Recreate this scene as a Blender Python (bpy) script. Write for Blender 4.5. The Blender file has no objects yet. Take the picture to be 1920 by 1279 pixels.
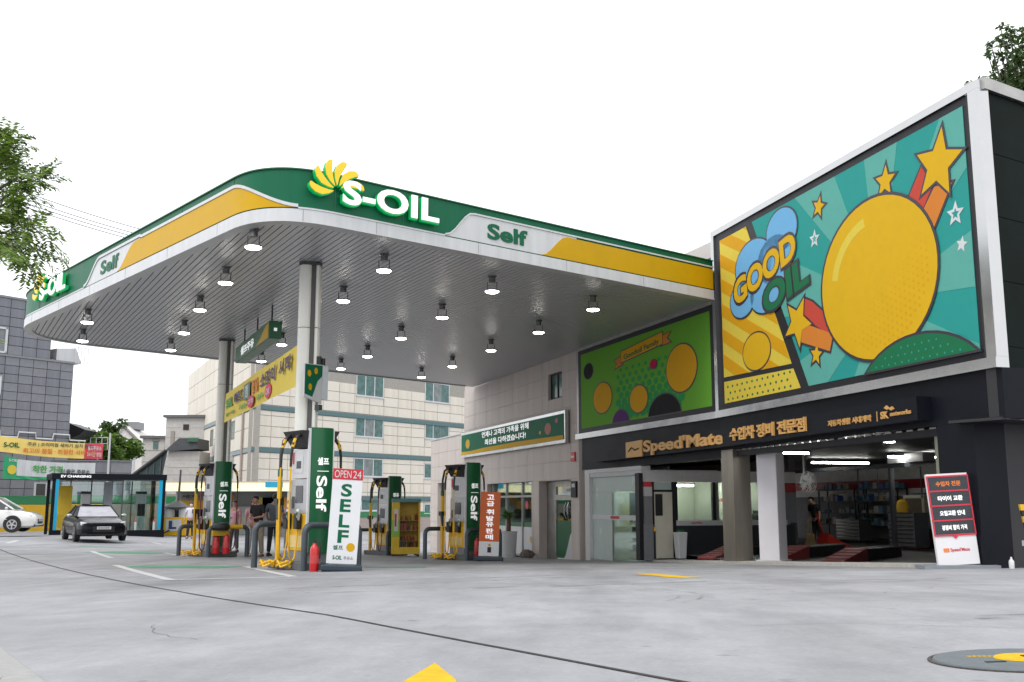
import bpy, bmesh, math, random
from mathutils import Vector, Matrix
random.seed(7)
R = math.radians
scene = bpy.context.scene
COL = scene.collection

# ------------------------------------------------------------------ camera
CAM_F, PITCH = 1920.0, math.atan(308.5 / 1920.0)
cam_d = bpy.data.cameras.new('camera')
cam_d.sensor_width = 36.0
cam_d.lens = 36.0
cam_d.clip_start = 0.05
cam_d.clip_end = 3000
cam = bpy.data.objects.new('camera', cam_d)
cam.location = (0, 0, 0)
cam.rotation_euler = (math.pi / 2 + PITCH, 0, 0)
COL.objects.link(cam)
scene.camera = cam

# ------------------------------------------------------------------ world: overcast daylight
SUN_EL, SUN_ROT = R(58), R(205)
world = bpy.data.worlds.new('World')
scene.world = world
world.use_nodes = True
wn = world.node_tree.nodes
wl = world.node_tree.links
wn.clear()
sky = wn.new('ShaderNodeTexSky')
sky.sky_type = 'NISHITA'
sky.sun_disc = False
sky.sun_elevation = SUN_EL
sky.sun_rotation = SUN_ROT
sky.air_density = 1.0
sky.dust_density = 3.0
cloud = wn.new('ShaderNodeTexNoise')
cloud.inputs['Scale'].default_value = 1.6
cloud.inputs['Detail'].default_value = 3
ramp = wn.new('ShaderNodeValToRGB')
ramp.color_ramp.elements[0].color = (9.2, 9.45, 9.8, 1)
ramp.color_ramp.elements[1].color = (10.4, 10.5, 10.6, 1)
mixw = wn.new('ShaderNodeMixRGB')
mixw.inputs['Fac'].default_value = 0.93
bg = wn.new('ShaderNodeBackground')
bg.inputs['Strength'].default_value = 0.095
wo = wn.new('ShaderNodeOutputWorld')
wl.new(cloud.outputs['Fac'], ramp.inputs['Fac'])
wl.new(sky.outputs['Color'], mixw.inputs['Color1'])
wl.new(ramp.outputs['Color'], mixw.inputs['Color2'])
wl.new(mixw.outputs['Color'], bg.inputs['Color'])
wl.new(bg.outputs['Background'], wo.inputs['Surface'])

sun_d = bpy.data.lights.new('sun', 'SUN')
sun_d.energy = 0.9
sun_d.angle = R(25)
sun_d.color = (1.0, 0.97, 0.92)
sun = bpy.data.objects.new('sun', sun_d)
# light comes from behind-left of the camera, high
sd = Vector((-0.30, -0.52, 0.80)).normalized()
sun.rotation_euler = sd.to_track_quat('Z', 'Y').to_euler()
sun.location = (-20, -20, 40)
COL.objects.link(sun)

scene.view_settings.view_transform = 'Standard'
try:
    scene.view_settings.look = 'None'
except Exception:
    pass
scene.view_settings.exposure = 0.78
scene.view_settings.gamma = 1.0
scene.view_settings.use_curve_mapping = False
scene.render.engine = 'CYCLES'
scene.cycles.use_denoising = True
scene.cycles.max_bounces = 8
scene.cycles.transparent_max_bounces = 12
scene.cycles.caustics_reflective = False
scene.cycles.caustics_refractive = False
scene.cycles.sample_clamp_indirect = 4.0

# ------------------------------------------------------------------ ground height (site falls away from the road)
def gz(x, y):
    y = min(max(y, -30.0), 52.0)
    x = min(max(x, -20.0), 9.0)
    return -0.5706 + 0.0407 * x - 0.02592 * y - 0.001814 * x * y - 0.000211 * y * y

cp, sp = math.cos(PITCH), math.sin(PITCH)
def at(px, py, Y):
    """survey helper: a point of the photograph at distance Y"""
    u = (px - 960) / CAM_F
    v = -(py - 639.5) / CAM_F
    r = Vector((u, cp - v * sp, sp + v * cp))
    return r * (Y / r.y)

# ------------------------------------------------------------------ materials
MATS = {}
def mat(name, col, rough=0.5, metal=0.0, var=0.08, scale=6.0, bump=0.0, bscale=60.0, emit=0.0, spec=0.5,
        coat=0.0, trans=0.0, alpha=1.0, ecol=None, streak=False):
    if name in MATS:
        return MATS[name]
    m = bpy.data.materials.new(name)
    m.use_nodes = True
    nt = m.node_tree
    b = nt.nodes['Principled BSDF']
    b.inputs['Roughness'].default_value = rough
    b.inputs['Metallic'].default_value = metal
    b.inputs['Specular IOR Level'].default_value = spec
    b.inputs['Coat Weight'].default_value = coat
    b.inputs['Transmission Weight'].default_value = trans
    b.inputs['Alpha'].default_value = alpha
    c4 = (col[0], col[1], col[2], 1)
    if emit:
        b.inputs['Emission Color'].default_value = (*(ecol or col), 1)
        b.inputs['Emission Strength'].default_value = emit
    if var > 0:
        tc = nt.nodes.new('ShaderNodeTexCoord')
        mp = nt.nodes.new('ShaderNodeMapping')
        if streak:
            mp.inputs['Scale'].default_value = (1, 1, 0.12)
        nt.links.new(tc.outputs['Object'], mp.inputs['Vector'])
        n1 = nt.nodes.new('ShaderNodeTexNoise')
        n1.inputs['Scale'].default_value = scale
        n1.inputs['Detail'].default_value = 6
        n1.inputs['Roughness'].default_value = 0.6
        nt.links.new(mp.outputs['Vector'], n1.inputs['Vector'])
        mr = nt.nodes.new('ShaderNodeMapRange')
        mr.inputs['From Min'].default_value = 0.3
        mr.inputs['From Max'].default_value = 0.7
        mr.inputs['To Min'].default_value = 1 - var
        mr.inputs['To Max'].default_value = 1 + var
        nt.links.new(n1.outputs['Fac'], mr.inputs['Value'])
        mx = nt.nodes.new('ShaderNodeVectorMath')
        mx.operation = 'SCALE'
        mx.inputs[0].default_value = col
        nt.links.new(mr.outputs['Result'], mx.inputs['Scale'])
        nt.links.new(mx.outputs['Vector'], b.inputs['Base Color'])
        mr2 = nt.nodes.new('ShaderNodeMapRange')
        mr2.inputs['To Min'].default_value = max(0.02, rough - 0.1)
        mr2.inputs['To Max'].default_value = min(1.0, rough + 0.1)
        nt.links.new(n1.outputs['Fac'], mr2.inputs['Value'])
        nt.links.new(mr2.outputs['Result'], b.inputs['Roughness'])
        if bump > 0:
            n2 = nt.nodes.new('ShaderNodeTexNoise')
            n2.inputs['Scale'].default_value = bscale
            n2.inputs['Detail'].default_value = 4
            nt.links.new(tc.outputs['Object'], n2.inputs['Vector'])
            bp = nt.nodes.new('ShaderNodeBump')
            bp.inputs['Strength'].default_value = bump
            bp.inputs['Distance'].default_value = 0.01
            nt.links.new(n2.outputs['Fac'], bp.inputs['Height'])
            nt.links.new(bp.outputs['Normal'], b.inputs['Normal'])
    else:
        b.inputs['Base Color'].default_value = c4
    MATS[name] = m
    return m

def glass_mat(name, tint=(0.75, 0.85, 0.83), opac=0.25, rough=0.03):
    """thin window glass: part clear, part reflecting"""
    m = bpy.data.materials.new(name)
    m.use_nodes = True
    nt = m.node_tree
    nt.nodes.clear()
    out = nt.nodes.new('ShaderNodeOutputMaterial')
    tr = nt.nodes.new('ShaderNodeBsdfTransparent')
    tr.inputs['Color'].default_value = (*tint, 1)
    gl = nt.nodes.new('ShaderNodeBsdfGlossy')
    gl.inputs['Roughness'].default_value = rough
    gl.inputs['Color'].default_value = (0.9, 0.95, 0.95, 1)
    lw = nt.nodes.new('ShaderNodeLayerWeight')
    lw.inputs['Blend'].default_value = 0.35
    mr = nt.nodes.new('ShaderNodeMapRange')
    mr.inputs['To Min'].default_value = opac * 0.4
    mr.inputs['To Max'].default_value = min(1, opac * 2.2)
    mx = nt.nodes.new('ShaderNodeMixShader')
    nt.links.new(lw.outputs['Fresnel'], mr.inputs['Value'])
    nt.links.new(mr.outputs['Result'], mx.inputs['Fac'])
    nt.links.new(tr.outputs[0], mx.inputs[1])
    nt.links.new(gl.outputs[0], mx.inputs[2])
    nt.links.new(mx.outputs[0], out.inputs['Surface'])
    MATS[name] = m
    return m

def concrete_mat():
    m = bpy.data.materials.new('concrete_apron')
    m.use_nodes = True
    nt = m.node_tree
    L = nt.links
    b = nt.nodes['Principled BSDF']
    tc = nt.nodes.new('ShaderNodeTexCoord')
    def noise(scale, sx=1, sy=1, rot=0, det=6, rgh=0.6):
        mp = nt.nodes.new('ShaderNodeMapping')
        mp.inputs['Scale'].default_value = (sx, sy, 1)
        mp.inputs['Rotation'].default_value = (0, 0, rot)
        L.new(tc.outputs['Object'], mp.inputs['Vector'])
        n = nt.nodes.new('ShaderNodeTexNoise')
        n.inputs['Scale'].default_value = scale
        n.inputs['Detail'].default_value = det
        n.inputs['Roughness'].default_value = rgh
        L.new(mp.outputs['Vector'], n.inputs['Vector'])
        return n.outputs['Fac']
    def rng(v, a, b_, c, d):
        r = nt.nodes.new('ShaderNodeMapRange')
        r.inputs['From Min'].default_value = a
        r.inputs['From Max'].default_value = b_
        r.inputs['To Min'].default_value = c
        r.inputs['To Max'].default_value = d
        L.new(v, r.inputs['Value'])
        return r.outputs['Result']
    def mul(a, b_):
        q = nt.nodes.new('ShaderNodeMath')
        q.operation = 'MULTIPLY'
        L.new(a, q.inputs[0])
        L.new(b_, q.inputs[1])
        return q.outputs[0]
    big = rng(noise(0.22), 0.3, 0.7, 0.80, 1.10)
    trowel = rng(noise(0.9, 1, 0.35, 0.5), 0.3, 0.7, 0.84, 1.09)
    tyre = rng(noise(0.7, 1.0, 0.16, -0.9, 5), 0.50, 0.70, 1.0, 0.74)
    tyre2 = rng(noise(0.6, 0.2, 1.0, 0.35, 5), 0.52, 0.72, 1.0, 0.78)
    fine = rng(noise(38, det=3), 0.3, 0.7, 0.92, 1.06)
    blot = rng(noise(2.6, 1, 0.5, 0.2, 6, .7), 0.35, 0.68, 1.06, 0.84)
    spot = rng(noise(5.5, det=2), 0.69, 0.75, 1.0, 0.72)
    v = mul(mul(mul(mul(big, trowel), mul(tyre, tyre2)), mul(fine, spot)), blot)
    # wave rings: curved tyre marks
    s = nt.nodes.new('ShaderNodeVectorMath')
    s.operation = 'SCALE'
    s.inputs[0].default_value = (0.315, 0.317, 0.336)
    L.new(v, s.inputs['Scale'])
    L.new(s.outputs['Vector'], b.inputs['Base Color'])
    L.new(rng(noise(1.4), 0.3, 0.7, 0.55, 0.8), b.inputs['Roughness'])
    bp = nt.nodes.new('ShaderNodeBump')
    bp.inputs['Strength'].default_value = 0.25
    bp.inputs['Distance'].default_value = 0.008
    L.new(noise(70, det=3), bp.inputs['Height'])
    L.new(bp.outputs['Normal'], b.inputs['Normal'])
    MATS['concrete_apron'] = m
    return m

GREEN = mat('sign_green', (0.003, 0.115, 0.054), 0.45, var=0.12, scale=3, streak=True, spec=.22)
GREEN_D = mat('deep_green', (0.004, 0.105, 0.035), 0.35, var=0.06, scale=3)
YEL = mat('sign_yellow', (0.58, 0.335, 0.004), 0.45, var=0.05, scale=2, spec=.2)
YEL2 = mat('machine_yellow', (0.70, 0.40, 0.010), 0.42, var=0.1, scale=5)
WHITE = mat('white_paint', (0.577, 0.585, 0.599), 0.4, var=0.09, scale=5, streak=True)
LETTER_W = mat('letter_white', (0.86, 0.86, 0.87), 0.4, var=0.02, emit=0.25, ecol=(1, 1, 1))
OFFWHITE = mat('off_white', (0.459, 0.451, 0.429), 0.5, var=0.06)
GREY_L = mat('light_grey', (0.48, 0.48, 0.49), 0.4, var=0.06)
GREY = mat('mid_grey', (0.2, 0.21, 0.22), 0.45, var=0.08)
GREY_D = mat('dark_grey', (0.055, 0.06, 0.066), 0.5, var=0.12)
GUARD = mat('guard_grey', (0.045, 0.06, 0.072), 0.42, var=0.15, scale=10)
BLACK = mat('black_plastic', (0.012, 0.012, 0.013), 0.45, var=0.15)
BLACK_M = mat('black_frame', (0.014, 0.014, 0.018), 0.5, var=0.08, spec=0.3)
NAVY = mat('navy_cladding', (0.006, 0.0075, 0.012), 0.5, var=0.12, scale=1.5, spec=0.16)
GOLD = mat('gold_letter', (0.60, 0.33, 0.10), 0.45, var=0.06)
STEEL = mat('brushed_steel', (0.50, 0.50, 0.50), 0.2, metal=1.0, var=0.03, scale=3)
STEEL_D = mat('dull_steel', (0.36, 0.355, 0.34), 0.38, metal=0.9, var=0.15, scale=4)
SOFFIT = mat('soffit_slat', (0.50, 0.505, 0.515), 0.36, metal=0.4, var=0)
GAP = mat('slat_gap', (0.03, 0.03, 0.032), 0.7, var=0.05)
COLM = mat('column_cladding', (0.78, 0.77, 0.71), 0.42, var=0.04, scale=2)
SEAM = mat('seam_dark', (0.10, 0.10, 0.095), 0.7, var=0.05)
STONE = mat('granite_beige', (0.55, 0.49, 0.45), 0.6, var=0.10, scale=3.5, bump=0.05, streak=True)
APT = mat('apartment_stone', (0.67, 0.62, 0.53), 0.65, var=0.10, scale=2.2, bump=0.05, streak=True)
APT2 = mat('apartment_stone_pale', (0.70, 0.65, 0.57), 0.65, var=0.05, scale=5)
JOINT = mat('joint_grey', (0.33, 0.31, 0.28), 0.8, var=0.1)
TEAL = mat('teal_band', (0.085, 0.165, 0.175), 0.6, var=0.1)
TILE_G = mat('grey_tile', (0.165, 0.172, 0.196), 0.5, var=0.16, scale=3, streak=True)
TILE_G2 = mat('grey_tile_pale', (0.195, 0.20, 0.222), 0.5, var=0.1, scale=4)
TILE_J = mat('tile_joint', (0.06, 0.062, 0.07), 0.8, var=0.1)
RED = mat('sign_red', (0.52, 0.018, 0.03), 0.4, var=0.05)
RED_E = mat('extinguisher_red', (0.50, 0.008, 0.012), 0.3, var=0.05, coat=0.3)
ORANGE = mat('poster_orange', (0.60, 0.115, 0.018), 0.5, var=0.05)
SKIN = mat('skin', (0.45, 0.25, 0.17), 0.55, var=0.08)
HAIR = mat('hair', (0.012, 0.009, 0.008), 0.5, var=0.2, scale=30)
TYRE = mat('tyre_rubber', (0.015, 0.015, 0.016), 0.8, var=0.15)
LAMP = mat('lamp_lens', (1, 0.96, 0.88), 0.4, var=0, emit=12.0, ecol=(1.0, 0.95, 0.86))
TUBE = mat('fluorescent_tube', (1, 1, 0.96), 0.4, var=0, emit=30.0, ecol=(1.0, 0.99, 0.93))
SHOPL = mat('shop_ceiling_lamp', (1, 1, .96), .4, var=0, emit=4.0, ecol=(1, .99, .94))
GLASS = glass_mat('window_glass')
GLASS_S = glass_mat('shelter_glass', (0.86, 0.92, 0.91), 0.22)
GLASS_D = glass_mat('dark_glass', (0.22, 0.30, 0.30), 0.35)
MIRROR_W = mat('apt_glass', (0.085, 0.165, 0.155), 0.15, var=0.4, scale=2.5, spec=0.25)
CONC = concrete_mat()
LINE_W = mat('line_white', (0.503, 0.503, 0.503), 0.7, var=0.14, scale=9)
LINE_G = mat('line_green', (0.07, 0.26, 0.14), 0.7, var=0.2, scale=7)
LINE_Y = mat('line_yellow', (0.60, 0.37, 0.006), 0.7, var=0.16, scale=14, spec=.2)

# ------------------------------------------------------------------ mesh builder
class MB:
    def __init__(s):
        s.v, s.f, s.m = [], [], []
        s.cur = 0
    def use(s, i):
        s.cur = i
        return s
    def add(s, vs, fs):
        o = len(s.v)
        s.v += [tuple(p) for p in vs]
        for f in fs:
            s.f.append([o + i for i in f])
            s.m.append(s.cur)
        return s
    def box(s, x0, x1, y0, y1, z0, z1):
        vs = [(x0, y0, z0), (x1, y0, z0), (x1, y1, z0), (x0, y1, z0), (x0, y0, z1), (x1, y0, z1), (x1, y1, z1), (x0, y1, z1)]
        return s.add(vs, [(3, 2, 1, 0), (4, 5, 6, 7), (0, 1, 5, 4), (1, 2, 6, 5), (2, 3, 7, 6), (3, 0, 4, 7)])
    def hexa(s, b, t):
        return s.add(list(b) + list(t), [(3, 2, 1, 0), (4, 5, 6, 7), (0, 1, 5, 4), (1, 2, 6, 5), (2, 3, 7, 6), (3, 0, 4, 7)])
    def face(s, pts):
        return s.add(pts, [tuple(range(len(pts)))])
    def prism(s, pts, z0, z1):
        n = len(pts)
        vs = [(p[0], p[1], z0) for p in pts] + [(p[0], p[1], z1) for p in pts]
        fs = [tuple(range(n - 1, -1, -1)), tuple(range(n, 2 * n))]
        fs += [(i, (i + 1) % n, n + (i + 1) % n, n + i) for i in range(n)]
        return s.add(vs, fs)
    def slab(s, pts, y0, y1):
        """polygon in local x,z thickened along y (y0 = front)"""
        n = len(pts)
        vs = [(p[0], y0, p[1]) for p in pts] + [(p[0], y1, p[1]) for p in pts]
        fs = [tuple(range(n)), tuple(range(2 * n - 1, n - 1, -1))]
        fs += [((i + 1) % n, i, n + i, n + (i + 1) % n) for i in range(n)]
        return s.add(vs, fs)
    def tube(s, path, r, seg=8, cap=True):
        path = [Vector(p) for p in path]
        rs = r if isinstance(r, (list, tuple)) else [r] * len(path)
        up = Vector((0, 0, 1))
        rings = []
        prev = None
        for i, p in enumerate(path):
            d = (path[min(i + 1, len(path) - 1)] - path[max(i - 1, 0)])
            if d.length < 1e-9:
                d = Vector((0, 0, 1))
            d.normalize()
            if prev is None:
                a = d.cross(up) if abs(d.dot(up)) < 0.95 else d.cross(Vector((1, 0, 0)))
            else:
                a = prev - d * prev.dot(d)
            a.normalize()
            prev = a
            b = d.cross(a)
            rings.append([p + (a * math.cos(2 * math.pi * k / seg) + b * math.sin(2 * math.pi * k / seg)) * rs[i] for k in range(seg)])
        vs = [q for rg in rings for q in rg]
        fs = []
        for i in range(len(rings) - 1):
            for k in range(seg):
                k2 = (k + 1) % seg
                fs.append((i * seg + k, i * seg + k2, (i + 1) * seg + k2, (i + 1) * seg + k))
        if cap:
            fs.append(tuple(range(seg - 1, -1, -1)))
            fs.append(tuple((len(rings) - 1) * seg + k for k in range(seg)))
        return s.add(vs, fs)
    def cyl(s, p0, p1, r0, r1=None, seg=12):
        return s.tube([p0, p1], [r0, r0 if r1 is None else r1], seg)
    def lathe(s, prof, c=(0, 0, 0), seg=16):
        vs, fs = [], []
        n = len(prof)
        for k in range(seg):
            a = 2 * math.pi * k / seg
            for r, z in prof:
                vs.append((c[0] + r * math.cos(a), c[1] + r * math.sin(a), c[2] + z))
        for k in range(seg):
            k2 = (k + 1) % seg
            for i in range(n - 1):
                fs.append((k * n + i, k2 * n + i, k2 * n + i + 1, k * n + i + 1))
        return s.add(vs, fs)
    def ball(s, c, r, seg=12, rings=8, sc=(1, 1, 1)):
        prof = [(max(1e-4, r * math.sin(math.pi * i / rings)), -r * math.cos(math.pi * i / rings)) for i in range(rings + 1)]
        o = len(s.v)
        s.lathe(prof, (0, 0, 0), seg)
        for i in range(o, len(s.v)):
            p = s.v[i]
            s.v[i] = (c[0] + p[0] * sc[0], c[1] + p[1] * sc[1], c[2] + p[2] * sc[2])
        return s
    def mesh(s, name, mats, smooth=False, recalc=True):
        me = bpy.data.meshes.new(name)
        me.from_pydata(s.v, [], s.f)
        if not isinstance(mats, (list, tuple)):
            mats = [mats]
        for m in mats:
            me.materials.append(m)
        me.polygons.foreach_set('material_index', s.m)
        if recalc:
            bm = bmesh.new()
            bm.from_mesh(me)
            bmesh.ops.recalc_face_normals(bm, faces=bm.faces)
            bm.to_mesh(me)
            bm.free()
        if smooth:
            me.polygons.foreach_set('use_smooth', [True] * len(me.polygons))
        me.update()
        return me
    def build(s, name, mats, parent=None, smooth=False, bevel=0.0, loc=None, rotz=0.0, recalc=True):
        o = bpy.data.objects.new(name, s.mesh(name, mats, smooth, recalc))
        COL.objects.link(o)
        if parent is not None:
            o.parent = parent
        if loc is not None:
            o.location = loc
        o.rotation_euler.z = rotz
        if bevel > 0:
            bv = o.modifiers.new('bevel', 'BEVEL')
            bv.width = bevel
            bv.segments = 2
            bv.limit_method = 'ANGLE'
            bv.angle_limit = R(40)
        if smooth:
            try:
                o.data.set_sharp_from_angle(angle=R(42))
            except Exception:
                pass
        return o

def tag(o, label=None, cat=None, group=None, kind=None):
    if label: o['label'] = label
    if cat: o['category'] = cat
    if group: o['group'] = group
    if kind: o['kind'] = kind
    return o

def thing(name, label, cat, loc=(0, 0, 0), rotz=0.0, group=None):
    o = bpy.data.objects.new(name, None)
    o.empty_display_size = 0.2
    COL.objects.link(o)
    o.location = loc
    o.rotation_euler.z = rotz
    return tag(o, label, cat, group)

def inst(src, parent, loc=None, name=None):
    o = src.copy()
    COL.objects.link(o)
    o.parent = parent
    if loc is not None:
        o.location = loc
    return o

def copy_tree(src, parent=None):
    o = src.copy()
    COL.objects.link(o)
    o.parent = parent
    for ch in list(src.children):
        copy_tree(ch, o)
    return o

TXT = {}
def text(body, x0, x1, z0, z1, y, m, parent, name='lettering', depth=0.004, bold=0.0, rot=False, font_space=1.0, shear=0.0, curve=None):
    """text fitted in the local x,z box, facing -y"""
    cu = bpy.data.curves.new('t', 'FONT')
    cu.body = body
    cu.size = 1.0
    cu.offset = bold
    cu.space_character = font_space
    cu.shear = shear
    cu.resolution_u = 4
    cu.align_x = 'CENTER'
    cu.space_line = 1.0
    to = bpy.data.objects.new('t', cu)
    COL.objects.link(to)
    dg = bpy.context.evaluated_depsgraph_get()
    me = bpy.data.meshes.new_from_object(to.evaluated_get(dg))
    bpy.data.objects.remove(to)
    bpy.data.curves.remove(cu)
    if len(me.vertices) == 0:
        return None
    pts = [(-v.co.y, v.co.x) if False else ((v.co.y, -v.co.x) if rot else (v.co.x, v.co.y)) for v in me.vertices]
    a0, a1 = min(p[0] for p in pts), max(p[0] for p in pts)
    b0, b1 = min(p[1] for p in pts), max(p[1] for p in pts)
    mb = MB()
    V = []
    for p in pts:
        xx = x0 + (p[0] - a0) / (a1 - a0) * (x1 - x0)
        zz = z0 + (p[1] - b0) / (b1 - b0) * (z1 - z0)
        if curve:
            xx, zz = curve(xx, zz)
        V.append((xx, zz))
    n = len(V)
    edges = {}
    for p in me.polygons:
        vs = list(p.vertices)
        for i in range(len(vs)):
            e = (vs[i], vs[(i + 1) % len(vs)])
            k = (min(e), max(e))
            edges.setdefault(k, []).append(e)
    vs3 = [(p[0], y - depth, p[1]) for p in V] + [(p[0], y, p[1]) for p in V]
    fs = [tuple(p.vertices) for p in me.polygons]
    for k, es in edges.items():
        if len(es) == 1:
            a, b = es[0]
            fs.append((b, a, n + a, n + b))
    mb.add(vs3, fs)
    bpy.data.meshes.remove(me)
    return mb.build(name, m, parent, recalc=False)

def star(cx, cz, r, rot=0.0, inner=0.45, n=5):
    return [(cx + (r if i % 2 == 0 else r * inner) * math.sin(rot + math.pi * i / n),
             cz + (r if i % 2 == 0 else r * inner) * math.cos(rot + math.pi * i / n)) for i in range(2 * n)]

def circ(cx, cz, r, n=32, sx=1.0):
    return [(cx + r * sx * math.cos(2 * math.pi * i / n), cz + r * math.sin(2 * math.pi * i / n)) for i in range(n)]

def clip(poly, a, b):
    """keep the part of poly left of a->b (Sutherland-Hodgman)"""
    out = []
    def side(p):
        return (b[0] - a[0]) * (p[1] - a[1]) - (b[1] - a[1]) * (p[0] - a[0])
    for i in range(len(poly)):
        p, q = poly[i], poly[(i + 1) % len(poly)]
        sp_, sq = side(p), side(q)
        if sp_ >= 0:
            out.append(p)
        if sp_ * sq < 0:
            t = sp_ / (sp_ - sq)
            out.append((p[0] + (q[0] - p[0]) * t, p[1] + (q[1] - p[1]) * t))
    return out

def clip_poly(poly, win):
    for i in range(len(win)):
        if len(poly) < 3:
            return []
        poly = clip(poly, win[i], win[(i + 1) % len(win)])
    return poly if len(poly) >= 3 else []

def rect(x0, x1, z0, z1):
    return [(x0, z0), (x1, z0), (x1, z1), (x0, z1)]

# ================================================================== GROUND
g = MB()
NX = [-600, -150, -60] + [-40 + 1.0 * i for i in range(66)] + [40, 90, 300, 600]
NY = [-300, -60, -20] + [-10 + 1.0 * i for i in range(80)] + [90, 150, 400, 1500]
vs = [(x, y, gz(x, y)) for y in NY for x in NX]
w = len(NX)
fs = [(j * w + i, j * w + i + 1, (j + 1) * w + i + 1, (j + 1) * w + i) for j in range(len(NY) - 1) for i in range(w - 1)]
g.add(vs, fs)
ground = tag(g.build('ground', CONC, smooth=True), kind='structure')

def strip_on_ground(pts, w_, dz, mb=None, n=10, w2=None):
    """a thin band following a polyline on the ground"""
    mb = mb or MB()
    L = []
    for i in range(len(pts) - 1):
        a, b = Vector(pts[i]), Vector(pts[i + 1])
        m_ = max(1, int((b - a).length / 0.5))
        for k in range(m_):
            L.append(a + (b - a) * k / m_)
    L.append(Vector(pts[-1]))
    vs = []
    for i, p in enumerate(L):
        d = (L[min(i + 1, len(L) - 1)] - L[max(0, i - 1)]).normalized()
        nrm = Vector((-d.y, d.x))
        ww = w_ if w2 is None else w_ + (w2 - w_) * i / (len(L) - 1)
        for sgn in (-0.5, 0.5):
            q = p + nrm * ww * sgn
            vs.append((q.x, q.y, gz(q.x, q.y) + dz))
    mb.add(vs, [(2 * i, 2 * i + 1, 2 * i + 3, 2 * i + 2) for i in range(len(L) - 1)])
    return mb

def poly_on_ground(pts, dz, mb=None):
    mb = mb or MB()
    return mb.add([(p[0], p[1], gz(p[0], p[1]) + dz) for p in pts], [tuple(range(len(pts)))])

# expansion joint across the apron
jt = []
random.seed(3)
for i in range(60):
    t = i / 59
    a = Vector((-19.0, 37.6)); b = Vector((-1.36, 8.0)); c = Vector((2.0, 1.3))
    p = a + (b - a) * (t / 0.8) if t < 0.8 else b + (c - b) * ((t - 0.8) / 0.2)
    jt.append((p.x + random.uniform(-.004, .004), p.y + random.uniform(-.01, .01)))
tag(strip_on_ground(jt, 0.05, 0.004, w2=0.024).build('expansion_joint', mat('joint_black', (0.03, 0.028, 0.026), 0.9, var=0.4, scale=20)), kind='structure')

# painted bays
mk = MB()
strip_on_ground([(-8.45, 22.3), (-5.05, 15.5)], 0.16, 0.004, mk)
strip_on_ground([(-5.45, 21.4), (-3.35, 16.1)], 0.15, 0.004, mk)
strip_on_ground([(-5.1, 15.5), (-3.4, 16.0)], 0.2, 0.004, mk)
strip_on_ground([(-13.0, 32.3), (-10.3, 26.9)], 0.16, 0.004, mk)
strip_on_ground([(-10.6, 31.9), (-9.1, 29.0)], 0.15, 0.004, mk)
strip_on_ground([(-2.7, 17.6), (-2.0, 17.75)], 0.11, 0.004, mk)
strip_on_ground([(-1.8, 17.6), (-0.45, 17.3)], 0.11, 0.004, mk)
strip_on_ground([(-0.9, 18.6), (-0.3, 18.5)], 0.11, 0.004, mk)
strip_on_ground([(-19.2, 40.5), (-18.2, 37.6)], 0.16, 0.004, mk)
strip_on_ground([(-15.8, 38.2), (-14.7, 38.0)], 0.14, 0.004, mk)
strip_on_ground([(-15.0, 43.5), (-13.9, 41.5)], 0.14, 0.004, mk)
tag(mk.build('bay_marking_white', LINE_W), kind='structure')
mg = MB()
strip_on_ground([(-7.9, 21.7), (-5.6, 20.9)], 1.0, 0.004, mg)
strip_on_ground([(-12.6, 31.9), (-10.4, 31.2)], 1.5, 0.004, mg)
strip_on_ground([(-2.9, 20.6), (-1.7, 20.7)], 0.5, 0.004, mg)
strip_on_ground([(-15.0, 36.4), (-13.4, 36.1)], 0.5, 0.004, mg)
tag(mg.build('bay_marking_green', LINE_G), kind='structure')
my = MB()
poly_on_ground([(-0.52, 3.4), (-0.15, 3.4), (-0.225, 4.27), (-0.352, 4.85), (-0.435, 4.27)], 0.004, my)
strip_on_ground([(1.93, 15.35), (2.12, 14.6), (2.18, 14.0), (2.34, 13.5)], 0.30, 0.004, my)
tag(my.build('yellow_marking', LINE_Y), kind='structure')

# tyre scuffs: faint rubber arcs
ts = MB()
def arc_pts(cx, cy, r, a0, a1, n=24):
    return [(cx + r * math.cos(a0 + (a1 - a0) * i / n), cy + r * math.sin(a0 + (a1 - a0) * i / n)) for i in range(n + 1)]
for (cx, cy, r, a0, a1) in ((-0.4, 9.6, 1.9, -0.5, 1.3), (-0.55, 9.6, 2.25, -0.6, 1.2), (-3.4, 11.2, 1.2, 0.2, 1.5)):
    strip_on_ground(arc_pts(cx, cy, r, a0, a1), 0.035, 0.003, ts)
scuff = bpy.data.materials.new('tyre_scuff')
scuff.use_nodes = True
nt = scuff.node_tree
pb = nt.nodes['Principled BSDF']
pb.inputs['Base Color'].default_value = (0.10, 0.10, 0.11, 1)
pb.inputs['Roughness'].default_value = 0.8
tcn = nt.nodes.new('ShaderNodeTexCoord')
nn = nt.nodes.new('ShaderNodeTexNoise'); nn.inputs['Scale'].default_value = 3.0; nn.inputs['Detail'].default_value = 8
mrn = nt.nodes.new('ShaderNodeMapRange')
mrn.inputs['From Min'].default_value = 0.42; mrn.inputs['From Max'].default_value = 0.75
mrn.inputs['To Min'].default_value = 0.0; mrn.inputs['To Max'].default_value = 0.45
nt.links.new(tcn.outputs['Object'], nn.inputs['Vector'])
nt.links.new(nn.outputs['Fac'], mrn.inputs['Value'])
nt.links.new(mrn.outputs['Result'], pb.inputs['Alpha'])
random.seed(12)
for k in range(9):
    x0, y0 = random.uniform(-3, 4), random.uniform(5.5, 15)
    a = random.uniform(-.5, .4)
    n_ = random.randint(2, 4)
    for s_ in (0, .16):
        strip_on_ground([(x0 + s_ * .3, y0 + s_), (x0 + s_ * .3 + math.cos(a) * n_ * .5, y0 + s_ + math.sin(a) * n_ * .5), (x0 + s_ * .3 + math.cos(a + .15) * n_, y0 + s_ + math.sin(a + .15) * n_)], random.uniform(.05, .12), .003, ts)
tag(ts.build('tyre_mark', scuff), kind='structure')
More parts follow.
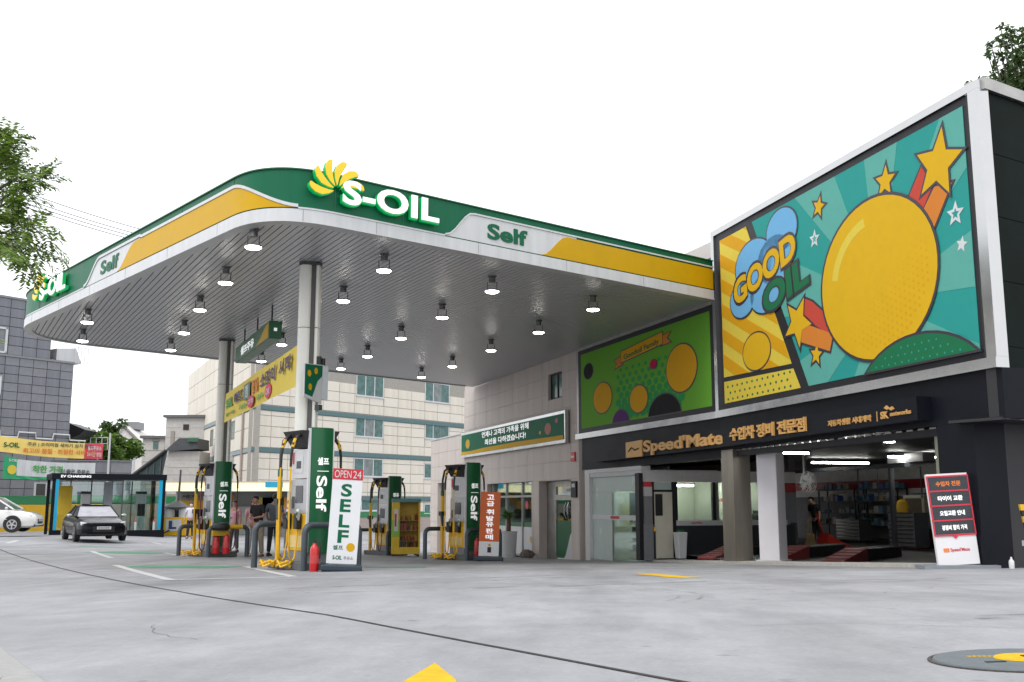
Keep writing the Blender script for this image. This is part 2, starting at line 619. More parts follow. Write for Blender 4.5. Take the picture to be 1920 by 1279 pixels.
# hairline cracks in the slab
random.seed(31)
ck = MB()
for (x0, y0, a, n_) in ((1.4, 6.2, .5, 14), (-1.9, 6.4, 2.3, 12), (.9, 9.4, -.3, 16), (3.2, 9.0, 1.2, 12), (-3.5, 13.2, .2, 18)):
    P_ = [(x0, y0)]
    for k in range(n_):
        a += random.uniform(-.35, .35)
        P_.append((P_[-1][0] + math.cos(a) * .12, P_[-1][1] + math.sin(a) * .12))
    strip_on_ground(P_, .005, .003, ck)
tag(ck.build('hairline_crack', mat('crack_dark', (.12, .115, .11), .9, var=.3, scale=20)), kind='structure')

# kerb stones and brick verge at the near left corner
ka, kb = Vector((-3.80, 7.52)), Vector((-0.62, 2.32))
kd = (kb - ka).normalized(); kn = Vector((kd.y, -kd.x))   # towards the verge (left)
if kn.x > 0: kn = -kn
KERB = mat('kerb_stone', (0.296, 0.296, 0.289), 0.75, var=0.12, scale=18, bump=0.2)
kroot = tag(thing('kerb', 'pale granite kerb edging the apron at near left', 'kerb'), kind='structure')
L_ = (kb - ka).length
n_k = 8
for i in range(n_k):
    a = ka + kd * (L_ * i / n_k + 0.006); b = ka + kd * (L_ * (i + 1) / n_k - 0.006)
    c4 = [a, b, b + kn * 0.18, a + kn * 0.18]
    m_ = MB().hexa([(p.x, p.y, gz(p.x, p.y) - 0.1) for p in c4], [(p.x, p.y, gz(p.x, p.y) + 0.014) for p in c4])
    m_.build('kerb_stone', KERB, kroot, bevel=0.008)
BRICK = mat('verge_brick', (0.266, 0.185, 0.141), 0.8, var=0.2, scale=10, bump=0.2)
vroot = tag(thing('pavement', 'tan brick pavement behind the granite kerb', 'pavement'), kind='structure')
for i in range(16):
    for j in range(4):
        a = ka + kd * (L_ * i / 16 + 0.004) + kn * (0.25 + j * 0.22)
        b = ka + kd * (L_ * (i + 1) / 16 - 0.004) + kn * (0.25 + j * 0.22)
        c4 = [a, b, b + kn * 0.18, a + kn * 0.18]
        MB().hexa([(p.x, p.y, gz(p.x, p.y) - 0.1) for p in c4], [(p.x, p.y, gz(p.x, p.y) + 0.03 + random.uniform(-.003, .003)) for p in c4]).build('brick', BRICK, vroot)
ws_ = MB()
for i in range(420):
    p = ka + kd * random.uniform(0, L_) + kn * random.gauss(0.23, 0.016)
    clump = math.sin(p.y * 5.1) + math.sin(p.y * 13.0) > 0.2
    if not clump: continue
    h = random.uniform(0.012, 0.05)
    a = random.uniform(0, 6.3)
    dx, dy = math.cos(a) * 0.008, math.sin(a) * 0.008
    z = gz(p.x, p.y) + 0.02
    ws_.face([(p.x - dx, p.y - dy, z), (p.x + dx, p.y + dy, z), (p.x + random.uniform(-.03, .03), p.y + random.uniform(-.03, .03), z + h)])
tag(ws_.build('weeds', mat('weed_green', (0.09, 0.11, 0.035), 0.8, var=0.3, scale=20)), 'moss and weeds in the joint behind the kerb', 'weeds', kind='stuff')

# manhole cover at near right
mh = thing('manhole_cover', 'large round grey tank cover with yellow centre cap set in the apron', 'manhole cover', (2.08, 4.27, gz(2.08, 4.27)))
mh.scale = (.545, .545, .8)
sl_x = (gz(2.58, 4.27) - gz(1.58, 4.27)); sl_y = (gz(2.08, 4.77) - gz(2.08, 3.77))
MHM = mat('cover_grey', (0.105, 0.125, 0.14), 0.6, var=0.15, scale=12, bump=0.15)
m_ = MB().lathe([(0.0001, 0.012), (0.66, 0.012), (0.67, 0.004), (0.67, -0.02)], seg=48)
o = m_.build('cover_plate', MHM, mh)
m_ = MB().lathe([(0.675, 0.0065), (0.70, 0.0065), (0.705, -0.02)], seg=48)
m_.build('cover_rim', mat('rim_rust', (0.05, 0.045, 0.04), 0.8, var=0.4, scale=25), mh)
m_ = MB().lathe([(0.0001, 0.02), (0.22, 0.02), (0.23, 0.013)], (0.0, 0.03, 0), seg=32)
m_.build('centre_cap', LINE_Y, mh)
m_ = MB().box(-0.03, 0.05, -0.01, 0.07, 0.0205, 0.024)
m_.build('handle_slot', BLACK, mh)
m_ = MB()
for k in range(6):
    m_.box(-0.36 + k * 0.035, -0.335 + k * 0.035, 0.20 - k * 0.008, 0.235 - k * 0.008, 0.0125, 0.0145)
m_.build('worn_stencil', LINE_Y, mh)
m_ = MB().box(-0.38, -0.24, -0.16, -0.11, 0.0125, 0.0155)
m_.build('lift_slot', BLACK, mh)
mh.rotation_euler = (math.atan(sl_y), -math.atan(sl_x), 0)

# ================================================================== FRAMES OF THE MAIN BUILDING
SA = Vector((5.08, 24.9))
uA = Vector((.2562, -.9666)); uB = Vector((.3345, -.9423))
rotA = math.atan2(uA.y, uA.x); rotB = math.atan2(uB.y, uB.x)
def wA(u, y=0.0):
    return SA + uA * u + Vector((-uA.y, uA.x)) * y
def wB(u, y=0.0):
    return SA + uB * u + Vector((-uB.y, uB.x)) * y

# ---------------- pump island shop: grey stone wall (plane B)
shop = thing('station_shop', 'beige granite faced shop wing under the canopy', 'building', (SA.x, SA.y, 0), rotB)
# wall pieces around the openings (local x = u, y inward)
wl_ = MB()
T = 0.35
for (x0, x1, z0, z1) in ((-21.5, -9.0, 1.0, 5.02), (-21.5, -18.2, -2.6, 1.0), (-13.1, -12.35, -2.6, 1.0), (-9.42, -8.75, -2.6, 1.0), (-9.0, -8.75, 1.0, 5.02),
                         (-18.2, -13.1, 0.86, 1.0), (-12.35, -9.42, 0.84, 1.0)):
    if (x0, z0) == (-21.5, 1.0):
        # leave the upper window hole
        for q in ((x0, -11.4, z0, z1), (-11.4, -10.15, z0, 3.62), (-11.4, -10.15, 4.52, z1), (-10.15, -9.0, z0, z1)):
            wl_.box(q[0], q[1], 0.02, T, q[2], q[3])
    else:
        wl_.box(x0, x1, 0.02, T, z0, z1)
wl_.box(-21.5, -8.75, T, 7.0, 4.6, 5.3)
wl_.box(-21.5, -8.75, .02, T, 5.02, 5.3)
wl_.box(-21.48, -21.2, T, 7.0, -2.6, 4.6)
wl_.box(-21.2, -8.75, 6.7, 7.0, -2.6, 4.6)
wl_.build('wall', STONE, shop)
# stone slabs with open joints
def slab_grid(parent, x0, x1, z0, z1, w_, h_, holes, m, yf=0.0, yb=0.02, gap=0.012, name='stone_slab', jit=0.003):
    nx = max(1, round((x1 - x0) / w_)); nz = max(1, round((z1 - z0) / h_))
    cache = {}
    cnt = 0
    for j in range(nz):
        for i in range(nx):
            a, b = x0 + (x1 - x0) * i / nx, x0 + (x1 - x0) * (i + 1) / nx
            c, d = z0 + (z1 - z0) * j / nz, z0 + (z1 - z0) * (j + 1) / nz
            segs = [(a, b, c, d)]
            for (h0, h1, k0, k1) in holes:
                out = []
                for (p, q, r_, s_) in segs:
                    if q <= h0 or p >= h1 or s_ <= k0 or r_ >= k1:
                        out.append((p, q, r_, s_)); continue
                    if p < h0: out.append((p, h0, r_, s_))
                    if q > h1: out.append((h1, q, r_, s_))
                    pp, qq = max(p, h0), min(q, h1)
                    if r_ < k0: out.append((pp, qq, r_, k0))
                    if s_ > k1: out.append((pp, qq, k1, s_))
                segs = out
            for (p, q, r_, s_) in segs:
                if q - p < 0.05 or s_ - r_ < 0.05: continue
                key = (round(q - p, 3), round(s_ - r_, 3), random.randint(0, 1) if isinstance(m, list) else 0)
                if key not in cache:
                    mm = m[key[2]] if isinstance(m, list) else m
                    cache[key] = MB().box(gap / 2, key[0] - gap / 2, yf, yb, gap / 2, key[1] - gap / 2).mesh(name, mm)
                o = bpy.data.objects.new(name, cache[key])
                COL.objects.link(o)
                o.parent = parent
                o.location = (p, random.uniform(-jit, jit), r_)
                cnt += 1
    return cnt
slab_grid(shop, -21.5, -8.75, 0.86, 5.02, 1.6, 0.62, [(-11.4, -10.15, 3.62, 4.52), (-21.5, -9.42, 2.02, 3.16)], STONE)
slab_grid(shop, -21.5, -18.2, -2.5, 0.86, 1.6, 0.62, [], STONE)
slab_grid(shop, -13.1, -12.35, -2.5, 0.86, 0.75, 0.9, [], STONE)
slab_grid(shop, -9.42, -8.75, -2.5, 0.86, 0.67, 0.9, [], STONE)
# upper small window
wf = MB()
for q in ((-11.4, -11.34, 3.62, 4.52), (-10.21, -10.15, 3.62, 4.52), (-11.34, -10.21, 3.62, 3.68), (-11.34, -10.21, 4.46, 4.52), (-10.8, -10.75, 3.68, 4.46)):
    wf.box(q[0], q[1], 0.10, 0.17, q[2], q[3])
wfo = wf.build('window', BLACK_M, shop)
MB().box(-11.34, -10.8, 0.13, 0.14, 3.68, 4.46).build('pane', MIRROR_W, wfo)
MB().box(-10.75, -10.21, 0.13, 0.14, 3.68, 4.46).build('pane', MIRROR_W, wfo)
# big shop window
sw = MB()
for q in ((-18.2, -18.1, -1.85, .86), (-16.45, -16.35, -1.85, .86), (-14.62, -14.54, -1.85, .86), (-13.2, -13.1, -1.85, .86)):
    sw.box(q[0], q[1], .18, .28, q[2], q[3])
sw.box(-18.1, -13.2, .18, .28, .30, .38); sw.box(-18.1, -13.2, .18, .28, -1.85, -1.78)
swo = sw.build('shop_window', STEEL_D, shop)
for a, b in ((-18.1, -16.45), (-16.35, -14.62), (-14.54, -13.2)):
    MB().box(a, b, .225, .235, .38, .86).build('pane', GLASS, swo)
    MB().box(a, b, .225, .235, -0.62, .30).build('pane', GLASS, swo)
    MB().box(a, b, .222, .238, -0.78, -0.62).build('green_film', GREEN_D, swo)
    MB().box(a, b, .222, .238, -1.78, -0.78).build('white_film', WHITE, swo)
MB().slab(circ(-13.72, -1.22, .12, 14), .215, .222).build('orange_sticker', mat('sticker_orange', (.6, .28, .03), .5), swo)
MB().slab(circ(-14.15, .02, .15, 16), .215, .222).build('pink_sticker', mat('sticker_pink', (.55, .04, .08), .5), swo)
# interior of the shop
it = MB().box(-21.0, -8.8, 3.2, 3.3, -2.4, 1.3).box(-21.0, -8.8, .35, 3.2, -2.45, -2.35)
it.build('interior_wall', mat('shop_inner', (.35, .38, .35), .7), shop)
MB().box(-21.0, -8.8, .36, 3.2, 1.02, 1.06).build('ceiling', OFFWHITE, shop)
m_ = MB()
for xx in (-17.2, -15.4, -13.9, -11.0):
    m_.box(xx - .5, xx + .5, 1.0, 1.2, .99, 1.015)
m_.build('ceiling_lamp', SHOPL, shop)
m_ = MB().box(-17.9, -13.6, 1.8, 2.2, -1.9, -0.75).box(-15.3, -14.6, 1.9, 2.1, -.75, -.35).box(-17.4, -16.9, 1.9, 2.1, -.75, -.4)
m_.build('counter', GREY_D, shop)
# door
df = MB()
for q in ((-11.55, -11.45, -1.85, .72), (-9.52, -9.42, -1.85, .72)):
    df.box(q[0], q[1], .28, .40, q[2], q[3])
df.box(-11.45, -9.52, .28, .40, .64, .72); df.box(-11.45, -9.52, .24, .42, .18, .36)
df.box(-12.35, -11.55, .30, .36, -1.9, .84)
df.box(-11.55, -9.42, .30, .36, .72, .84)
dfo = df.build('shop_door', STEEL_D, shop)
MB().box(-11.45, -9.52, .32, .33, .36, .64).build('pane', GLASS_D, dfo)
MB().box(-10.9, -9.6, .30, .315, .40, .62).build('door_sign', WHITE, dfo)
text('사무실', -10.55, -9.95, .46, .56, .298, GREY_D, dfo, bold=.02)
for a, b in ((-11.45, -10.52), (-10.45, -9.52)):
    MB().box(a, b, .32, .33, -0.72, .18).build('pane', GLASS_D, dfo)
gpoly = [(-11.45, -1.75), (-10.85, -1.75), (-10.7, -1.66), (-10.5, -1.35), (-10.3, -1.0), (-10.1, -.84), (-9.8, -.76), (-9.52, -.74), (-9.52, -.5), (-11.45, -.5)]
MB().slab(gpoly, .315, .335).build('green_film', GREEN_D, dfo)
MB().slab([(-9.52, -1.85), (-9.52, -.74), (-9.8, -.76), (-10.1, -.84), (-10.3, -1.0), (-10.5, -1.35), (-10.7, -1.66), (-10.85, -1.75), (-11.45, -1.75), (-11.45, -1.85)], .315, .335).build('white_film', WHITE, dfo)
MB().tube([(-10.58, .31, -.45), (-10.62, .25, -.3), (-10.62, .25, -.05), (-10.58, .31, .1)], .02).tube([(-10.38, .31, -.45), (-10.34, .25, -.3), (-10.34, .25, -.05), (-10.38, .31, .1)], .02).build('door_handle', STEEL, dfo)
# low side wing of the shop
low = thing('shop_annex', 'low beige wall wing beyond the shop with narrow dark opening', 'building', (wB(-21.55).x, wB(-21.55).y, 0), rotB)
lw_ = MB()
for q in ((-5.6, -4.3, -2.8, 3.12), (-4.3, -2.9, 1.05, 3.12), (-2.9, 0.0, -2.8, 3.12)):
    lw_.box(q[0], q[1], .05, .5, q[2], q[3])
lw_.box(-5.6, -5.3, .5, 6, -2.8, 3.12)
lw_.build('wall', STONE, low)
MB().box(-4.28, -2.92, .4, .48, -2.8, 1.03).build('door', mat('annex_door', (.11, .10, .09), .6), low)
slab_grid(low, -5.6, 0.0, -2.7, 3.12, 1.5, 0.62, [(-4.3, -2.9, -2.8, 1.05)], STONE, yf=.03, yb=.05)
MB().box(-5.65, 0.0, .0, .55, 3.122, 3.18).build('coping', GREY_L, low)

# long wall sign
ls = thing('wall_sign', 'long green fascia sign with white text and yellow stripe on the granite wall', 'sign', (SA.x, SA.y, 0), rotB)
MB().box(-21.45, -9.5, -.16, .0, 2.05, 3.12).build('sign_box', STEEL, ls)
MB().box(-21.3, -9.62, -.175, -.161, 2.16, 3.02).build('green_face', mat('wall_sign_green', (.004, .13, .062), .6, var=.05, spec=.2), ls)
MB().slab([(-21.3, 2.16), (-9.62, 2.16), (-9.62, 2.30), (-14, 2.34), (-18, 2.33), (-20, 2.28), (-21.3, 2.30)], -.181, -.176).build('yellow_stripe', mat('wall_sign_yellow', (.62, .36, .01), .6, var=.05, spec=.2), ls)
text('언제나 고객의 가족을 위해', -18.4, -12.9, 2.74, 2.98, -.176, LETTER_W, ls, bold=.02)
text('최선을 다하겠습니다!', -18.0, -13.2, 2.42, 2.66, -.176, LETTER_W, ls, bold=.02)
MB().slab(circ(-20.35, 2.6, .2, 20, 1.5), -.182, -.176).build('plain_dot', YEL, ls)
MB().slab(circ(-11.0, 2.6, .2, 20, 1.5), -.182, -.176).build('plain_dot', mat('dot_red', (.35, .07, .03), .5), ls)
MB().slab(circ(-10.2, 2.82, .08, 16, 1.7), -.182, -.176).build('plain_dot', mat('dot_pink', (.42, .02, .12), .5), ls)
MB().slab(circ(-11.75, 2.52, .06, 12, 1.5), -.182, -.176).build('plain_dot', YEL, ls)
# red alarm box and black notice by the door
al = thing('alarm_plate', 'small red and white notice plate high on the stone pier', 'sign', (wB(-9.16).x, wB(-9.16).y, 1.55), rotB)
MB().box(-.17, .17, -.05, 0, -.13, .17).build('plate', RED, al)
MB().box(-.13, .13, -.056, -.05, -.02, .05).build('band', WHITE, al)
nb = thing('notice_box', 'small black letterbox shaped notice beside the office door', 'sign', (wB(-9.08).x, wB(-9.08).y, .52), rotB)
MB().box(-.2, .2, -.07, 0, -.26, .26).build('plate', BLACK_M, nb)
MB().box(-.13, .13, -.075, -.07, .06, .18).build('label_strip', GREY_L, nb)

# ---------------- the repair garage: big block (plane A) + green board wall (plane B)
gar = thing('repair_garage', 'dark two storey repair garage with large picture boards above open bays', 'building', (SA.x, SA.y, 0), rotA)
m_ = MB()
m_.prism([(0.05, .12), (9.40, .12), (6.95, 8.0), (0.05, 8.0)], 2.12, 6.62)
m_.build('upper_block', BLACK_M, gar)
# navy band under the boards
MB().box(.0, 9.62, -.02, .4, 1.32, 2.10).build('navy_band', NAVY, gar)
# navy pier at right
MB().box(8.0, 8.9, -.02, .55, -1.3, 1.318).build('navy_pier', NAVY, gar)
# ceiling and walls of the bays
m_ = MB().box(-21, 9.4, .42, 12.3, 1.5, 1.58)
m_.build('bay_ceiling', mat('bay_ceiling', (.008, .008, .01), .6), gar)
BAYW = mat('bay_white_wall', (.78, .78, .76), .7, var=.12, scale=3)
MB().box(-21.0, 9.0, 12.2, 12.4, 0.35, 1.5).build('back_wall', BAYW, gar)
MB().box(-21.0, 9.0, 12.2, 12.4, -1.6, 0.35).build('wainscot', mat('bay_grey_wall', (.17, .175, .18), .7, var=.12), gar)
MB().box(-21.0, 9.0, 12.17, 12.198, .62, .95).build('red_stripe', mat('stripe_red', (.36, .015, .02), .5), gar)
MB().box(-12.98, -8.2, 5.2, 12.2, -1.6, 1.5).build('rear_store', mat('store_grey', (.05, .052, .055), .7, var=.1), gar) if False else None
MB().prism([(8.7, .56), (8.88, .56), (5.3, 12.2), (5.1, 12.2)], -1.6, 1.5).build('side_wall', mat('bay_side', (.03, .03, .033), .7), gar)
m_ = MB()
c4 = [wA(-8.6, 1.2), wA(9.2, 0.0), wA(9.2, 12.3), wA(-21, 12.3)]
fl = MB().add([((p - SA).dot(uA), (p - SA).dot(Vector((-uA.y, uA.x))), -1.36) for p in c4], [(0, 1, 2, 3)])
fl.build('bay_floor', mat('bay_floor', (.12, .12, .122), .55, var=.25, scale=2), gar)
# sill
sl = MB()
a, b = wA(-4.6, -0.0), wA(8.0, -0.0)
N = 12
for k in range(N):
    u0, u1 = -4.2 + 12.2 * k / N, -4.2 + 12.2 * (k + 1) / N
    z0, z1 = gz(*wA(u0)), gz(*wA(u1))
    sl.hexa([(u0, -.12, z0 - .2), (u1, -.12, z1 - .2), (u1, .35, z1 - .2), (u0, .35, z0 - .2)],
            [(u0, -.12, z0 + .06), (u1, -.12, z1 + .06), (u1, .35, z1 + .07), (u0, .35, z0 + .07)])
sl.build('bay_sill', mat('sill_concrete', (.42, .40, .37), .8, var=.15, scale=8), gar)
# shutter slots under the band: row of small bright clips
m_ = MB()
for k in range(26):
    u = -.1 + k * .31
    MB().box(u, u + .17, .10, .16, 1.285, 1.315).build('shutter_rail_clip', STEEL_D, gar)
MB().box(-.2, 8.0, .08, .3, 1.16, 1.284).build('shutter_box', BLACK_M, gar)
# pale guide post at right jamb and brass/steel post + white column at left
MB().box(7.74, 7.98, .12, .3, -1.3, 1.3).build('shutter_guide', mat('guide_olive', (.20, .21, .15), .5, var=.1), gar)
cx_ = MB().box(-.02, .60, -.02, .42, -1.5, 1.318)
cx_.build('steel_pier', mat('pier_steel', (.30, .275, .235), .3, metal=.85, var=.25, scale=2.2, streak=True), gar)
# silver trims round the boards
tr = MB()
tr.box(-.06, 9.62, -.10, .12, 6.62, 6.76)
tr.box(-.06, 9.62, -.12, .12, 2.10, 2.27)
tr.build('silver_trim', STEEL, gar)
MB().box(9.40, 9.62, -.1, .12, 2.272, 6.618).build('silver_trim', STEEL, gar)
MB().box(-.06, .10, -.1, .12, 2.272, 6.618).build('silver_trim', STEEL, gar)
# right side wall: black tiles
uC = Vector((.845, .535)).normalized(); K = wA(9.62, .0)
side = thing('tile_wall', 'glossy black tiled end wall of the garage at the right edge', 'wall', (K.x, K.y, 0), math.atan2(uC.y, uC.x))
MB().box(0.02, 8, .03, .3, 1.35, 6.6).build('backing', BLACK, side)
BT = mat('black_tile', (.002, .007, .005), .4, var=.5, scale=1.2, spec=.03)
for j in range(5):
    for i in range(6):
        MB().box(.02 + i * 1.3 + .006, .02 + (i + 1) * 1.3 - .006, .0, .03, 1.4 + j * 1.04 + .006, 1.4 + (j + 1) * 1.04 - .006).build('tile', BT, side)
MB().box(-.0, 8, -.06, .3, 6.602, 6.80).build('coping', STEEL_D, side)
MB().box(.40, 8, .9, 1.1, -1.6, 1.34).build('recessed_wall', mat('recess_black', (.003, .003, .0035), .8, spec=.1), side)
MB().box(0.0, 8, .0, 1.0, 1.30, 1.345).build('overhang_soffit', BLACK, side)
# yellow emblem on the tile wall: six petals
def petals(cx, cz, r, a0, a1, n, wd=.28):
    out = []
    for k in range(n):
        a = a0 + (a1 - a0) * k / max(1, n - 1)
        dx, dz = math.sin(a), math.cos(a)
        nx, nz = dz, -dx
        P = []
        for (t, ww, bend) in ((.05, .02, 0), (.4, wd * .55, .02), (.75, wd * .95, .06), (.95, wd * .8, .10), (1.0, wd * .2, .11)):
            P.append((t, ww * .5, bend))
        left = [(cx + r * (dx * t + nx * (b_ + w2)), cz + r * (dz * t + nz * (b_ + w2))) for t, w2, b_ in P]
        right = [(cx + r * (dx * t + nx * (b_ - w2)), cz + r * (dz * t + nz * (b_ - w2))) for t, w2, b_ in P]
        out.append(left + right[::-1])
    return out
m_ = MB()
for q in petals(1.32, 3.55, .45, -2.2, 1.4, 6):
    m_.slab(q, -.03, -.002)
m_.build('emblem_petals', YEL, side)

# ---- big picture board
bb = thing('picture_board', 'largest picture board: teal rays, stars and yellow side panel in black frame', 'billboard', (SA.x, SA.y, 0), rotA)
MB().box(.10, 9.40, -.05, .10, 2.275, 6.615).build('frame', BLACK_M, bb)
Wn = rect(.30, 9.22, 2.42, 6.47)
TEAL_P = mat('print_teal', (0.026, 0.285, 0.255), .65, var=.03, spec=.12)
TEAL_L = mat('print_teal_light', (0.104, 0.363, 0.311), .65, var=.03, spec=.12)
OUT = mat('print_outline', (.03, .022, .035), .5, var=.03)
YP = mat('print_yellow', (0.639, 0.383, 0.014), .65, var=.03, spec=.12)
YP_L = mat('print_yellow_light', (0.656, 0.512, 0.065), .65, var=.03, spec=.12)
YP_D = mat('print_amber', (0.623, 0.320, 0.010), .65, var=.03, spec=.12)
RP = mat('print_red', (0.503, 0.067, 0.044), .65, var=.03, spec=.12)
OP = mat('print_orange', (0.592, 0.200, 0.033), .65, var=.03, spec=.12)
BL = mat('print_blue', (0.148, 0.385, 0.629), .65, var=.03, spec=.12)
GP = mat('print_green', (0.015, 0.148, 0.063), .65, var=.03, spec=.12)
main = [(4.15, 2.42), (9.22, 2.42), (9.22, 6.47), (2.02, 6.47)]
MB().slab(main, -.058, -.051).build('teal_panel', TEAL_P, bb)
m_ = MB()
c = (6.7, 3.7)
for k in range(9):
    a = -.1 + k * 2 * math.pi / 9
    tri = [c, (c[0] + 9 * math.cos(a), c[1] + 9 * math.sin(a)), (c[0] + 9 * math.cos(a + .36), c[1] + 9 * math.sin(a + .36))]
    q = clip_poly(tri, main)
    if q: m_.slab(q, -.062, -.0582)
m_.build('light_rays', TEAL_L, bb)
yp = [(.36, 3.02), (3.68, 2.92), (1.86, 6.40), (.36, 6.40)]
yp = [(.36, 3.05), (3.50, 2.97), (1.72, 6.44), (.36, 6.44)]
MB().slab(yp, -.058, -.051).build('yellow_panel', YP_L, bb)
m_ = MB()
for k in range(12):
    z0 = 2.2 + k * .62
    q = clip_poly([(-.5, z0 + .9), (4.5, z0 - 1.5), (4.5, z0 - 1.18), (-.5, z0 + 1.22)], yp)
    if q: m_.slab(q, -.062, -.0582)
m_.build('amber_stripes', YP_D, bb)
dp = [(.36, 2.42), (3.82, 2.42), (3.56, 2.86), (.36, 2.94)]
MB().slab(dp, -.058, -.051).build('dotted_panel', YP_L, bb)
m_ = MB()
for i in range(14):
    for j in range(3):
        px, pz = .55 + i * .24 + (j % 2) * .12, 2.50 + j * .15
        if px < 3.55: m_.slab(circ(px, pz, .03, 8, 1.3), -.061, -.0582)
m_.build('green_dots', GP, bb)
def outlined(poly, m1, parent, name, y=-.066, off=.045):
    cx = sum(p[0] for p in poly) / len(poly); cz = sum(p[1] for p in poly) / len(poly)
    big = []
    n = len(poly)
    for i in range(n):
        p0, p1, p2 = poly[i - 1], poly[i], poly[(i + 1) % n]
        d1 = Vector((p1[0] - p0[0], p1[1] - p0[1])).normalized(); d2 = Vector((p2[0] - p1[0], p2[1] - p1[1])).normalized()
        n1, n2 = Vector((d1.y, -d1.x)), Vector((d2.y, -d2.x))
        b = (n1 + n2)
        b = b.normalized() * min(2.5, 1 / max(.4, b.length / 2)) if b.length > 1e-6 else n1
        big.append(b * off)
    area = sum(poly[i][0] * poly[(i + 1) % n][1] - poly[(i + 1) % n][0] * poly[i][1] for i in range(n))
    sg = 1 if area > 0 else -1
    bp = [(poly[i][0] + sg * big[i].x, poly[i][1] + sg * big[i].y) for i in range(n)]
    MB().slab(bp, y - .003, y + .003).build(name + '_outline', OUT, parent)
    return MB().slab(poly, y - .007, y - .0032).build(name, m1, parent)
# plain disc in place of the printed figure
outlined(circ(6.62, 4.15, 1.5, 48, 1.18), YP, bb, 'plain_disc', y=-.078, off=.06)
m_ = MB()
for i in range(26):
    for j in range(22):
        px, pz = 5.0 + i * .13, 2.75 + j * .13 + (i % 2) * .065
        dd = ((px - 6.62) / 1.62) ** 2 + ((pz - 4.15) / 1.38) ** 2
        k_ = (px - 6.62) * .5 - (pz - 4.15) * .85
        if dd < .93 and k_ > .25:
            m_.slab(circ(px, pz, .012 + .026 * min(1, (k_ - .25) / 1.2), 8), -.0868, -.0852)
tag(m_.build('halftone_print', YP_D, bb), kind='stuff')
hl_ = [(6.62 + 1.42 * math.cos(a), 4.15 + 1.22 * math.sin(a)) for a in [1.75 + i * .075 for i in range(17)]] + [(6.62 + 1.22 * math.cos(a), 4.15 + 1.04 * math.sin(a)) for a in [2.95 - i * .075 for i in range(17)]]
MB().slab(hl_, -.0868, -.0852).build('print_highlight', YP_L, bb)
outlined([(7.75, 5.20), (8.20, 5.55), (8.32, 5.40), (7.95, 5.0)], RP, bb, 'red_beam', y=-.064)
outlined([(7.62, 5.25), (8.12, 5.80), (8.36, 5.36), (7.98, 4.92)], RP, bb, 'red_beam', y=-.066)
outlined([(7.98, 4.92), (8.42, 5.34), (8.86, 5.28), (8.3, 4.6)], OP, bb, 'orange_beam', y=-.067)
outlined(star(8.56, 5.70, .62, .25), YP, bb, 'star', y=-.074)
outlined(star(7.08, 5.86, .30, .15), YP, bb, 'star', y=-.064)
outlined(star(4.85, 6.02, .22, .35), YP, bb, 'star', y=-.064)
outlined(star(4.50, 3.02, .22, .2), YP, bb, 'star', y=-.064)
outlined([(4.15, 4.25), (4.45, 4.12), (5.3, 3.50), (5.1, 3.30), (4.1, 3.85)], RP, bb, 'red_beam', y=-.066)
outlined([(4.05, 3.75), (5.15, 3.34), (5.0, 3.02), (3.95, 3.36)], OP, bb, 'orange_beam', y=-.067)
outlined(star(3.85, 3.80, .55, .55), YP, bb, 'star', y=-.07)
MB().slab(star(8.88, 4.74, .22, .1), -.066, -.062).build('white_star', WHITE, bb)
MB().slab(star(8.88, 4.74, .10, .1), -.068, -.0662).build('white_star_core', TEAL_P, bb)
MB().slab(star(4.63, 5.40, .20, .1), -.066, -.062).build('white_star', WHITE, bb)
MB().slab(star(4.63, 5.40, .09, .1), -.068, -.0662).build('white_star_core', TEAL_L, bb)
MB().slab(star(8.98, 4.20, .14, .3), -.066, -.062).build('white_star', WHITE, bb)
outlined(circ(2.02, 3.45, .42, 32, 1.5), YP, bb, 'plain_disc', y=-.064, off=.035)
hill = clip_poly(circ(7.7, 1.75, 1.15, 40, 1.6), rect(4.2, 9.2, 2.43, 6.4))
outlined(hill, GP, bb, 'green_hill', y=-.09, off=.05)
m_ = MB()
for i in range(17):
    for j in range(3):
        px, pz = 6.15 + i * .19 + (j % 2) * .095, 2.49 + j * .13
        if ((px - 7.7) / 1.82) ** 2 + ((pz - 1.75) / 1.15) ** 2 < .86: m_.slab(circ(px, pz, .022, 6), -.0985, -.0972)
tag(m_.build('dot_print', TEAL_P, bb), kind='stuff')
# cloud and lettering GOOD OIL
for (cx0, cz0, r0, sx) in ((3.35, 5.92, .48, 1.35), (2.05, 5.45, .58, 1.5), (1.45, 4.75, .42, 1.4), (2.55, 4.70, .45, 1.6), (3.0, 5.35, .55, 1.4)):
    outlined(circ(cx0, cz0, r0, 28, sx), BL, bb, 'blue_cloud', y=-.070, off=.04)
m_ = MB()
for (cx0, cz0, r0, sx) in ((3.35, 5.92, .47, 1.35), (2.05, 5.45, .57, 1.5), (1.45, 4.75, .41, 1.4), (2.55, 4.70, .44, 1.6), (3.0, 5.35, .54, 1.4)):
    m_.slab(circ(cx0, cz0, r0, 28, sx), -.0782, -.0775)
m_.build('blue_cloud_fill', BL, bb)
def slant(x0, z0, k):
    return lambda x, z: (x + (z - z0) * -.10, z + (x - x0) * k)
text('GOOD', 1.0, 3.95, 4.55, 5.30, -.079, OUT, bb, name='lettering_outline', bold=.085, curve=slant(1.0, 5.0, .20), depth=.003)
text('GOOD', 1.06, 3.90, 4.62, 5.23, -.0825, YP, bb, name='lettering_good', bold=.045, curve=slant(1.0, 5.0, .20), depth=.003)
text('OIL', 2.38, 4.42, 4.10, 4.85, -.079, OUT, bb, name='lettering_outline', bold=.085, curve=slant(2.4, 4.4, .19), depth=.003)
text('OIL', 2.46, 4.36, 4.16, 4.79, -.0825, GP, bb, name='lettering_oil', bold=.045, curve=slant(2.4, 4.4, .19), depth=.003)

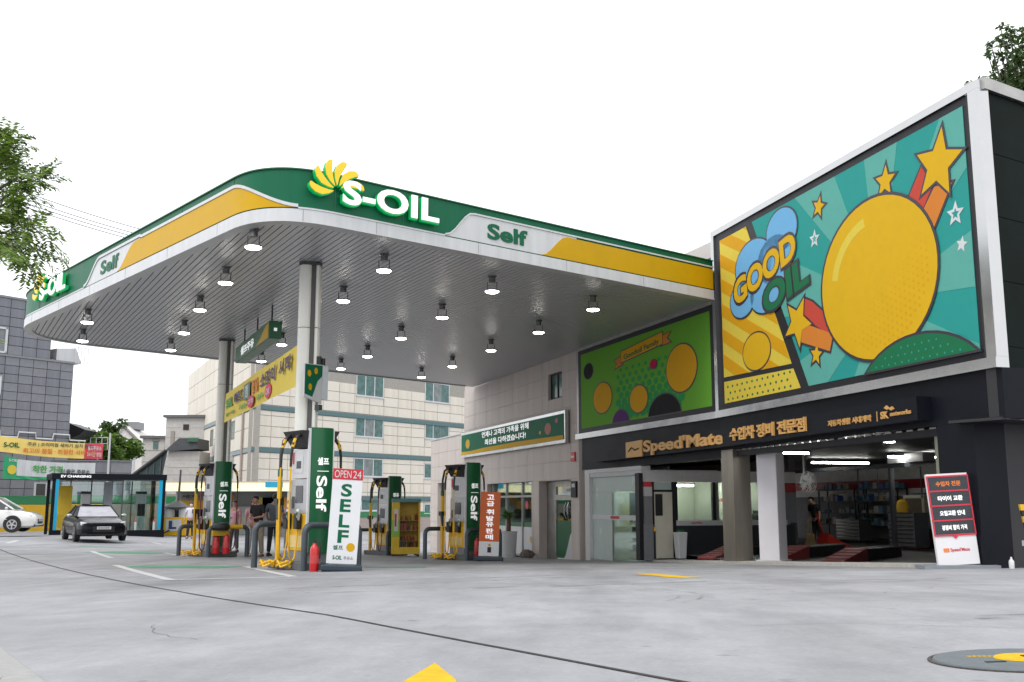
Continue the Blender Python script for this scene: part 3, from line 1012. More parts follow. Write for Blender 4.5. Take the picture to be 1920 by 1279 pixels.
# ---- green board (plane B)
gw = thing('green_board_wall', 'grey steel framed wall section carrying the green board under the canopy', 'wall', (SA.x, SA.y, 0), rotB)
MB().box(-8.75, -.03, .03, .4, 2.27, 5.3).build('backing', BLACK_M, gw)
m_ = MB().box(-8.75, -.07, -.05, .029, 4.95, 5.22)
m_.build('top_trim', STEEL_D, gw)
MB().box(-8.75, -8.60, -.05, .029, 2.27, 4.948).build('side_trim', STEEL_D, gw)
MB().box(-8.80, -.07, -.10, .12, 2.10, 2.268).build('bottom_trim', STEEL, gw)
MB().box(-8.45, -.0, -.02, .35, 1.12, 2.098).build('navy_band', NAVY, gw)
gb = thing('green_board', 'smaller bright green picture board with ribbon and halftone dots', 'billboard', (SA.x, SA.y, 0), rotB)
MB().box(-8.59, -.07, -.06, .028, 2.275, 4.94).build('frame', BLACK_M, gb)
GB = mat('print_lime', (0.130, 0.359, 0.035), .65, var=.03, spec=.12)
GB2 = mat('print_mid_green', (0.024, 0.279, 0.076), .65, var=.03, spec=.12)
gwin = rect(-8.35, -.28, 2.42, 4.80)
MB().slab(gwin, -.067, -.0602).build('green_panel', GB, gb)
m_ = MB()
for i in range(10):
    for j in range(8):
        px, pz = -5.6 + i * .40 + (j % 2) * .2, 2.62 + j * .19
        if 2.5 < pz < 4.1: m_.slab(circ(px, pz, .055 + .012 * (7 - j), 10, 1.5), -.0705, -.0675)
m_.build('halftone_dots', GB2, gb)
outlined([(-5.8, 4.02), (-5.25, 4.10), (-5.25, 4.36), (-5.8, 4.28), (-5.62, 4.15)], OP, gb, 'ribbon_tail', y=-.071, off=.03)
outlined([(-2.9, 4.30), (-2.3, 4.32), (-2.5, 4.46), (-2.3, 4.60), (-2.9, 4.55)], OP, gb, 'ribbon_tail', y=-.071, off=.03)
outlined([(-5.35, 4.16), (-2.75, 4.34), (-2.75, 4.66), (-5.35, 4.48)], YP_D, gb, 'ribbon', y=-.076, off=.03)
text('Goodoil Family', -5.15, -2.95, 4.25, 4.45, -.084, GP, gb, bold=.02, curve=slant(-4.05, 4.35, .07))
PU = mat('print_violet', (.10, .03, .16), .65, var=.03, spec=.12)
gw2 = rect(-8.33, -.30, 2.43, 4.78)
outlined(clip_poly(circ(-5.45, 2.35, .42, 28, 1.35), gw2), PU, gb, 'violet_dot', y=-.072, off=.035)
outlined(clip_poly(circ(-2.75, 2.35, .62, 32, 1.5), gw2), mat('print_black', (.014, .014, .016), .65, var=.03, spec=.12), gb, 'black_dot', y=-.072, off=.035)
outlined(circ(-7.75, 4.2, .24, 24, 1.45), MATS['print_black'], gb, 'black_dot', y=-.072, off=.03)
outlined(circ(-3.3, 3.85, .12, 20, 1.6), mat('print_pink_red', (.42, .01, .06), .65, var=.03, spec=.12), gb, 'red_dot', y=-.082, off=.025)
outlined(circ(-6.7, 3.25, .46, 32, 1.45), YP_D, gb, 'plain_disc', y=-.076, off=.04)
outlined(circ(-4.25, 2.98, .38, 32, 1.45), YP_D, gb, 'plain_disc', y=-.076, off=.04)
outlined(circ(-1.75, 3.55, .62, 36, 1.3), YP_D, gb, 'plain_disc', y=-.076, off=.04)

us = thing('setback_storey', 'pale parapet and teal glazing of a storey set back above the green board', 'building', (SA.x, SA.y, 0), rotB)
MB().box(-8.7, -.06, .5, 4.0, 5.31, 5.95).build('wall', mat('storey_blue', (.03, .17, .42), .5, var=.08), us)
MB().box(-8.7, -.06, .5, 4.0, 5.952, 6.36).build('glazing', mat('storey_glass', (.22, .42, .42), .2, var=.2, scale=2), us)
MB().box(-8.75, -.06, .42, 4.05, 6.362, 6.78).build('parapet', mat('parapet_pale', (.48, .45, .43), .6, var=.06), us)
for u in (-6.6, -4.5, -2.4):
    MB().box(u, u + .06, .46, .499, 5.95, 6.36).build('mullion', GREY_D, us)

# ---- gold lettered workshop sign
ss = thing('workshop_sign', 'long navy sign box with gold lettering above the open garage bays', 'sign', (SA.x, SA.y, 0), rotA)
s1 = MB()
dB = rotB - rotA
cB, sB = math.cos(dB), math.sin(dB)
def b2a(x, y, z):
    return (x * cB - y * sB, x * sB + y * cB, z)
q0 = [b2a(-6.9, -.30, 1.30), b2a(.0, -.30, 1.36), b2a(.0, -.0, 1.36), b2a(-6.9, -.0, 1.30)]
q1 = [b2a(-6.9, -.30, 1.60), b2a(.0, -.30, 1.78), b2a(.0, -.0, 1.78), b2a(-6.9, -.0, 1.60)]
seg = MB()
seg.hexa(q0, q1)
seg.build('sign_box', NAVY, ss)
q2 = [(0.0, -.302, 1.36), (7.9, -.302, 1.42), (7.9, -.021, 1.42), (0.0, -.021, 1.36)]
q3 = [(0.0, -.302, 1.78), (7.9, -.302, 1.82), (7.9, -.021, 1.82), (0.0, -.021, 1.78)]
MB().hexa(q2, q3).build('sign_box', NAVY, ss)
holder = bpy.data.objects.new('sign_lettering', None)
COL.objects.link(holder); holder.parent = ss; holder.rotation_euler.z = dB
def lin(x, z):
    return (x, z)
MB().slab([(-4.60, 1.33), (-3.60, 1.33), (-3.60, 1.78), (-4.60, 1.76)], -.34, -.30).build('logo_plate', GOLD, holder)
MB().tube([(-4.42, -.345, 1.5), (-4.22, -.345, 1.6), (-4.02, -.345, 1.52), (-3.78, -.345, 1.56)], .018, 6).build('logo_mark', NAVY, holder)
text("Speed'Mate", -3.48, .66, 1.34, 1.76, -.305, GOLD, holder, bold=.03, depth=.05)
text('수입차 정비 전문점', 1.12, 4.42, 1.47, 1.76, -.306, GOLD, ss, bold=.03, depth=.05)
text('자동차생활 시대개막', 5.2, 6.62, 1.50, 1.62, -.306, GOLD, ss, bold=.02, depth=.02)
MB().box(6.78, 6.79, -.32, -.306, 1.48, 1.66).build('divider', GOLD, ss)
text('SK', 6.9, 7.12, 1.51, 1.64, -.306, GOLD, ss, bold=.03, depth=.02)
text('networks', 7.18, 7.75, 1.54, 1.62, -.306, GOLD, ss, bold=.02, depth=.02)
MB().slab([(7.0, 1.70), (7.08, 1.74), (7.16, 1.69), (7.1, 1.66)], -.32, -.306).slab([(7.13, 1.68), (7.24, 1.71), (7.3, 1.66), (7.2, 1.64)], -.32, -.306).build('wing_mark', GOLD, ss)

# ================================================================== CANOPY
can = thing('canopy', 'large station canopy with green, yellow and white fascia and slatted metal underside', 'canopy')
O_ = Vector((-4.27, 17.2)); e1 = Vector((.774, .633)); e2 = Vector((-.644, .765))
Rp = Vector((4.97, 24.75)); CL = Vector((-15.27, 30.25)); FP = Vector((-2.10, 43.30))
far_d = (FP - CL).normalized()
def bez(a, c, b, n):
    return [a * (1 - t) ** 2 + c * 2 * t * (1 - t) + b * t * t for t in [i / n for i in range(n + 1)]]
pathp = [Rp]
a0 = O_ + e1 * 1.35; b0 = O_ + e2 * 1.35
pathp += [Rp + (a0 - Rp) * (i / 60) for i in range(1, 60)]
nc0 = len(pathp); pathp += bez(a0, O_, b0, 14); nc1 = len(pathp) - 1
a1 = CL - e2 * 3.0; b1 = CL + far_d * 3.0
pathp += [b0 + (a1 - b0) * (i / 80) for i in range(1, 80)]
pathp += bez(a1, CL, b1, 16)
pathp += [b1 + (FP - b1) * (i / 20) for i in range(1, 21)]
S_ = [0.0]
for i in range(1, len(pathp)):
    S_.append(S_[-1] + (pathp[i] - pathp[i - 1]).length)
NRM = []
for i in range(len(pathp)):
    d = (pathp[min(i + 1, len(pathp) - 1)] - pathp[max(0, i - 1)]).normalized()
    NRM.append(Vector((-d.y, d.x)) if False else Vector((-d.y, d.x)))
# outward = pointing away from the canopy centre
ctr = Vector((-4.5, 30))
NRM = [n if n.dot(pathp[i] - ctr) > 0 else -n for i, n in enumerate(NRM)]
def on_path(s):
    s = min(max(s, 0), S_[-1])
    lo = 0
    for i in range(len(S_) - 1):
        if S_[i] <= s <= S_[i + 1]:
            lo = i; break
    t = (s - S_[lo]) / max(1e-9, S_[lo + 1] - S_[lo])
    return pathp[lo] * (1 - t) + pathp[lo + 1] * t, (NRM[lo] * (1 - t) + NRM[lo + 1] * t).normalized()
def band(name, s0, s1, zlo, zhi, off, m, parent=can, th=0.012, step=0.12):
    n = max(2, int((s1 - s0) / step))
    ss = [s0 + (s1 - s0) * i / n for i in range(n + 1)]
    vs = []
    for s in ss:
        p, nr = on_path(s)
        a, b = (zlo(s) if callable(zlo) else zlo), (zhi(s) if callable(zhi) else zhi)
        b = max(b, a + .0005)
        for o in (off, off - th):
            q = p + nr * o
            vs += [(q.x, q.y, a), (q.x, q.y, b)]
    fs = []
    for i in range(n):
        k, j = 4 * i, 4 * (i + 1)
        fs += [(k, j, j + 1, k + 1), (k + 2, k + 3, j + 3, j + 2), (k + 1, j + 1, j + 3, k + 3), (k, k + 2, j + 2, j)]
    fs += [(0, 1, 3, 2), (4 * n, 4 * n + 2, 4 * n + 3, 4 * n + 1)]
    return MB().add(vs, fs).build(name, m, parent, smooth=True)
def sm(t):
    t = min(max(t, 0), 1)
    return t * t * (3 - 2 * t)
sA1, sB0 = S_[nc0], S_[nc1]
tS = lambda t: sB0 + (t - 1.35)
band('fascia_green', 0, S_[-1], 5.24, 5.97, 0.0, GREEN, th=.05)
band('fascia_white_band', 0, S_[-1], 5.0, 5.238, 0.02, WHITE, th=.05)
ZB = 5.262
def front_white(s): return ZB + (5.80 - ZB) * sm((8.12 - s) / .66)
def front_yel(s): return ZB + (5.765 - ZB) * sm((5.62 - s) / .74)
band('white_panel', 4.6, 8.12, ZB, front_white, .012, WHITE)
band('yellow_panel', .02, 5.62, ZB, front_yel, .020, YEL)
def left_white(s):
    return ZB + (5.80 - ZB) * sm((tS(9.58) - s) / 1.03)
def left_yel(s):
    return ZB + (5.765 - ZB) * min(sm((s - tS(-.15)) / 1.5), sm((tS(7.36) - s) / 1.07))
band('white_panel', tS(6.0), tS(9.58), ZB, left_white, .012, WHITE)
band('yellow_panel', tS(-.15), tS(7.36), ZB, left_yel, .020, YEL)
# thin white edging that follows the waves
def front_edge(s): return max(front_white(s), front_yel(s)) + .004
band('white_edging', 0, 8.14, lambda s: front_edge(s), lambda s: front_edge(s) + .035, .03, WHITE)
band('white_edging', 8.14, tS(-.15), ZB - .02, ZB + .012, .03, WHITE)
def left_edge(s): return max(left_white(s) if s > tS(5.9) else 0, left_yel(s)) + .004
band('white_edging', tS(-.15), tS(9.6), left_edge, lambda s: left_edge(s) + .06, .035, WHITE)
band('white_edging', tS(9.6), tS(14.6), ZB - .02, ZB + .012, .03, WHITE)
for s_ in [sA1, sB0] + [1.9 + 2.4 * k for k in range(4)] + [sB0 + 2.4 * k for k in range(1, 6)]:
    band('panel_joint', s_, s_ + .014, 5.262, 5.965, .006, GREEN_D)
    band('panel_joint', s_ + .6, s_ + .612, 5.02, 5.236, .0225, mat('white_joint', (.30, .30, .30), .7, var=.05))
# top flashing and roof sheet
band('top_flashing', 0, S_[-1], 5.972, 5.995, .03, GREEN_D, th=.12)
inner = [(pathp[i] - NRM[i] * .06) for i in range(len(pathp))]
MB().prism([(p.x, p.y) for p in inner], 5.75, 5.80).build('roof_sheet', GREY_L, can)
# bottom lip
vs = []
for i, p in enumerate(pathp):
    a, b = p + NRM[i] * .018, p - NRM[i] * .20
    vs += [(a.x, a.y, 4.998), (b.x, b.y, 4.985), (b.x, b.y, 5.03)]
fs = []
for i in range(len(pathp) - 1):
    k = 3 * i
    fs += [(k, k + 3, k + 4, k + 1), (k + 1, k + 4, k + 5, k + 2)]
MB().add(vs, fs).build('bottom_lip', mat('lip_grey', (.5, .5, .5), .4, metal=.3), can, smooth=True)
# soffit deck (dark gap) and slats
inn = [(p - NRM[i] * .19) for i, p in enumerate(pathp)]
outline = [(p.x, p.y) for p in inn]
area = sum(outline[i][0] * outline[(i + 1) % len(outline)][1] - outline[(i + 1) % len(outline)][0] * outline[i][1] for i in range(len(outline)))
if area < 0: outline = outline[::-1]
q0_ = Vector(pathp[0]) + e1 * .6
q1_ = Vector(pathp[-1]) + far_d * .6
outline = outline + [(q0_.x, q0_.y), (q1_.x, q1_.y)] if area < 0 else outline + [(q1_.x, q1_.y), (q0_.x, q0_.y)]
def hull(P):
    P = sorted(set((round(a_, 5), round(b_, 5)) for a_, b_ in P))
    def half(S_):
        h = []
        for p_ in S_:
            while len(h) >= 2 and (h[-1][0] - h[-2][0]) * (p_[1] - h[-2][1]) - (h[-1][1] - h[-2][1]) * (p_[0] - h[-2][0]) <= 1e-9:
                h.pop()
            h.append(p_)
        return h
    lo_, up_ = half(P), half(P[::-1])
    return lo_[:-1] + up_[:-1]
outline = hull(outline)
MB().prism(outline, 5.045, 5.06).build('soffit_deck', GAP, can)
sdv = Vector((math.cos(R(119)), math.sin(R(119)))); sdn = Vector((sdv.y, -sdv.x))
proj_ = [Vector(p).dot(sdn) for p in outline]
k0, k1 = min(proj_), max(proj_)
PIT = 0.135
k = k0
while k < k1:
    a = k + .011; b = k + PIT - .011
    strip = [sdn * a + sdv * -60, sdn * b + sdv * -60, sdn * b + sdv * 60, sdn * a + sdv * 60]
    strip = [(p.x, p.y) for p in strip]
    q = clip_poly(strip, outline)
    if q:
        MB().prism(q, 5.02, 5.043).build('soffit_slat', SOFFIT, can)
    k += PIT

# illuminated lettering and petals on the two faces
HALO = mat('letter_halo', (.0, .28, .07), .4, var=0, emit=.16, ecol=(.0, .70, .16))
PETAL = mat('petal_yellow', (.62, .40, .01), .4, var=.02, emit=.22, ecol=(1, .68, .02))
def blade(cx, cz, r, a, wd, bend):
    """one curved, blunt-ended petal blade"""
    L_, R_ = [], []
    for t_, ww in ((.16, .05), (.35, .5), (.6, .95), (.82, 1.0), (.95, .8), (1.0, .45)):
        aa = a + bend * t_ * t_
        x, z = cx + r * t_ * math.sin(aa), cz + r * t_ * math.cos(aa)
        nx, nz = math.cos(aa), -math.sin(aa)
        L_.append((x - nx * wd * ww * .5, z - nz * wd * ww * .5)); R_.append((x + nx * wd * ww * .5, z + nz * wd * ww * .5))
    return L_ + R_[::-1]
def logo(parent, x0, x1, xp, z0=5.42, z1=5.90, pr=.56, pz=5.66):
    text('S-OIL', x0, x1, z0 - .02, z1 - .02, -.05, HALO, parent, name='letter_return', bold=.04, depth=.08, font_space=1.05)
    text('S-OIL', x0 + .01, x1 - .01, z0 + .01, z1 - .01, -.131, LETTER_W, parent, name='letter_face', bold=.032, depth=.02, font_space=1.05)
    for k, a in enumerate((-1.95, -1.32, -.72, -.16, .40, .92)):
        MB().slab([(x, z - .02) for x, z in blade(xp, pz, pr, a, .155, .42)], -.13, -.05).build('petal_return', HALO, parent)
        MB().slab(blade(xp, pz, pr, a, .145, .42), -.15, -.131).build('petal', PETAL, parent)
fx = thing('canopy_logo', 'illuminated white brand letters with yellow petals on the front fascia', 'sign', (O_.x, O_.y, 0), math.atan2(e1.y, e1.x))
LR = (Rp - O_).length
logo(fx, LR - 10.52, LR - 8.36, LR - 10.62)
fl_ = thing('canopy_logo', 'brand letters with yellow petals at the far end of the left fascia', 'sign', (O_.x, O_.y, 0), math.atan2(-e2.y, -e2.x))
logo(fl_, -12.95, -10.75, -13.05)
holder = bpy.data.objects.new('fascia_lettering', None); COL.objects.link(holder); holder.parent = can
holder.location = (O_.x, O_.y, 0); holder.rotation_euler.z = math.atan2(e1.y, e1.x)
text('Self', LR - 7.08, LR - 6.02, 5.37, 5.70, -.022, GREEN, holder, bold=.03, depth=.01)
holder = bpy.data.objects.new('fascia_lettering', None); COL.objects.link(holder); holder.parent = can
holder.location = (O_.x, O_.y, 0); holder.rotation_euler.z = math.atan2(-e2.y, -e2.x)
text('Self', -8.45, -7.25, 5.37, 5.70, -.022, GREEN, holder, bold=.03, depth=.01)

# lamps under the canopy
LP = [(-4.74, 18.25), (-2.58, 20.15), (-.44, 22.18), (1.96, 24.3), (-6.09, 21.3), (-3.91, 23.25), (-1.76, 25.36), (.73, 27.61),
      (-7.56, 24.36), (-5.30, 26.5), (-3.14, 28.6), (-.64, 30.92), (-9.0, 27.7), (-6.78, 29.77), (-4.59, 32.17), (-2.03, 34.56),
      (-10.39, 30.82), (-8.22, 33.26), (-5.92, 35.11), (-3.34, 37.5), (-10.97, 26.04), (-12.35, 29.08)]
LN = ['nearest the front corner', 'second along the front row', 'third along the front row', 'front row, beside the picture boards']
proto = None
CHR = mat('lamp_housing', (.16, .165, .17), .25, metal=.8, var=.1)
def canopy_lamp():
    t = thing('canopy_lamp', 'x', 'lamp')
    MB().lathe([(.0001, .0), (.10, .0), (.10, -.02), (.075, -.04), (.075, -.15), (.0001, -.15)], seg=14).build('housing', CHR, t, smooth=True)
    m_ = MB()
    for sx in (-1, 1):
        m_.box(sx * .105 - .008, sx * .105 + .008, -.012, .012, -.33, -.13)
    m_.build('bracket', GREY_D, t)
    MB().lathe([(.0001, -.305), (.13, -.312), (.158, -.322), (.158, -.345), (.145, -.35)], seg=20).build('rim', CHR, t, smooth=True)
    MB().lathe([(.150, -.345), (.148, -.358), (.125, -.374), (.08, -.384), (.0001, -.388)], seg=20).build('lens', LAMP, t, smooth=True)
    return t
for i, (x, y) in enumerate(LP):
    t = canopy_lamp() if proto is None else copy_tree(proto)
    proto = proto or t
    t.location = (x, y, 5.02)
    rowi = [0] * 4 + [1] * 4 + [2] * 4 + [3] * 4 + [4] * 4 + [3, 4]
    posi = [1, 2, 3, 4, 1, 2, 3, 4, 1, 2, 3, 4, 2, 3, 4, 5, 2, 3, 4, 5, 1, 1]
    tag(t, '%s from the left in the %s row of lit canopy downlights' % (['', 'first', 'second', 'third', 'fourth', 'fifth'][posi[i]], ['front', 'second', 'middle', 'fourth', 'back'][rowi[i]]), 'lamp', 'downlights under the canopy')

# ------------------------------------------------------------------ columns
def column(loc, rz, label):
    t = thing('canopy_column', label, 'column', loc, rz, 'columns carrying the canopy')
    z0, z1 = gz(loc[0], loc[1]) - .05, 4.99
    def stad(x0, x1, hy, n=10):
        pts = []
        for i in range(n + 1):
            a = -math.pi / 2 + math.pi * i / n
            pts.append((x1 - hy * .5 + hy * .5 * math.cos(a), hy * math.sin(a)))
        for i in range(n + 1):
            a = math.pi / 2 + math.pi * i / n
            pts.append((x0 + hy * .5 + hy * .5 * math.cos(a), hy * math.sin(a)))
        return pts
    H = [z0, 1.2, 3.62, z1]
    for i in range(3):
        MB().prism(stad(-.225, .06, .21), H[i] + .008, H[i + 1] - .008).build('cladding_panel', COLM, t, smooth=True)
        MB().prism(stad(.085, .235, .19), H[i] + .008, H[i + 1] - .008).build('cladding_panel', COLM, t, smooth=True)
    MB().box(-.18, .19, -.15, .15, z0, z1).build('core', SEAM, t)
    MB().box(-.23, .24, -.22, .22, 4.94, 4.985).build('collar', GREY_D, t)
    return t
column((-4.22, 20.95, 0), R(10), 'nearer pale canopy column rising behind the front fuel pump')
column((-8.72, 30.95, 0), R(14), 'farther pale canopy column rising behind the pump with two extinguishers')

# banner between columns
def rot_to(a, b):
    return math.atan2(b[1] - a[1], b[0] - a[0])
p_a, p_b = (-8.58, 30.55), (-4.45, 21.0)
bl = math.hypot(p_b[0] - p_a[0], p_b[1] - p_a[1])
bn = thing('yellow_banner', 'yellow printed banner tied between the two canopy columns', 'banner', (p_a[0], p_a[1], 0), rot_to(p_a, p_b))
def cloth(x0, x1, z0, z1, y, amp, seed, nx=40, nz=6, th=.006, zsag=0.0):
    rnd = random.Random(seed)
    ph = [rnd.uniform(0, 6) for _ in range(4)]
    vs = []
    for j in range(nz + 1):
        for i in range(nx + 1):
            u = i / nx; v = j / nz
            yy = y + amp * (math.sin(u * 9 + ph[0] + v * 2) + .6 * math.sin(u * 17 + ph[1] - v * 3))
            sag = -zsag * math.sin(math.pi * u) + amp * .5 * math.sin(u * 7 + ph[2])
            vs.append((x0 + (x1 - x0) * u, yy, z0 + (z1 - z0) * v + sag))
    n = nx + 1
    fs = [(j * n + i, j * n + i + 1, (j + 1) * n + i + 1, (j + 1) * n + i) for j in range(nz) for i in range(nx)]
    return MB().add(vs, fs)
BANY = mat('banner_yellow', (.80, .60, .06), .6, var=.05, scale=2)
cloth(.05, bl - .1, 2.44, 3.30, 0, .012, 5).build('cloth', BANY, bn, smooth=True)
PURP = mat('print_purple', (.07, .04, .13), .6, var=.05)
GRN2 = mat('print_grass', (.07, .34, .07), .6, var=.05)
ORG2 = mat('print_tangerine', (.68, .17, .02), .6, var=.05)
PNK2 = mat('print_pink', (.66, .05, .12), .6, var=.05)
text('S-OIL', .5, 1.7, 2.80, 3.08, -.04, GRN2, bn, bold=.05)
text('빠르고', 2.05, 3.6, 2.78, 3.12, -.04, PURP, bn, bold=.03)
MB().box(3.75, 4.75, -.045, -.035, 2.74, 3.16).build('print_block', GREEN_D, bn)
text('정', 4.0, 4.5, 2.78, 3.12, -.047, WHITE, bn, bold=.03)
text('품질', 4.95, 5.9, 2.80, 3.14, -.04, ORG2, bn, bold=.03)
text('소망이', 6.2, 8.2, 2.80, 3.16, -.04, PURP, bn, bold=.03)
text('시작', 8.6, 10.0, 2.82, 3.18, -.04, PURP, bn, bold=.03)
text('좋은기름', .5, 2.1, 2.56, 2.66, -.04, GRN2, bn, bold=.01)
text('주유는', 3.0, 4.2, 2.54, 2.68, -.04, GRN2, bn, bold=.02)
MB().slab(circ(4.9, 2.62, .15, 20, 3.4), -.045, -.035).build('print_block', PNK2, bn)
text('고객', 4.55, 5.25, 2.55, 2.69, -.047, WHITE, bn, bold=.02)
text('모두', 5.7, 6.7, 2.55, 2.69, -.04, GRN2, bn, bold=.02)
MB().slab(circ(7.35, 2.64, .17, 20, 2.4), -.045, -.035).build('print_block', PNK2, bn)
text('OK', 7.1, 7.6, 2.56, 2.71, -.047, WHITE, bn, bold=.02)

# hanging green sign
p_a, p_b = (-8.05, 29.5), (-6.02, 25.0)
hs = thing('hanging_sign', 'green box sign with yellow tip hung on rods from the canopy', 'sign', (p_a[0], p_a[1], 0), rot_to(p_a, p_b))
hl = math.hypot(p_b[0] - p_a[0], p_b[1] - p_a[1])
MB().box(0, hl, 0, .32, 4.09, 4.54).build('sign_box', GREEN_D, hs, bevel=.02)
MB().slab([(hl - .05, 4.12), (hl - .05, 4.50), (hl - .35, 4.46), (hl - .75, 4.36), (hl - 1.1, 4.24), (hl - 1.6, 4.13), (hl - 1.7, 4.11)], -.008, -.001).build('yellow_tip', YEL, hs)
text('셀프주유', .9, 2.9, 4.18, 4.42, -.001, LETTER_W, hs, bold=.03, depth=.006)
for xx in (.5, hl / 2, hl - .5):
    MB().cyl((xx, .16, 4.541), (xx, .16, 5.02), .022, seg=8).build('rod', GREY_D, hs)
MB().box(hl + .001, hl + .006, .12, .2, 4.28, 4.36).build('end_mark', LETTER_W, hs)

# small green/white board on the near column
cs = thing('column_board', 'green and white notice board strapped to the near canopy column', 'sign', (-4.02, 20.62, 0), R(72))
bpts = [(-.42, 2.12), (.30, 2.16), (.30, 2.86), (-.1, 2.86), (-.42, 2.70)]
MB().slab([(-.42, 2.14), (.30, 2.05), (.30, 2.86), (-.42, 2.80)], -.03, .0).build('board', WHITE, cs)
MB().slab([(-.41, 2.2), (-.1, 2.16), (.1, 2.5), (.29, 2.62), (.29, 2.84), (-.41, 2.79)], -.036, -.031).build('green_area', GREEN, cs)
for a, b in ((-.25, 2.62), (0.02, 2.7), (-.2, 2.35)):
    MB().slab(circ(a, b, .07, 12), -.041, -.0365).build('print_spot', YEL, cs)
MB().box(.31, .55, -.03, .03, 2.15, 2.86).build('side_board', mat('pale_board', (.62, .66, .70), .4, var=.05), cs)
MB().cyl((.2, 0, 2.86), (.2, 0, 3.02), .05).cyl((.36, 0, 2.86), (.36, 0, 3.0), .05).build('bracket', BLACK, cs)
MB().box(.16, .3, -.05, .05, 1.92, 2.03).build('clamp', GREY_D, cs)

# ================================================================== FUEL PUMPS
ISL = mat('island_kerb', (.10, .105, .11), .7, var=.15, scale=10)
CREAM = mat('pump_cream', (.66, .52, .22), .45, var=.06)
PGREY = mat('pump_silver', (.42, .425, .44), .3, metal=.35, var=.06)
SCREEN = mat('pump_screen', (.03, .035, .045), .1, var=.1)
ISLR = math.atan2(e1.y, e1.x)
HOSE_R = mat('hose_red', (.16, .012, .012), .45, var=.1)
def arc(c, r, a0, a1, n=6, ax='xz'):
    out = []
    for i in range(n + 1):
        a = a0 + (a1 - a0) * i / n
        out.append((c[0] + r * math.cos(a), c[1], c[2] + r * math.sin(a)))
    return out
def guard(x0, x1, y, h, r=.06):
    c = .14
    path = [(x0, y, 0), (x0, y, h - c)] + [(x0 + c - c * math.cos(a), y, h - c + c * math.sin(a)) for a in (.4, .8, 1.2, 1.57)]
    path += [(x1 - c + c * math.sin(a), y, h - c + c * math.cos(a)) for a in (0, .4, .8, 1.2)] + [(x1, y, h - c), (x1, y, 0)]
    return MB().tube(path, r, 10), path
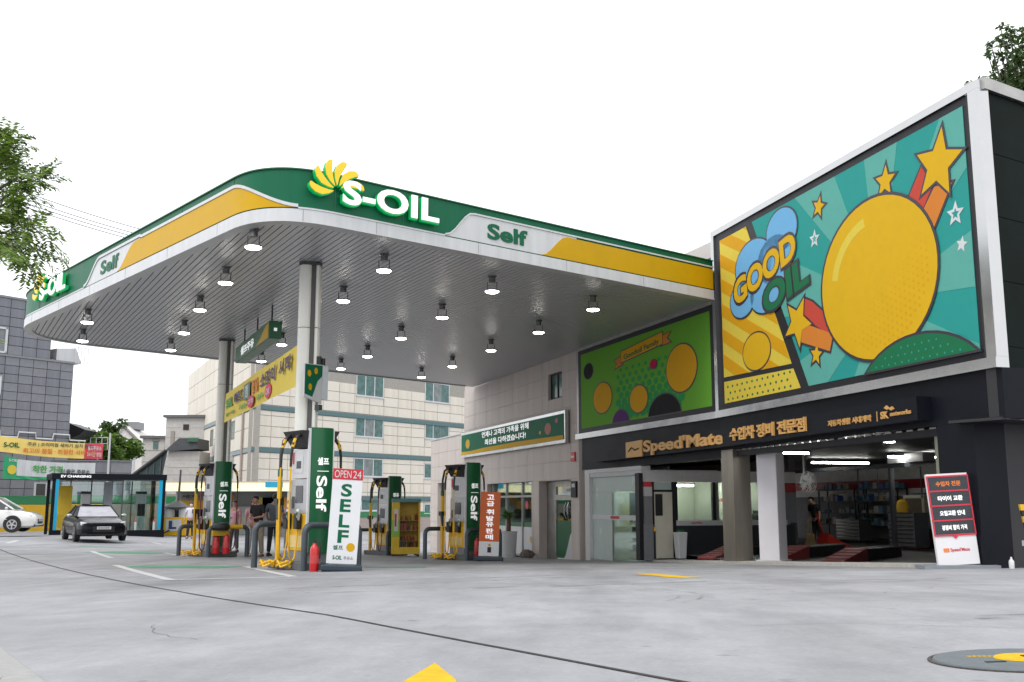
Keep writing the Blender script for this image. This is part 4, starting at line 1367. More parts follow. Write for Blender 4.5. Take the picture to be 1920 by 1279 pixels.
def pump(label, main='Self', sub='셀프', hose=None, coil=True, word_rot=True):
    hose = hose or YEL2
    t = thing('fuel_pump', label, 'fuel pump', group='fuel pumps on the forecourt')
    MB().prism([(-.42, -.30), (.42, -.30), (.42, 1.15), (-.42, 1.15)], .0, .15).build('island_base', ISL, t, bevel=.02)
    MB().box(-.24, .25, .0, .66, .15, .34).build('skirt', GREY, t)
    MB().box(-.25, .26, -.01, .67, .34, 1.02).build('lower_cabinet', YEL2, t, bevel=.012)
    MB().box(-.256, -.2505, .08, .60, .40, .62).build('side_panel', CREAM, t)
    MB().box(-.235, .25, .0, .66, 1.021, 1.66).build('middle_cabinet', PGREY, t, bevel=.012)
    MB().box(-.225, .24, .02, .64, 1.67, 2.22).build('upper_cabinet', mat('pump_pale', (.56, .56, .575), .35, var=.05), t, bevel=.012)
    MB().box(-.243, -.2355, .16, .44, 1.22, 1.54).build('screen', SCREEN, t)
    MB().box(-.245, -.2355, .48, .58, 1.12, 1.34).build('card_reader', GREY_D, t)
    MB().box(-.233, -.2255, .20, .52, 1.78, 2.08).build('sticker', WHITE, t)
    MB().box(-.236, -.2335, .27, .45, 1.86, 2.0).build('sticker_mark', GREY_D, t)
    MB().box(-.232, -.2255, .56, .62, 1.95, 2.17).build('red_tag', RED, t)
    # dark hose head on top: wide flat canopy with sloping soffit
    MB().hexa([(-.24, .02, 2.24), (.24, .02, 2.24), (.24, .64, 2.24), (-.24, .64, 2.24)],
              [(-.40, -.04, 2.56), (.40, -.04, 2.56), (.40, .72, 2.56), (-.40, .72, 2.56)]).build('hose_head', mat('head_dark', (.022, .022, .024), .6, var=.1), t)
    # bulged green end panel
    n = 10
    prof = [(-.21 + .47 * i / n, -.045 - .05 * math.sin(math.pi * i / n)) for i in range(n + 1)]
    poly = prof + [(.26, -.01), (-.21, -.01)]
    MB().prism(poly, .30, 2.62).build('green_panel', GREEN_D, t, smooth=True)
    MB().box(-.25, -.212, -.06, -.008, .32, 2.60).build('white_trim', WHITE, t)
    MB().box(.262, .285, -.05, -.008, .32, 2.60).build('white_trim', WHITE, t)
    cv = lambda x, z: (x, z)
    text(sub, -.09, .15, 1.92, 2.06, -.099, LETTER_W, t, bold=.03, depth=.003)
    MB().box(-.09, .15, -.101, -.098, 1.80, 1.812).build('rule', LETTER_W, t)
    if word_rot:
        text(main, -.10, .12, 1.06, 1.72, -.099, LETTER_W, t, bold=.025, rot=True, depth=.003)
    else:
        text(main, -.10, .14, 1.50, 1.70, -.099, LETTER_W, t, bold=.05, depth=.003)
    # hose arms and hoses, both sides
    for sx in (-1, 1):
        for yy in ((.12, .52) if sx < 0 else (.22,)):
            p = [(sx * .30, yy, 2.50), (sx * .42, yy - .04, 2.44), (sx * .52, yy - .06, 2.30), (sx * .55, yy - .06, 2.10), (sx * .555, yy - .06, 1.88)]
            a_ = MB().tube(p, [.045, .04, .03, .026, .024], 8).build('hose_arm', BLACK, t, smooth=True)
            MB().tube([(sx * .47, yy - .05, 2.40), (sx * .535, yy - .06, 2.24)], .034, 8).build('swivel', YEL2, a_)
            q = [(sx * .555, yy - .06, 1.9), (sx * .56, yy - .06, 1.2), (sx * .55, yy - .06, .55), (sx * .52, yy - .05, .25), (sx * .44, yy, .16), (sx * .36, yy + .06, .22), (sx * .31, yy + .08, .5), (sx * .31, yy + .07, .85)]
            MB().tube(q, .0165, 7).build('hose', hose if (yy < .3) else YEL2, t, smooth=True)
            # nozzle in its boot
            nz = MB().tube([(sx * .31, yy + .07, .84), (sx * .33, yy + .02, 1.0), (sx * .37, yy - .04, 1.08), (sx * .40, yy - .12, 1.06)], [.028, .04, .036, .018], 8).build('nozzle', WHITE if yy < .3 else GREY_L, t, smooth=True)
            MB().tube([(sx * .325, yy + .04, .92), (sx * .40, yy + .0, .95), (sx * .39, yy - .05, 1.05)], .012, 6).build('nozzle_lever', GREEN_D, nz)
            MB().box(sx * .30 - .06, sx * .30 + .06, yy + .02, yy + .16, .74, 1.02).build('nozzle_boot', BLACK, t, bevel=.015)
    # yellow post with black joint at the rear left
    MB().cyl((-.36, .86, .15), (-.36, .86, 1.72), .045).build('yellow_post', YEL2, t)
    MB().cyl((-.36, .86, 1.721), (-.36, .86, 1.86), .047).build('green_sleeve', GREEN_D, t)
    MB().tube([(-.36, .86, 1.861), (-.365, .85, 2.15), (-.34, .8, 2.4), (-.28, .7, 2.5)], .03, 8).build('black_hose', BLACK, t, smooth=True)
    MB().box(-.44, -.30, .78, .92, 1.18, 1.30).cyl((-.40, .82, 1.2), (-.46, .70, .92), .05, .03).build('valve', BLACK, t)
    if coil:
        for cxy in ((-.50, .30, .19), (-.62, .75, .19)):
            pts = [(cxy[0] + .13 * math.cos(a * .5), cxy[1] + .16 * math.sin(a * .5), cxy[2] - .13 + .025 * (a % 5)) for a in range(26)]
            MB().tube(pts, .022, 6).build('coiled_hose', YEL2, t, smooth=True)
    g_, _ = guard(-.50, .62, -.46, .82)
    go = g_.build('guard_rail', GUARD, t, smooth=True)
    MB().cyl((.05, -.46, .82), (.45, -.46, .82), .0625, seg=10).build('yellow_sleeve', YEL2, go, smooth=True)
    g_, _ = guard(-.62, .5, 1.30, .82)
    g_.build('guard_rail', GUARD, t, smooth=True)
    return t
def place(t, x, y, rz, dz=0.0):
    t.location = (x, y, gz(x, y) + dz)
    t.rotation_euler.z = rz
pm1 = pump('front fuel pump, the largest in view, partly behind the white upright poster')
place(pm1, -3.62, 19.35, ISLR)
pm2 = pump('fuel pump with a dark red hose and two extinguishers at its foot', hose=HOSE_R)
place(pm2, -8.12, 28.9, ISLR)
pm3 = pump('fuel pump beside the yellow merchandise rack, farthest back under the canopy', main='Oil', sub='경유', hose=HOSE_R, coil=False, word_rot=False)
place(pm3, -3.98, 34.8, ISLR)
pm4 = pump('fuel pump beside the orange upright poster in front of the shop')
place(pm4, -1.10, 28.2, ISLR)

# ------------------------------------------------------------------ upright posters and extinguishers
po = thing('self_poster', 'tall white upright poster with red header and green capitals', 'poster stand')
MB().box(-.36, .36, -.22, .30, .0, .12).build('foot', mat('stand_foot', (.02, .035, .05), .4, var=.1), po, bevel=.03)
cl_ = MB().box(-.265, .265, -.03, -.012, .13, 1.78)
cl_.build('panel', mat('poster_white', (.70, .71, .73), .45, var=.03), po)
MB().box(-.268, .268, -.036, -.0305, 1.60, 1.79).build('red_header', RED, po)
text('OPEN', -.235, .06, 1.63, 1.76, -.0365, WHITE, po, bold=.0, depth=.003)
text('24', .09, .235, 1.63, 1.76, -.0365, WHITE, po, bold=.0, depth=.003)
for ch, z in (('S', 1.30), ('E', 1.03), ('L', .76), ('F', .49)):
    wv = .095
    text(ch, -.005 - wv, -.005 + wv, z, z + .225, -.0305, GREEN, po, bold=.03, depth=.003)
text('셀프', -.17, .01, .37, .45, -.0305, GREEN, po, bold=.02, depth=.003)
MB().slab(circ(.14, .42, .075, 20), -.034, -.0305).build('plain_dot', YEL, po)
text('S-OIL', -.16, -.0, .20, .27, -.0305, GREEN, po, bold=.03, depth=.003)
text('주유소', .03, .20, .20, .26, -.0305, GREY, po, bold=.01, depth=.003)
MB().cyl((-.22, .02, .12), (-.22, .02, 1.7), .012).cyl((.22, .02, .12), (.22, .02, 1.7), .012).build('pole', STEEL_D, po)
po.location = (-3.02, 18.45, gz(-3.02, 18.45)); po.rotation_euler.z = R(12)
po.rotation_euler.y = R(3)

oo = thing('orange_poster', 'tall orange upright poster with white vertical lettering in front of the shop', 'poster stand')
MB().box(-.36, .36, -.22, .30, .0, .12).build('foot', mat('stand_foot', (.02, .035, .05)), oo, bevel=.03)
MB().box(-.265, .265, -.03, -.012, .13, .50).build('white_foot_panel', MATS['poster_white'], oo)
MB().box(-.265, .265, -.03, -.012, .501, 1.78).build('orange_panel', ORANGE, oo)
for ch, z in (('고', 1.58), ('급', 1.41), ('휘', 1.20), ('발', 1.03), ('유', .88), ('판', .71), ('매', .55)):
    text(ch, -.10, .10, z, z + .13, -.0305, LETTER_W, oo, bold=.03, depth=.003)
MB().box(-.04, .06, -.034, -.0305, .22, .36).build('print_mark', BLACK, oo)
MB().slab(circ(.01, .41, .035, 12), -.034, -.0305).build('print_dot', YEL, oo)
oo.location = (-.62, 27.2, gz(-.62, 27.2)); oo.rotation_euler.z = R(12); oo.rotation_euler.y = R(2)

def extinguisher(label, x, y, s=1.0, dz=0):
    t = thing('fire_extinguisher', label, 'fire extinguisher', (x, y, gz(x, y) + dz), 0, 'red fire extinguishers by the pumps')
    MB().lathe([(.0001, .0), (.075, .0), (.08, .02), (.08, .36), (.07, .42), (.035, .46), (.03, .49), (.0001, .49)], seg=16).build('cylinder', RED_E, t, smooth=True)
    MB().cyl((0, 0, .49), (0, 0, .53), .022).box(-.05, .03, -.012, .012, .53, .545).box(-.06, .0, -.012, .012, .505, .518).build('valve', BLACK, t)
    MB().tube([(.02, 0, .52), (.09, 0, .5), (.105, 0, .40), (.095, 0, .22)], .011, 6).build('hose', BLACK, t, smooth=True)
    MB().lathe([(.0805, .14), (.0812, .15), (.0812, .27), (.0805, .28)], seg=16).build('label_band', mat('ext_label', (.5, .05, .05), .5), t)
    t.scale = (s, s, s)
    return t
extinguisher('fire extinguisher standing on the ground at the foot of the white poster', -3.47, 18.35)
extinguisher('left one of two extinguishers on the island of the red hosed pump', -8.05, 28.35, 1.15, .1)
extinguisher('right one of two extinguishers on the island of the red hosed pump', -7.78, 28.4, 1.15, .1)
extinguisher('fire extinguisher half hidden beside the orange poster', -.92, 27.55, 1.0, .1)
bx = thing('wash_bucket', 'dark tray and yellow tub resting on guard rail of the second pump', 'bucket', (-7.93, 28.35, gz(-7.93, 28.35)), ISLR)
MB().lathe([(.0001, .72), (.20, .72), (.24, .80), (.24, .86), (.20, .92), (.0001, .95)], seg=16).build('dark_basin', BLACK, bx)
MB().box(-.26, .24, -.1, .1, .58, .72).build('yellow_tub', mat('tub_yellow', (.42, .27, .01), .5, var=.15), bx)

# merchandise rack
rk = thing('merchandise_rack', 'yellow and lime shelf rack of car care goods beside the back pump', 'rack', (-3.42, 33.6, gz(-3.42, 33.6)), R(8))
RKY = mat('rack_yellow', (.66, .44, .02), .45, var=.08)
MB().box(-.46, -.22, -.3, .3, .08, 1.72).build('side_panel', RKY, rk)
MB().box(-.465, -.215, -.31, -.301, .62, 1.15).build('lime_print', mat('lime_print', (.28, .48, .05), .5), rk)
MB().box(-.40, -.27, -.316, -.311, .8, 1.5).build('white_print', WHITE, rk)
MB().box(-.38, -.32, -.320, -.3165, .95, 1.35).build('red_print', RED, rk)
MB().box(.38, .44, -.3, .3, .08, 1.72).build('side_panel', RKY, rk)
MB().box(-.22, .38, .25, .3, .08, 1.72).build('back_panel', RKY, rk)
MB().box(-.47, .45, -.32, .31, 1.721, 1.83).build('header', mat('header_blue', (.10, .25, .27), .5), rk)
MB().box(-.22, .38, -.3, .25, .08, .30).build('base_drawer', RKY, rk)
text('SALE', -.05, .3, .15, .24, -.3005, RED, rk, bold=.02) if False else None
for z in (.48, .80, 1.12):
    MB().box(-.22, .38, -.28, .25, z, z + .02).build('shelf', mat('rack_shelf', (.30, .19, .04), .5), rk)
goods = []
ORD = ['first', 'second', 'third', 'fourth', 'fifth', 'sixth', 'seventh', 'eighth', 'ninth', 'tenth', 'eleventh', 'twelfth']
GC = [(.02, .02, .025), (.30, .31, .36), (.25, .03, .02), (.04, .07, .2), (.45, .45, .42), (.05, .05, .06), (.35, .2, .03)]
for k, z in enumerate((.301, .501, .821, 1.141)):
    x = -.19
    while x < .30:
        w_ = random.uniform(.05, .11); h = random.uniform(.12, .24)
        g_ = MB()
        if random.random() < .5: g_.box(x, x + w_ * .9, -.2, -.05, z, z + h)
        else: g_.cyl((x + w_ / 2, -.12, z), (x + w_ / 2, -.12, z + h * .75), w_ * .42).cyl((x + w_ / 2, -.12, z + h * .75), (x + w_ / 2, -.12, z + h), w_ * .18)
        o = g_.build('boxed_good', mat('good_%d' % random.randint(0, 6), GC[random.randint(0, 6)], .4))
        o.location = rk.location; o.rotation_euler = rk.rotation_euler
        gi = int(o.data.materials[0].name.split('_')[1])
        cnt_ = len([1 for g_o in goods if g_o == k]); goods.append(k)
        tag(o, '%s %s, %s from the left on the %s of the yellow rack' % (['black', 'pale grey', 'red', 'navy', 'cream', 'charcoal', 'amber'][gi], 'pack' if len(o.data.vertices) < 10 else 'bottle', ORD[cnt_], ['base', 'lowest shelf', 'middle shelf', 'top shelf'][k]), 'product', 'goods on the yellow rack')
        x += w_ + .015
for z in (.0,):
    MB().box(-.44, -.38, -.28, -.2, 0, .08).box(.36, .42, -.28, -.2, 0, .08).box(-.44, -.38, .2, .28, 0, .08).box(.36, .42, .2, .28, 0, .08).build('foot', BLACK, rk)

# planter by the shop window
pl = thing('potted_plant', 'leafy plant in tall white planter by the shop window', 'plant')
MB().lathe([(.0001, .0), (.22, .0), (.26, .62), (.27, .80), (.24, .80), (.22, .74), (.0001, .74)], seg=20).build('planter', WHITE, pl, smooth=True)
MB().tube([(0, 0, .74), (.01, 0, 1.0), (-.01, .01, 1.25)], [.07, .06, .05], 8).build('stem', mat('stem_brown', (.12, .07, .04), .8), pl)
lf = MB()
for k in range(44):
    a = random.uniform(0, 6.3); el = random.uniform(.1, 1.2); r = random.uniform(.22, .42)
    b = Vector((random.uniform(-.05, .05), random.uniform(-.05, .05), random.uniform(1.1, 1.32)))
    d = Vector((math.cos(a) * math.cos(el), math.sin(a) * math.cos(el), math.sin(el)))
    s_ = Vector((-math.sin(a), math.cos(a), 0)) * .05
    tip = b + d * r + Vector((0, 0, -.10))
    md = b + d * r * .55
    lf.add([b, md + s_, tip, md - s_], [(0, 1, 2, 3)])
tag(lf.build('leaves', mat('leaf_pot', (.07, .17, .02), .5, var=.25), pl), kind='stuff')
pl.location = (-.12, 37.2, gz(-.12, 37.2)); pl.scale = (1.15, 1.15, 1.15)
pk = thing('flower_pot', 'small pot of pink flowers beside the white planter', 'plant', (-.55, 37.4, gz(-.55, 37.4)))
MB().lathe([(.0001, 0), (.12, 0), (.15, .6), (.0001, .6)], seg=14).build('pot', GREY_D, pk)
m_ = MB()
for k in range(14):
    m_.ball((random.uniform(-.14, .14), random.uniform(-.14, .14), random.uniform(.66, .95)), .06, 6, 4)
m_.build('blossom', mat('blossom_pink', (.5, .06, .16), .6), pk)
st = thing('door_stone', 'rough brown stone lying by the granite pier', 'stone', (wB(-12.6, -.35).x, wB(-12.6, -.35).y, gz(*wB(-12.6, -.35))))
m_ = MB().ball((0, 0, .12), .25, 9, 6, (1.1, .8, .7))
m_.v = [(p[0] + random.uniform(-.02, .02), p[1] + random.uniform(-.02, .02), p[2] + random.uniform(-.02, .02)) for p in m_.v]
m_.build('boulder', mat('stone_brown', (.16, .13, .11), .9, var=.2, scale=12), st)

# ================================================================== OFFICE FRONT + BAYS
of = thing('glass_office', 'small garage office with frosted glass front and lit interior', 'kiosk', (SA.x, SA.y, 0), rotB)
FR = mat('frosted_glass', (.46, .55, .53), .25, var=.05, scale=1.5, spec=.6)
WF = mat('white_frame', (.60, .60, .60), .45, var=.05)
MB().box(-8.30, -7.95, -.0, .30, -1.75, 1.0).build('jamb', WF, of)
MB().box(-8.30, -4.36, -.0, .30, 1.0, 1.11).build('head_beam', WF, of)
MB().box(-7.94, -4.36, .02, .28, .86, .998).build('head_beam', GREY_L, of)
MB().box(-7.94, -4.36, .10, .12, .42, .858).build('frosted_pane', FR, of)
MB().box(-7.94, -6.5, .10, .12, -1.62, .415).build('frosted_pane', FR, of)
MB().box(-6.48, -4.36, .10, .115, -1.62, .415).build('pane', GLASS, of)
MB().box(-7.94, -4.36, .08, .14, .412, .424).box(-6.50, -6.46, .08, .14, -1.62, .412).build('mullion', STEEL_D, of)
MB().box(-8.0, -4.34, .085, .098, -.42, -.28).build('white_stripe', WHITE, of)
MB().box(-6.6, -6.0, .08, .0845, -.39, -.31).build('red_print', RED, of)
MB().box(-4.8, -4.45, .085, .0985, -.72, -.55).build('red_sticker', RED, of)
MB().box(-8.3, -4.36, .02, .5, -1.75, -1.62).build('sill', STEEL_D, of)
for z in (-.55, -.82, -1.08, -1.34, -1.58):
    MB().box(-6.4, -4.5, .6, 1.1, z, z + .03).build('display_shelf', STEEL_D, of)
m_ = MB()
for z in (-.52, -.79, -1.05, -1.31):
    for k in range(5):
        x = -6.3 + k * .36
        m_.box(x, x + .28, .65, 1.0, z, z + random.uniform(.08, .18))
tag(m_.build('shelf_stock', BLACK_M, of), kind='stuff')
MB().box(-6.4, -5.7, .62, .68, -.5, .38).build('dark_screen', BLACK, of)
CREAMW = mat('office_cream', (.60, .57, .47), .7, var=.04)
MB().box(-8.0, -4.4, 2.4, 2.5, -1.7, 1.0).build('back_wall', CREAMW, of)
MB().box(-8.0, -7.95, .31, 2.4, -1.7, 1.0).build('side_wall', CREAMW, of)
MB().box(-7.94, -4.4, .31, 2.4, .97, 1.0).build('ceiling', OFFWHITE, of)
MB().box(-7.94, -4.4, .31, 2.4, -1.72, -1.66).build('floor', GREY_L, of)
MB().box(-7.4, -5.0, 1.2, 1.3, .93, .965).build('ceiling_lamp', TUBE, of)

# partition with service window, at right angles to the front
PD = Vector((.9423, .3345)); P0 = Vector((3.62, 29.0))
pt = thing('service_partition', 'office side wall in the bay with cream door and two lit service windows', 'wall', (P0.x, P0.y, 0), math.atan2(PD.y, PD.x))
# local x depth into bay, y = z cross x -> pointing away from the camera (office inside)
DKP = mat('partition_dark', (.022, .026, .03), .5, var=.12)
MB().box(.06, 5.1, .0, .15, .66, .98).build('head_beam', mat('beam_grey', (.55, .55, .55), .6, var=.06), pt)
MB().box(.02, .34, -.04, .18, -1.5, -.52).build('corner_post_grey', GREY, pt)
MB().box(.06, .32, -.04, .18, -.52, .26).build('corner_post_mid', mat('post_mid', (.18, .18, .185), .5), pt)
MB().box(.06, .32, -.04, .18, .26, .52).build('corner_post_pale', GREY_L, pt)
MB().box(.06, .32, -.04, .18, .52, .66).build('corner_post_red', RED, pt)
MB().box(-.1, .02, -.06, .18, -1.5, .9).build('corner_post_black', BLACK_M, pt)
do = MB().box(.40, .98, .02, .08, -1.45, .38).build('door', CREAMW, pt)
MB().box(.44, .66, -.005, .018, -.28, .32).build('door_glass', BLACK, do)
MB().box(.34, .40, .0, .12, -1.45, .66).box(.98, 1.08, .0, .12, -1.45, .66).box(.40, .98, .0, .12, .38, .44).build('door_frame', BLACK_M, pt)
MB().box(.40, .98, .05, .06, .44, .655).build('transom_pane', FR, pt)
MB().box(1.08, 5.0, .0, .15, -1.5, -.56).build('dark_wall', DKP, pt)
MB().box(1.08, 4.75, -.03, .02, -.56, -.42).build('counter_strip', mat('counter_pale', (.50, .50, .52), .4, var=.04), pt)
MB().box(1.08, 1.14, .0, .1, -.42, .66).box(2.28, 2.38, .0, .1, -.42, .66).box(4.62, 4.72, .0, .1, -.42, .66).build('window_frame', BLACK_M, pt)
MB().box(1.14, 2.28, .04, .05, -.42, .655).build('pane', GLASS, pt)
MB().box(2.38, 4.62, .04, .05, -.42, .655).build('pane', GLASS, pt)
MB().box(4.72, 5.1, -.0, .15, .38, .66).build('red_panel', mat('stripe_red', (.22, .012, .015)), pt)
MB().box(4.72, 5.1, -.0, .15, -.5, .38).build('pier', GREY, pt)
MB().box(1.0, 5.0, 1.3, 1.4, -1.5, .98).build('room_wall', CREAMW, pt)
MB().box(.4, 5.0, .16, 1.3, .90, .96).build('room_ceiling', OFFWHITE, pt)
MB().box(1.25, 1.95, .5, .6, .55, .60).build('ceiling_lamp', TUBE, pt)
MB().box(3.0, 4.3, .6, .7, .70, .75).build('ceiling_lamp', TUBE, pt)
text("Speed'Mate", 2.75, 3.95, .08, .22, 1.298, RED, pt, bold=.04)
text("Speed'Mate", 1.55, 1.9, -.52, -.46, -.031, RED, pt, bold=.04)
pr_ = thing('printer', 'black office printer on the service window counter', 'printer', (P0.x + PD.x * 4.25, P0.y + PD.y * 4.25, -.42), math.atan2(PD.y, PD.x))
MB().box(-.45, .4, .1, .5, .0, .18).box(-.38, .25, .14, .46, .18, .28).build('casing', BLACK, pr_, bevel=.02)
bn2 = thing('waste_bin', 'tall white bin beside the cream office door', 'bin', (P0.x + PD.x * .98 + .12, P0.y + PD.y * .98 - .4, -1.45), math.atan2(PD.y, PD.x))
MB().hexa([(-.1, -.12, 0), (.12, -.12, 0), (.12, .12, 0), (-.1, .12, 0)], [(-.14, -.15, .72), (.16, -.15, .72), (.16, .15, .72), (-.14, .15, .72)]).build('bin_body', WHITE, bn2, bevel=.02)
MB().box(-.05, .1, -.08, .08, .72, .78).build('bin_flap', GREEN_D, bn2)
cn = thing('warning_stick', 'thin black stick with yellow tip leaning by the office corner post', 'stick', (P0.x + PD.x * .36, P0.y + PD.y * .36 - .3, -1.45))
MB().cyl((0, 0, 0), (0, 0, .75), .018).build('stick', BLACK, cn)
MB().cyl((0, 0, .75), (0, 0, .86), .03).build('tip', YEL2, cn)

iw_d = Vector((.235, 1)).normalized(); pe = P0 + PD * 5.1
iw = []
for (t_, o_) in ((0, 0), (10, 0), (10, -.2), (0, -.2)):
    w_p = pe + iw_d * t_ + Vector((iw_d.y, -iw_d.x)) * o_ - P0
    iw.append((w_p.dot(PD), w_p.dot(Vector((-PD.y, PD.x)))))
MB().prism(iw, -1.5, 1.5).build('inner_wall', mat('inner_wall_grey', (.06, .062, .066), .7, var=.1), pt)
# white square column in the first bay
wc = thing('bay_column', 'white square column standing in the open bay beside the steel pier', 'column', (wA(1.2, .62).x, wA(1.2, .62).y, 0), rotA + R(38))
MB().box(-.24, .24, -.24, .24, -1.25, 1.5).build('shaft', mat('column_white', (.62, .60, .63), .5, var=.05, scale=2), wc, bevel=.02)
MB().box(-.30, .30, -.30, .30, -1.30, -1.22).build('foot', GREY_L, wc)
# fluorescent tubes
def tube_lamp(a, b, label):
    t = thing('fluorescent_lamp', label, 'lamp', (a[0], a[1], a[2]))
    v = Vector(b) - Vector(a)
    MB().cyl((0, 0, 0), v, .026, seg=8).build('tube', TUBE, t)
    m_ = MB()
    n = v.normalized()
    sd_ = Vector((-n.y, n.x, 0)) * .05
    m_.hexa([sd_ + Vector((0, 0, .03)), v + sd_ + Vector((0, 0, .03)), v - sd_ + Vector((0, 0, .03)), -sd_ + Vector((0, 0, .03))],
            [sd_ + Vector((0, 0, .10)), v + sd_ + Vector((0, 0, .10)), v - sd_ + Vector((0, 0, .10)), -sd_ + Vector((0, 0, .10))])
    m_.build('housing', BLACK_M, t)
tube_lamp((6.62, 20.5, 1.28), (7.72, 20.75, 1.28), 'lit fluorescent tube on the bay ceiling, right one near the front')
tube_lamp((6.1, 25.2, 1.28), (7.35, 25.5, 1.28), 'lit fluorescent tube on the bay ceiling, middle bay')
tube_lamp((9.6, 33.0, 1.36), (11.6, 33.5, 1.36), 'added unseen fluorescent tube brightening the deep bay before the parts shelves')  # added lamp, hidden behind the beam, to brighten the dark back of the bay
tube_lamp((10.6, 29.0, 1.36), (12.4, 29.5, 1.36), 'added unseen fluorescent tube brightening the deep bay above the cream console')  # second added lamp, also unseen, lifting the back wall and console
# hanging signs and rails in the bay
hr = thing('bay_gantry', 'dark steel gantry with two pale boxes under the bay ceiling', 'gantry', (wA(1.0, 7.0).x, wA(1.0, 7.0).y, 0), rotA)
MB().box(-11.4, 6, -.06, .06, 1.08, 1.2).build('beam', GREY_D, hr)
for x in (-11.2, -4.4, -1.6, 5.6):
    MB().box(x, x + .12, -.06, .06, -1.45, 1.08).build('post', GREY_D, hr)
MB().box(-4.2, -3.6, -.2, .2, 1.2, 1.45).build('pale_box', GREY_L, hr)
MB().box(-3.4, -2.6, -.2, .2, 1.2, 1.45).build('pale_box', GREY_L, hr)
for x in (-6, -5, -3, -2.2):
    MB().cyl((x, 0, .2), (x, 0, 1.08), .02, seg=6).build('hanging_hose', BLACK, hr)
# fan
fn = thing('wall_fan', 'round caged wall fan hung from the bay ceiling', 'fan', at(1515, 905, 26.5), R(30))
m_ = MB()
for r in (.08, .15, .22, .28):
    m_.tube([(r * math.cos(a * .3927), -.06 + .04 * (r / .28), r * math.sin(a * .3927)) for a in range(17)], .008, 5)
for k in range(16):
    a = k * .3927
    m_.tube([(0, -.09, 0), (.28 * math.cos(a), -.02, .28 * math.sin(a)), (.28 * math.cos(a), .06, .28 * math.sin(a))], .006, 4)
m_.build('cage', mat('cage_pale', (.62, .62, .61), .4, var=.05), fn)
for k in range(4):
    a = k * math.pi / 2
    MB().add([(0, -.01, 0), (.24 * math.cos(a), -.02, .24 * math.sin(a)), (.24 * math.cos(a + .9), .03, .24 * math.sin(a + .9))], [(0, 1, 2)]).build('blade', mat('fan_blade', (.66, .66, .65), .4), fn)
MB().cyl((0, .0, 0), (0, .16, 0), .07).build('motor', GREY, fn)
MB().box(-.04, .04, .06, .12, .1, .95).build('bracket', STEEL_D, fn)
# ramps and lifts
LIFTR = mat('lift_red', (.30, .035, .04), .5, var=.12, scale=5)
def lift(label, u, y0, ln, wdt, h):
    t = thing('car_lift', label, 'car lift', (u, y0, -1.30), R(52))
    MB().hexa([(-ln / 2, -wdt / 2, -.08), (ln / 2, -wdt / 2, -.08), (ln / 2, wdt / 2, -.08), (-ln / 2, wdt / 2, -.08)],
              [(-ln / 2, -wdt / 2, -.04), (ln / 2, -wdt / 2, h), (ln / 2, wdt / 2, h), (-ln / 2, wdt / 2, -.04)]).build('ramp', LIFTR, t)
    MB().box(ln / 2 + .01, ln / 2 + 2.6, -wdt / 2, wdt / 2, -.05, h - .03).build('platform', BLACK_M, t)
    for k in range(5):
        x = -ln / 2 + ln * (k + .6) / 5.5
        zz = -.04 + (h + .04) * ((x + ln / 2) / ln) + .003
        MB().box(x, x + .03, -wdt / 2, wdt / 2, zz, zz + .012).build('tread_bar', GREY_D, t)
lift('left red car lift ramp partly behind the steel pier', 5.55, 28.0, 1.5, .5, .20)
lift('middle red car lift ramp beside the white column', 6.95, 26.7, 2.0, .55, .26)
lift('right red car lift ramp in the open bay', 8.0, 25.3, 2.0, .55, .26)
# shelving along the back wall
def bay_shelf(u, wdt, label):
    p = wA(u, 11.6)
    t = thing('parts_shelf', label, 'shelf', (p.x, p.y, -1.36), rotA, 'steel shelves along the bay back wall')
    for x in (0, wdt):
        for y in (0, .4):
            MB().box(x - .03, x + .03, y - .02, y + .02, 0, 2.0).build('upright', BLACK_M, t)
    for z in (.12, .6, 1.05, 1.5, 1.95):
        MB().box(0, wdt, -.02, .42, z, z + .03).build('shelf_board', BLACK_M, t)
    for z in (.63, 1.08, 1.53, 1.98):
        x = .08; nn_ = 0
        while x < wdt - .2:
            w_ = random.uniform(.10, .32); h = random.uniform(.1, .3)
            if random.random() < .82:
                o = (MB().box(x, x + w_, .05, .3, z, z + h) if random.random() < .7 else MB().cyl((x + w_ / 2, .15, z), (x + w_ / 2, .15, z + h), w_ * .4, w_ * .3)).build('parts_box', mat('stock_%d' % random.randint(0, 7), [(.3, .3, .32), (.45, .45, .43), (.04, .10, .3), (.3, .2, .1), (.07, .2, .28), (.5, .5, .5), (.12, .12, .13), (.35, .28, .15)][random.randint(0, 7)], .5))
                o.location = t.location; o.rotation_euler = t.rotation_euler
                gi = int(o.data.materials[0].name.split('_')[1])
                tag(o, '%s %s, %s from left, %s board of the %s parts shelf' % (['grey', 'off-white', 'blue', 'brown', 'teal', 'white', 'charcoal', 'tan'][gi], 'box' if len(o.data.vertices) < 10 else 'can', ORD[nn_], {.63: 'lowest', 1.08: 'second', 1.53: 'third', 1.98: 'top'}[z], label.split()[0]), 'box', 'stock on the bay shelves'); nn_ += 1
            x += w_ + random.uniform(.02, .1)
bay_shelf(-14.8, 2.5, 'left dark parts shelf behind the mechanic')
bay_shelf(-12.1, 2.5, 'right dark parts shelf with blue and white tins')
def tool_chest(u, y, wdt, h, label, rz=0):
    p = wA(u, y)
    t = thing('tool_chest', label, 'tool chest', (p.x, p.y, -1.36), rotA + rz)
    MB().box(0, wdt, 0, .5, .1, h).build('cabinet', GREY_D, t)
    n = int(h / .14)
    for k in range(n):
        z = .12 + (h - .12) * k / n
        d = MB().box(.02, wdt - .02, -.02, .0, z + .008, z + (h - .12) / n - .008).build('drawer', mat('drawer_grey', (.30, .31, .31), .4, metal=.5, var=.08), t)
        MB().box(.04, wdt - .04, -.045, -.021, z + (h - .12) / n - .03, z + (h - .12) / n - .012).build('handle', STEEL, d)
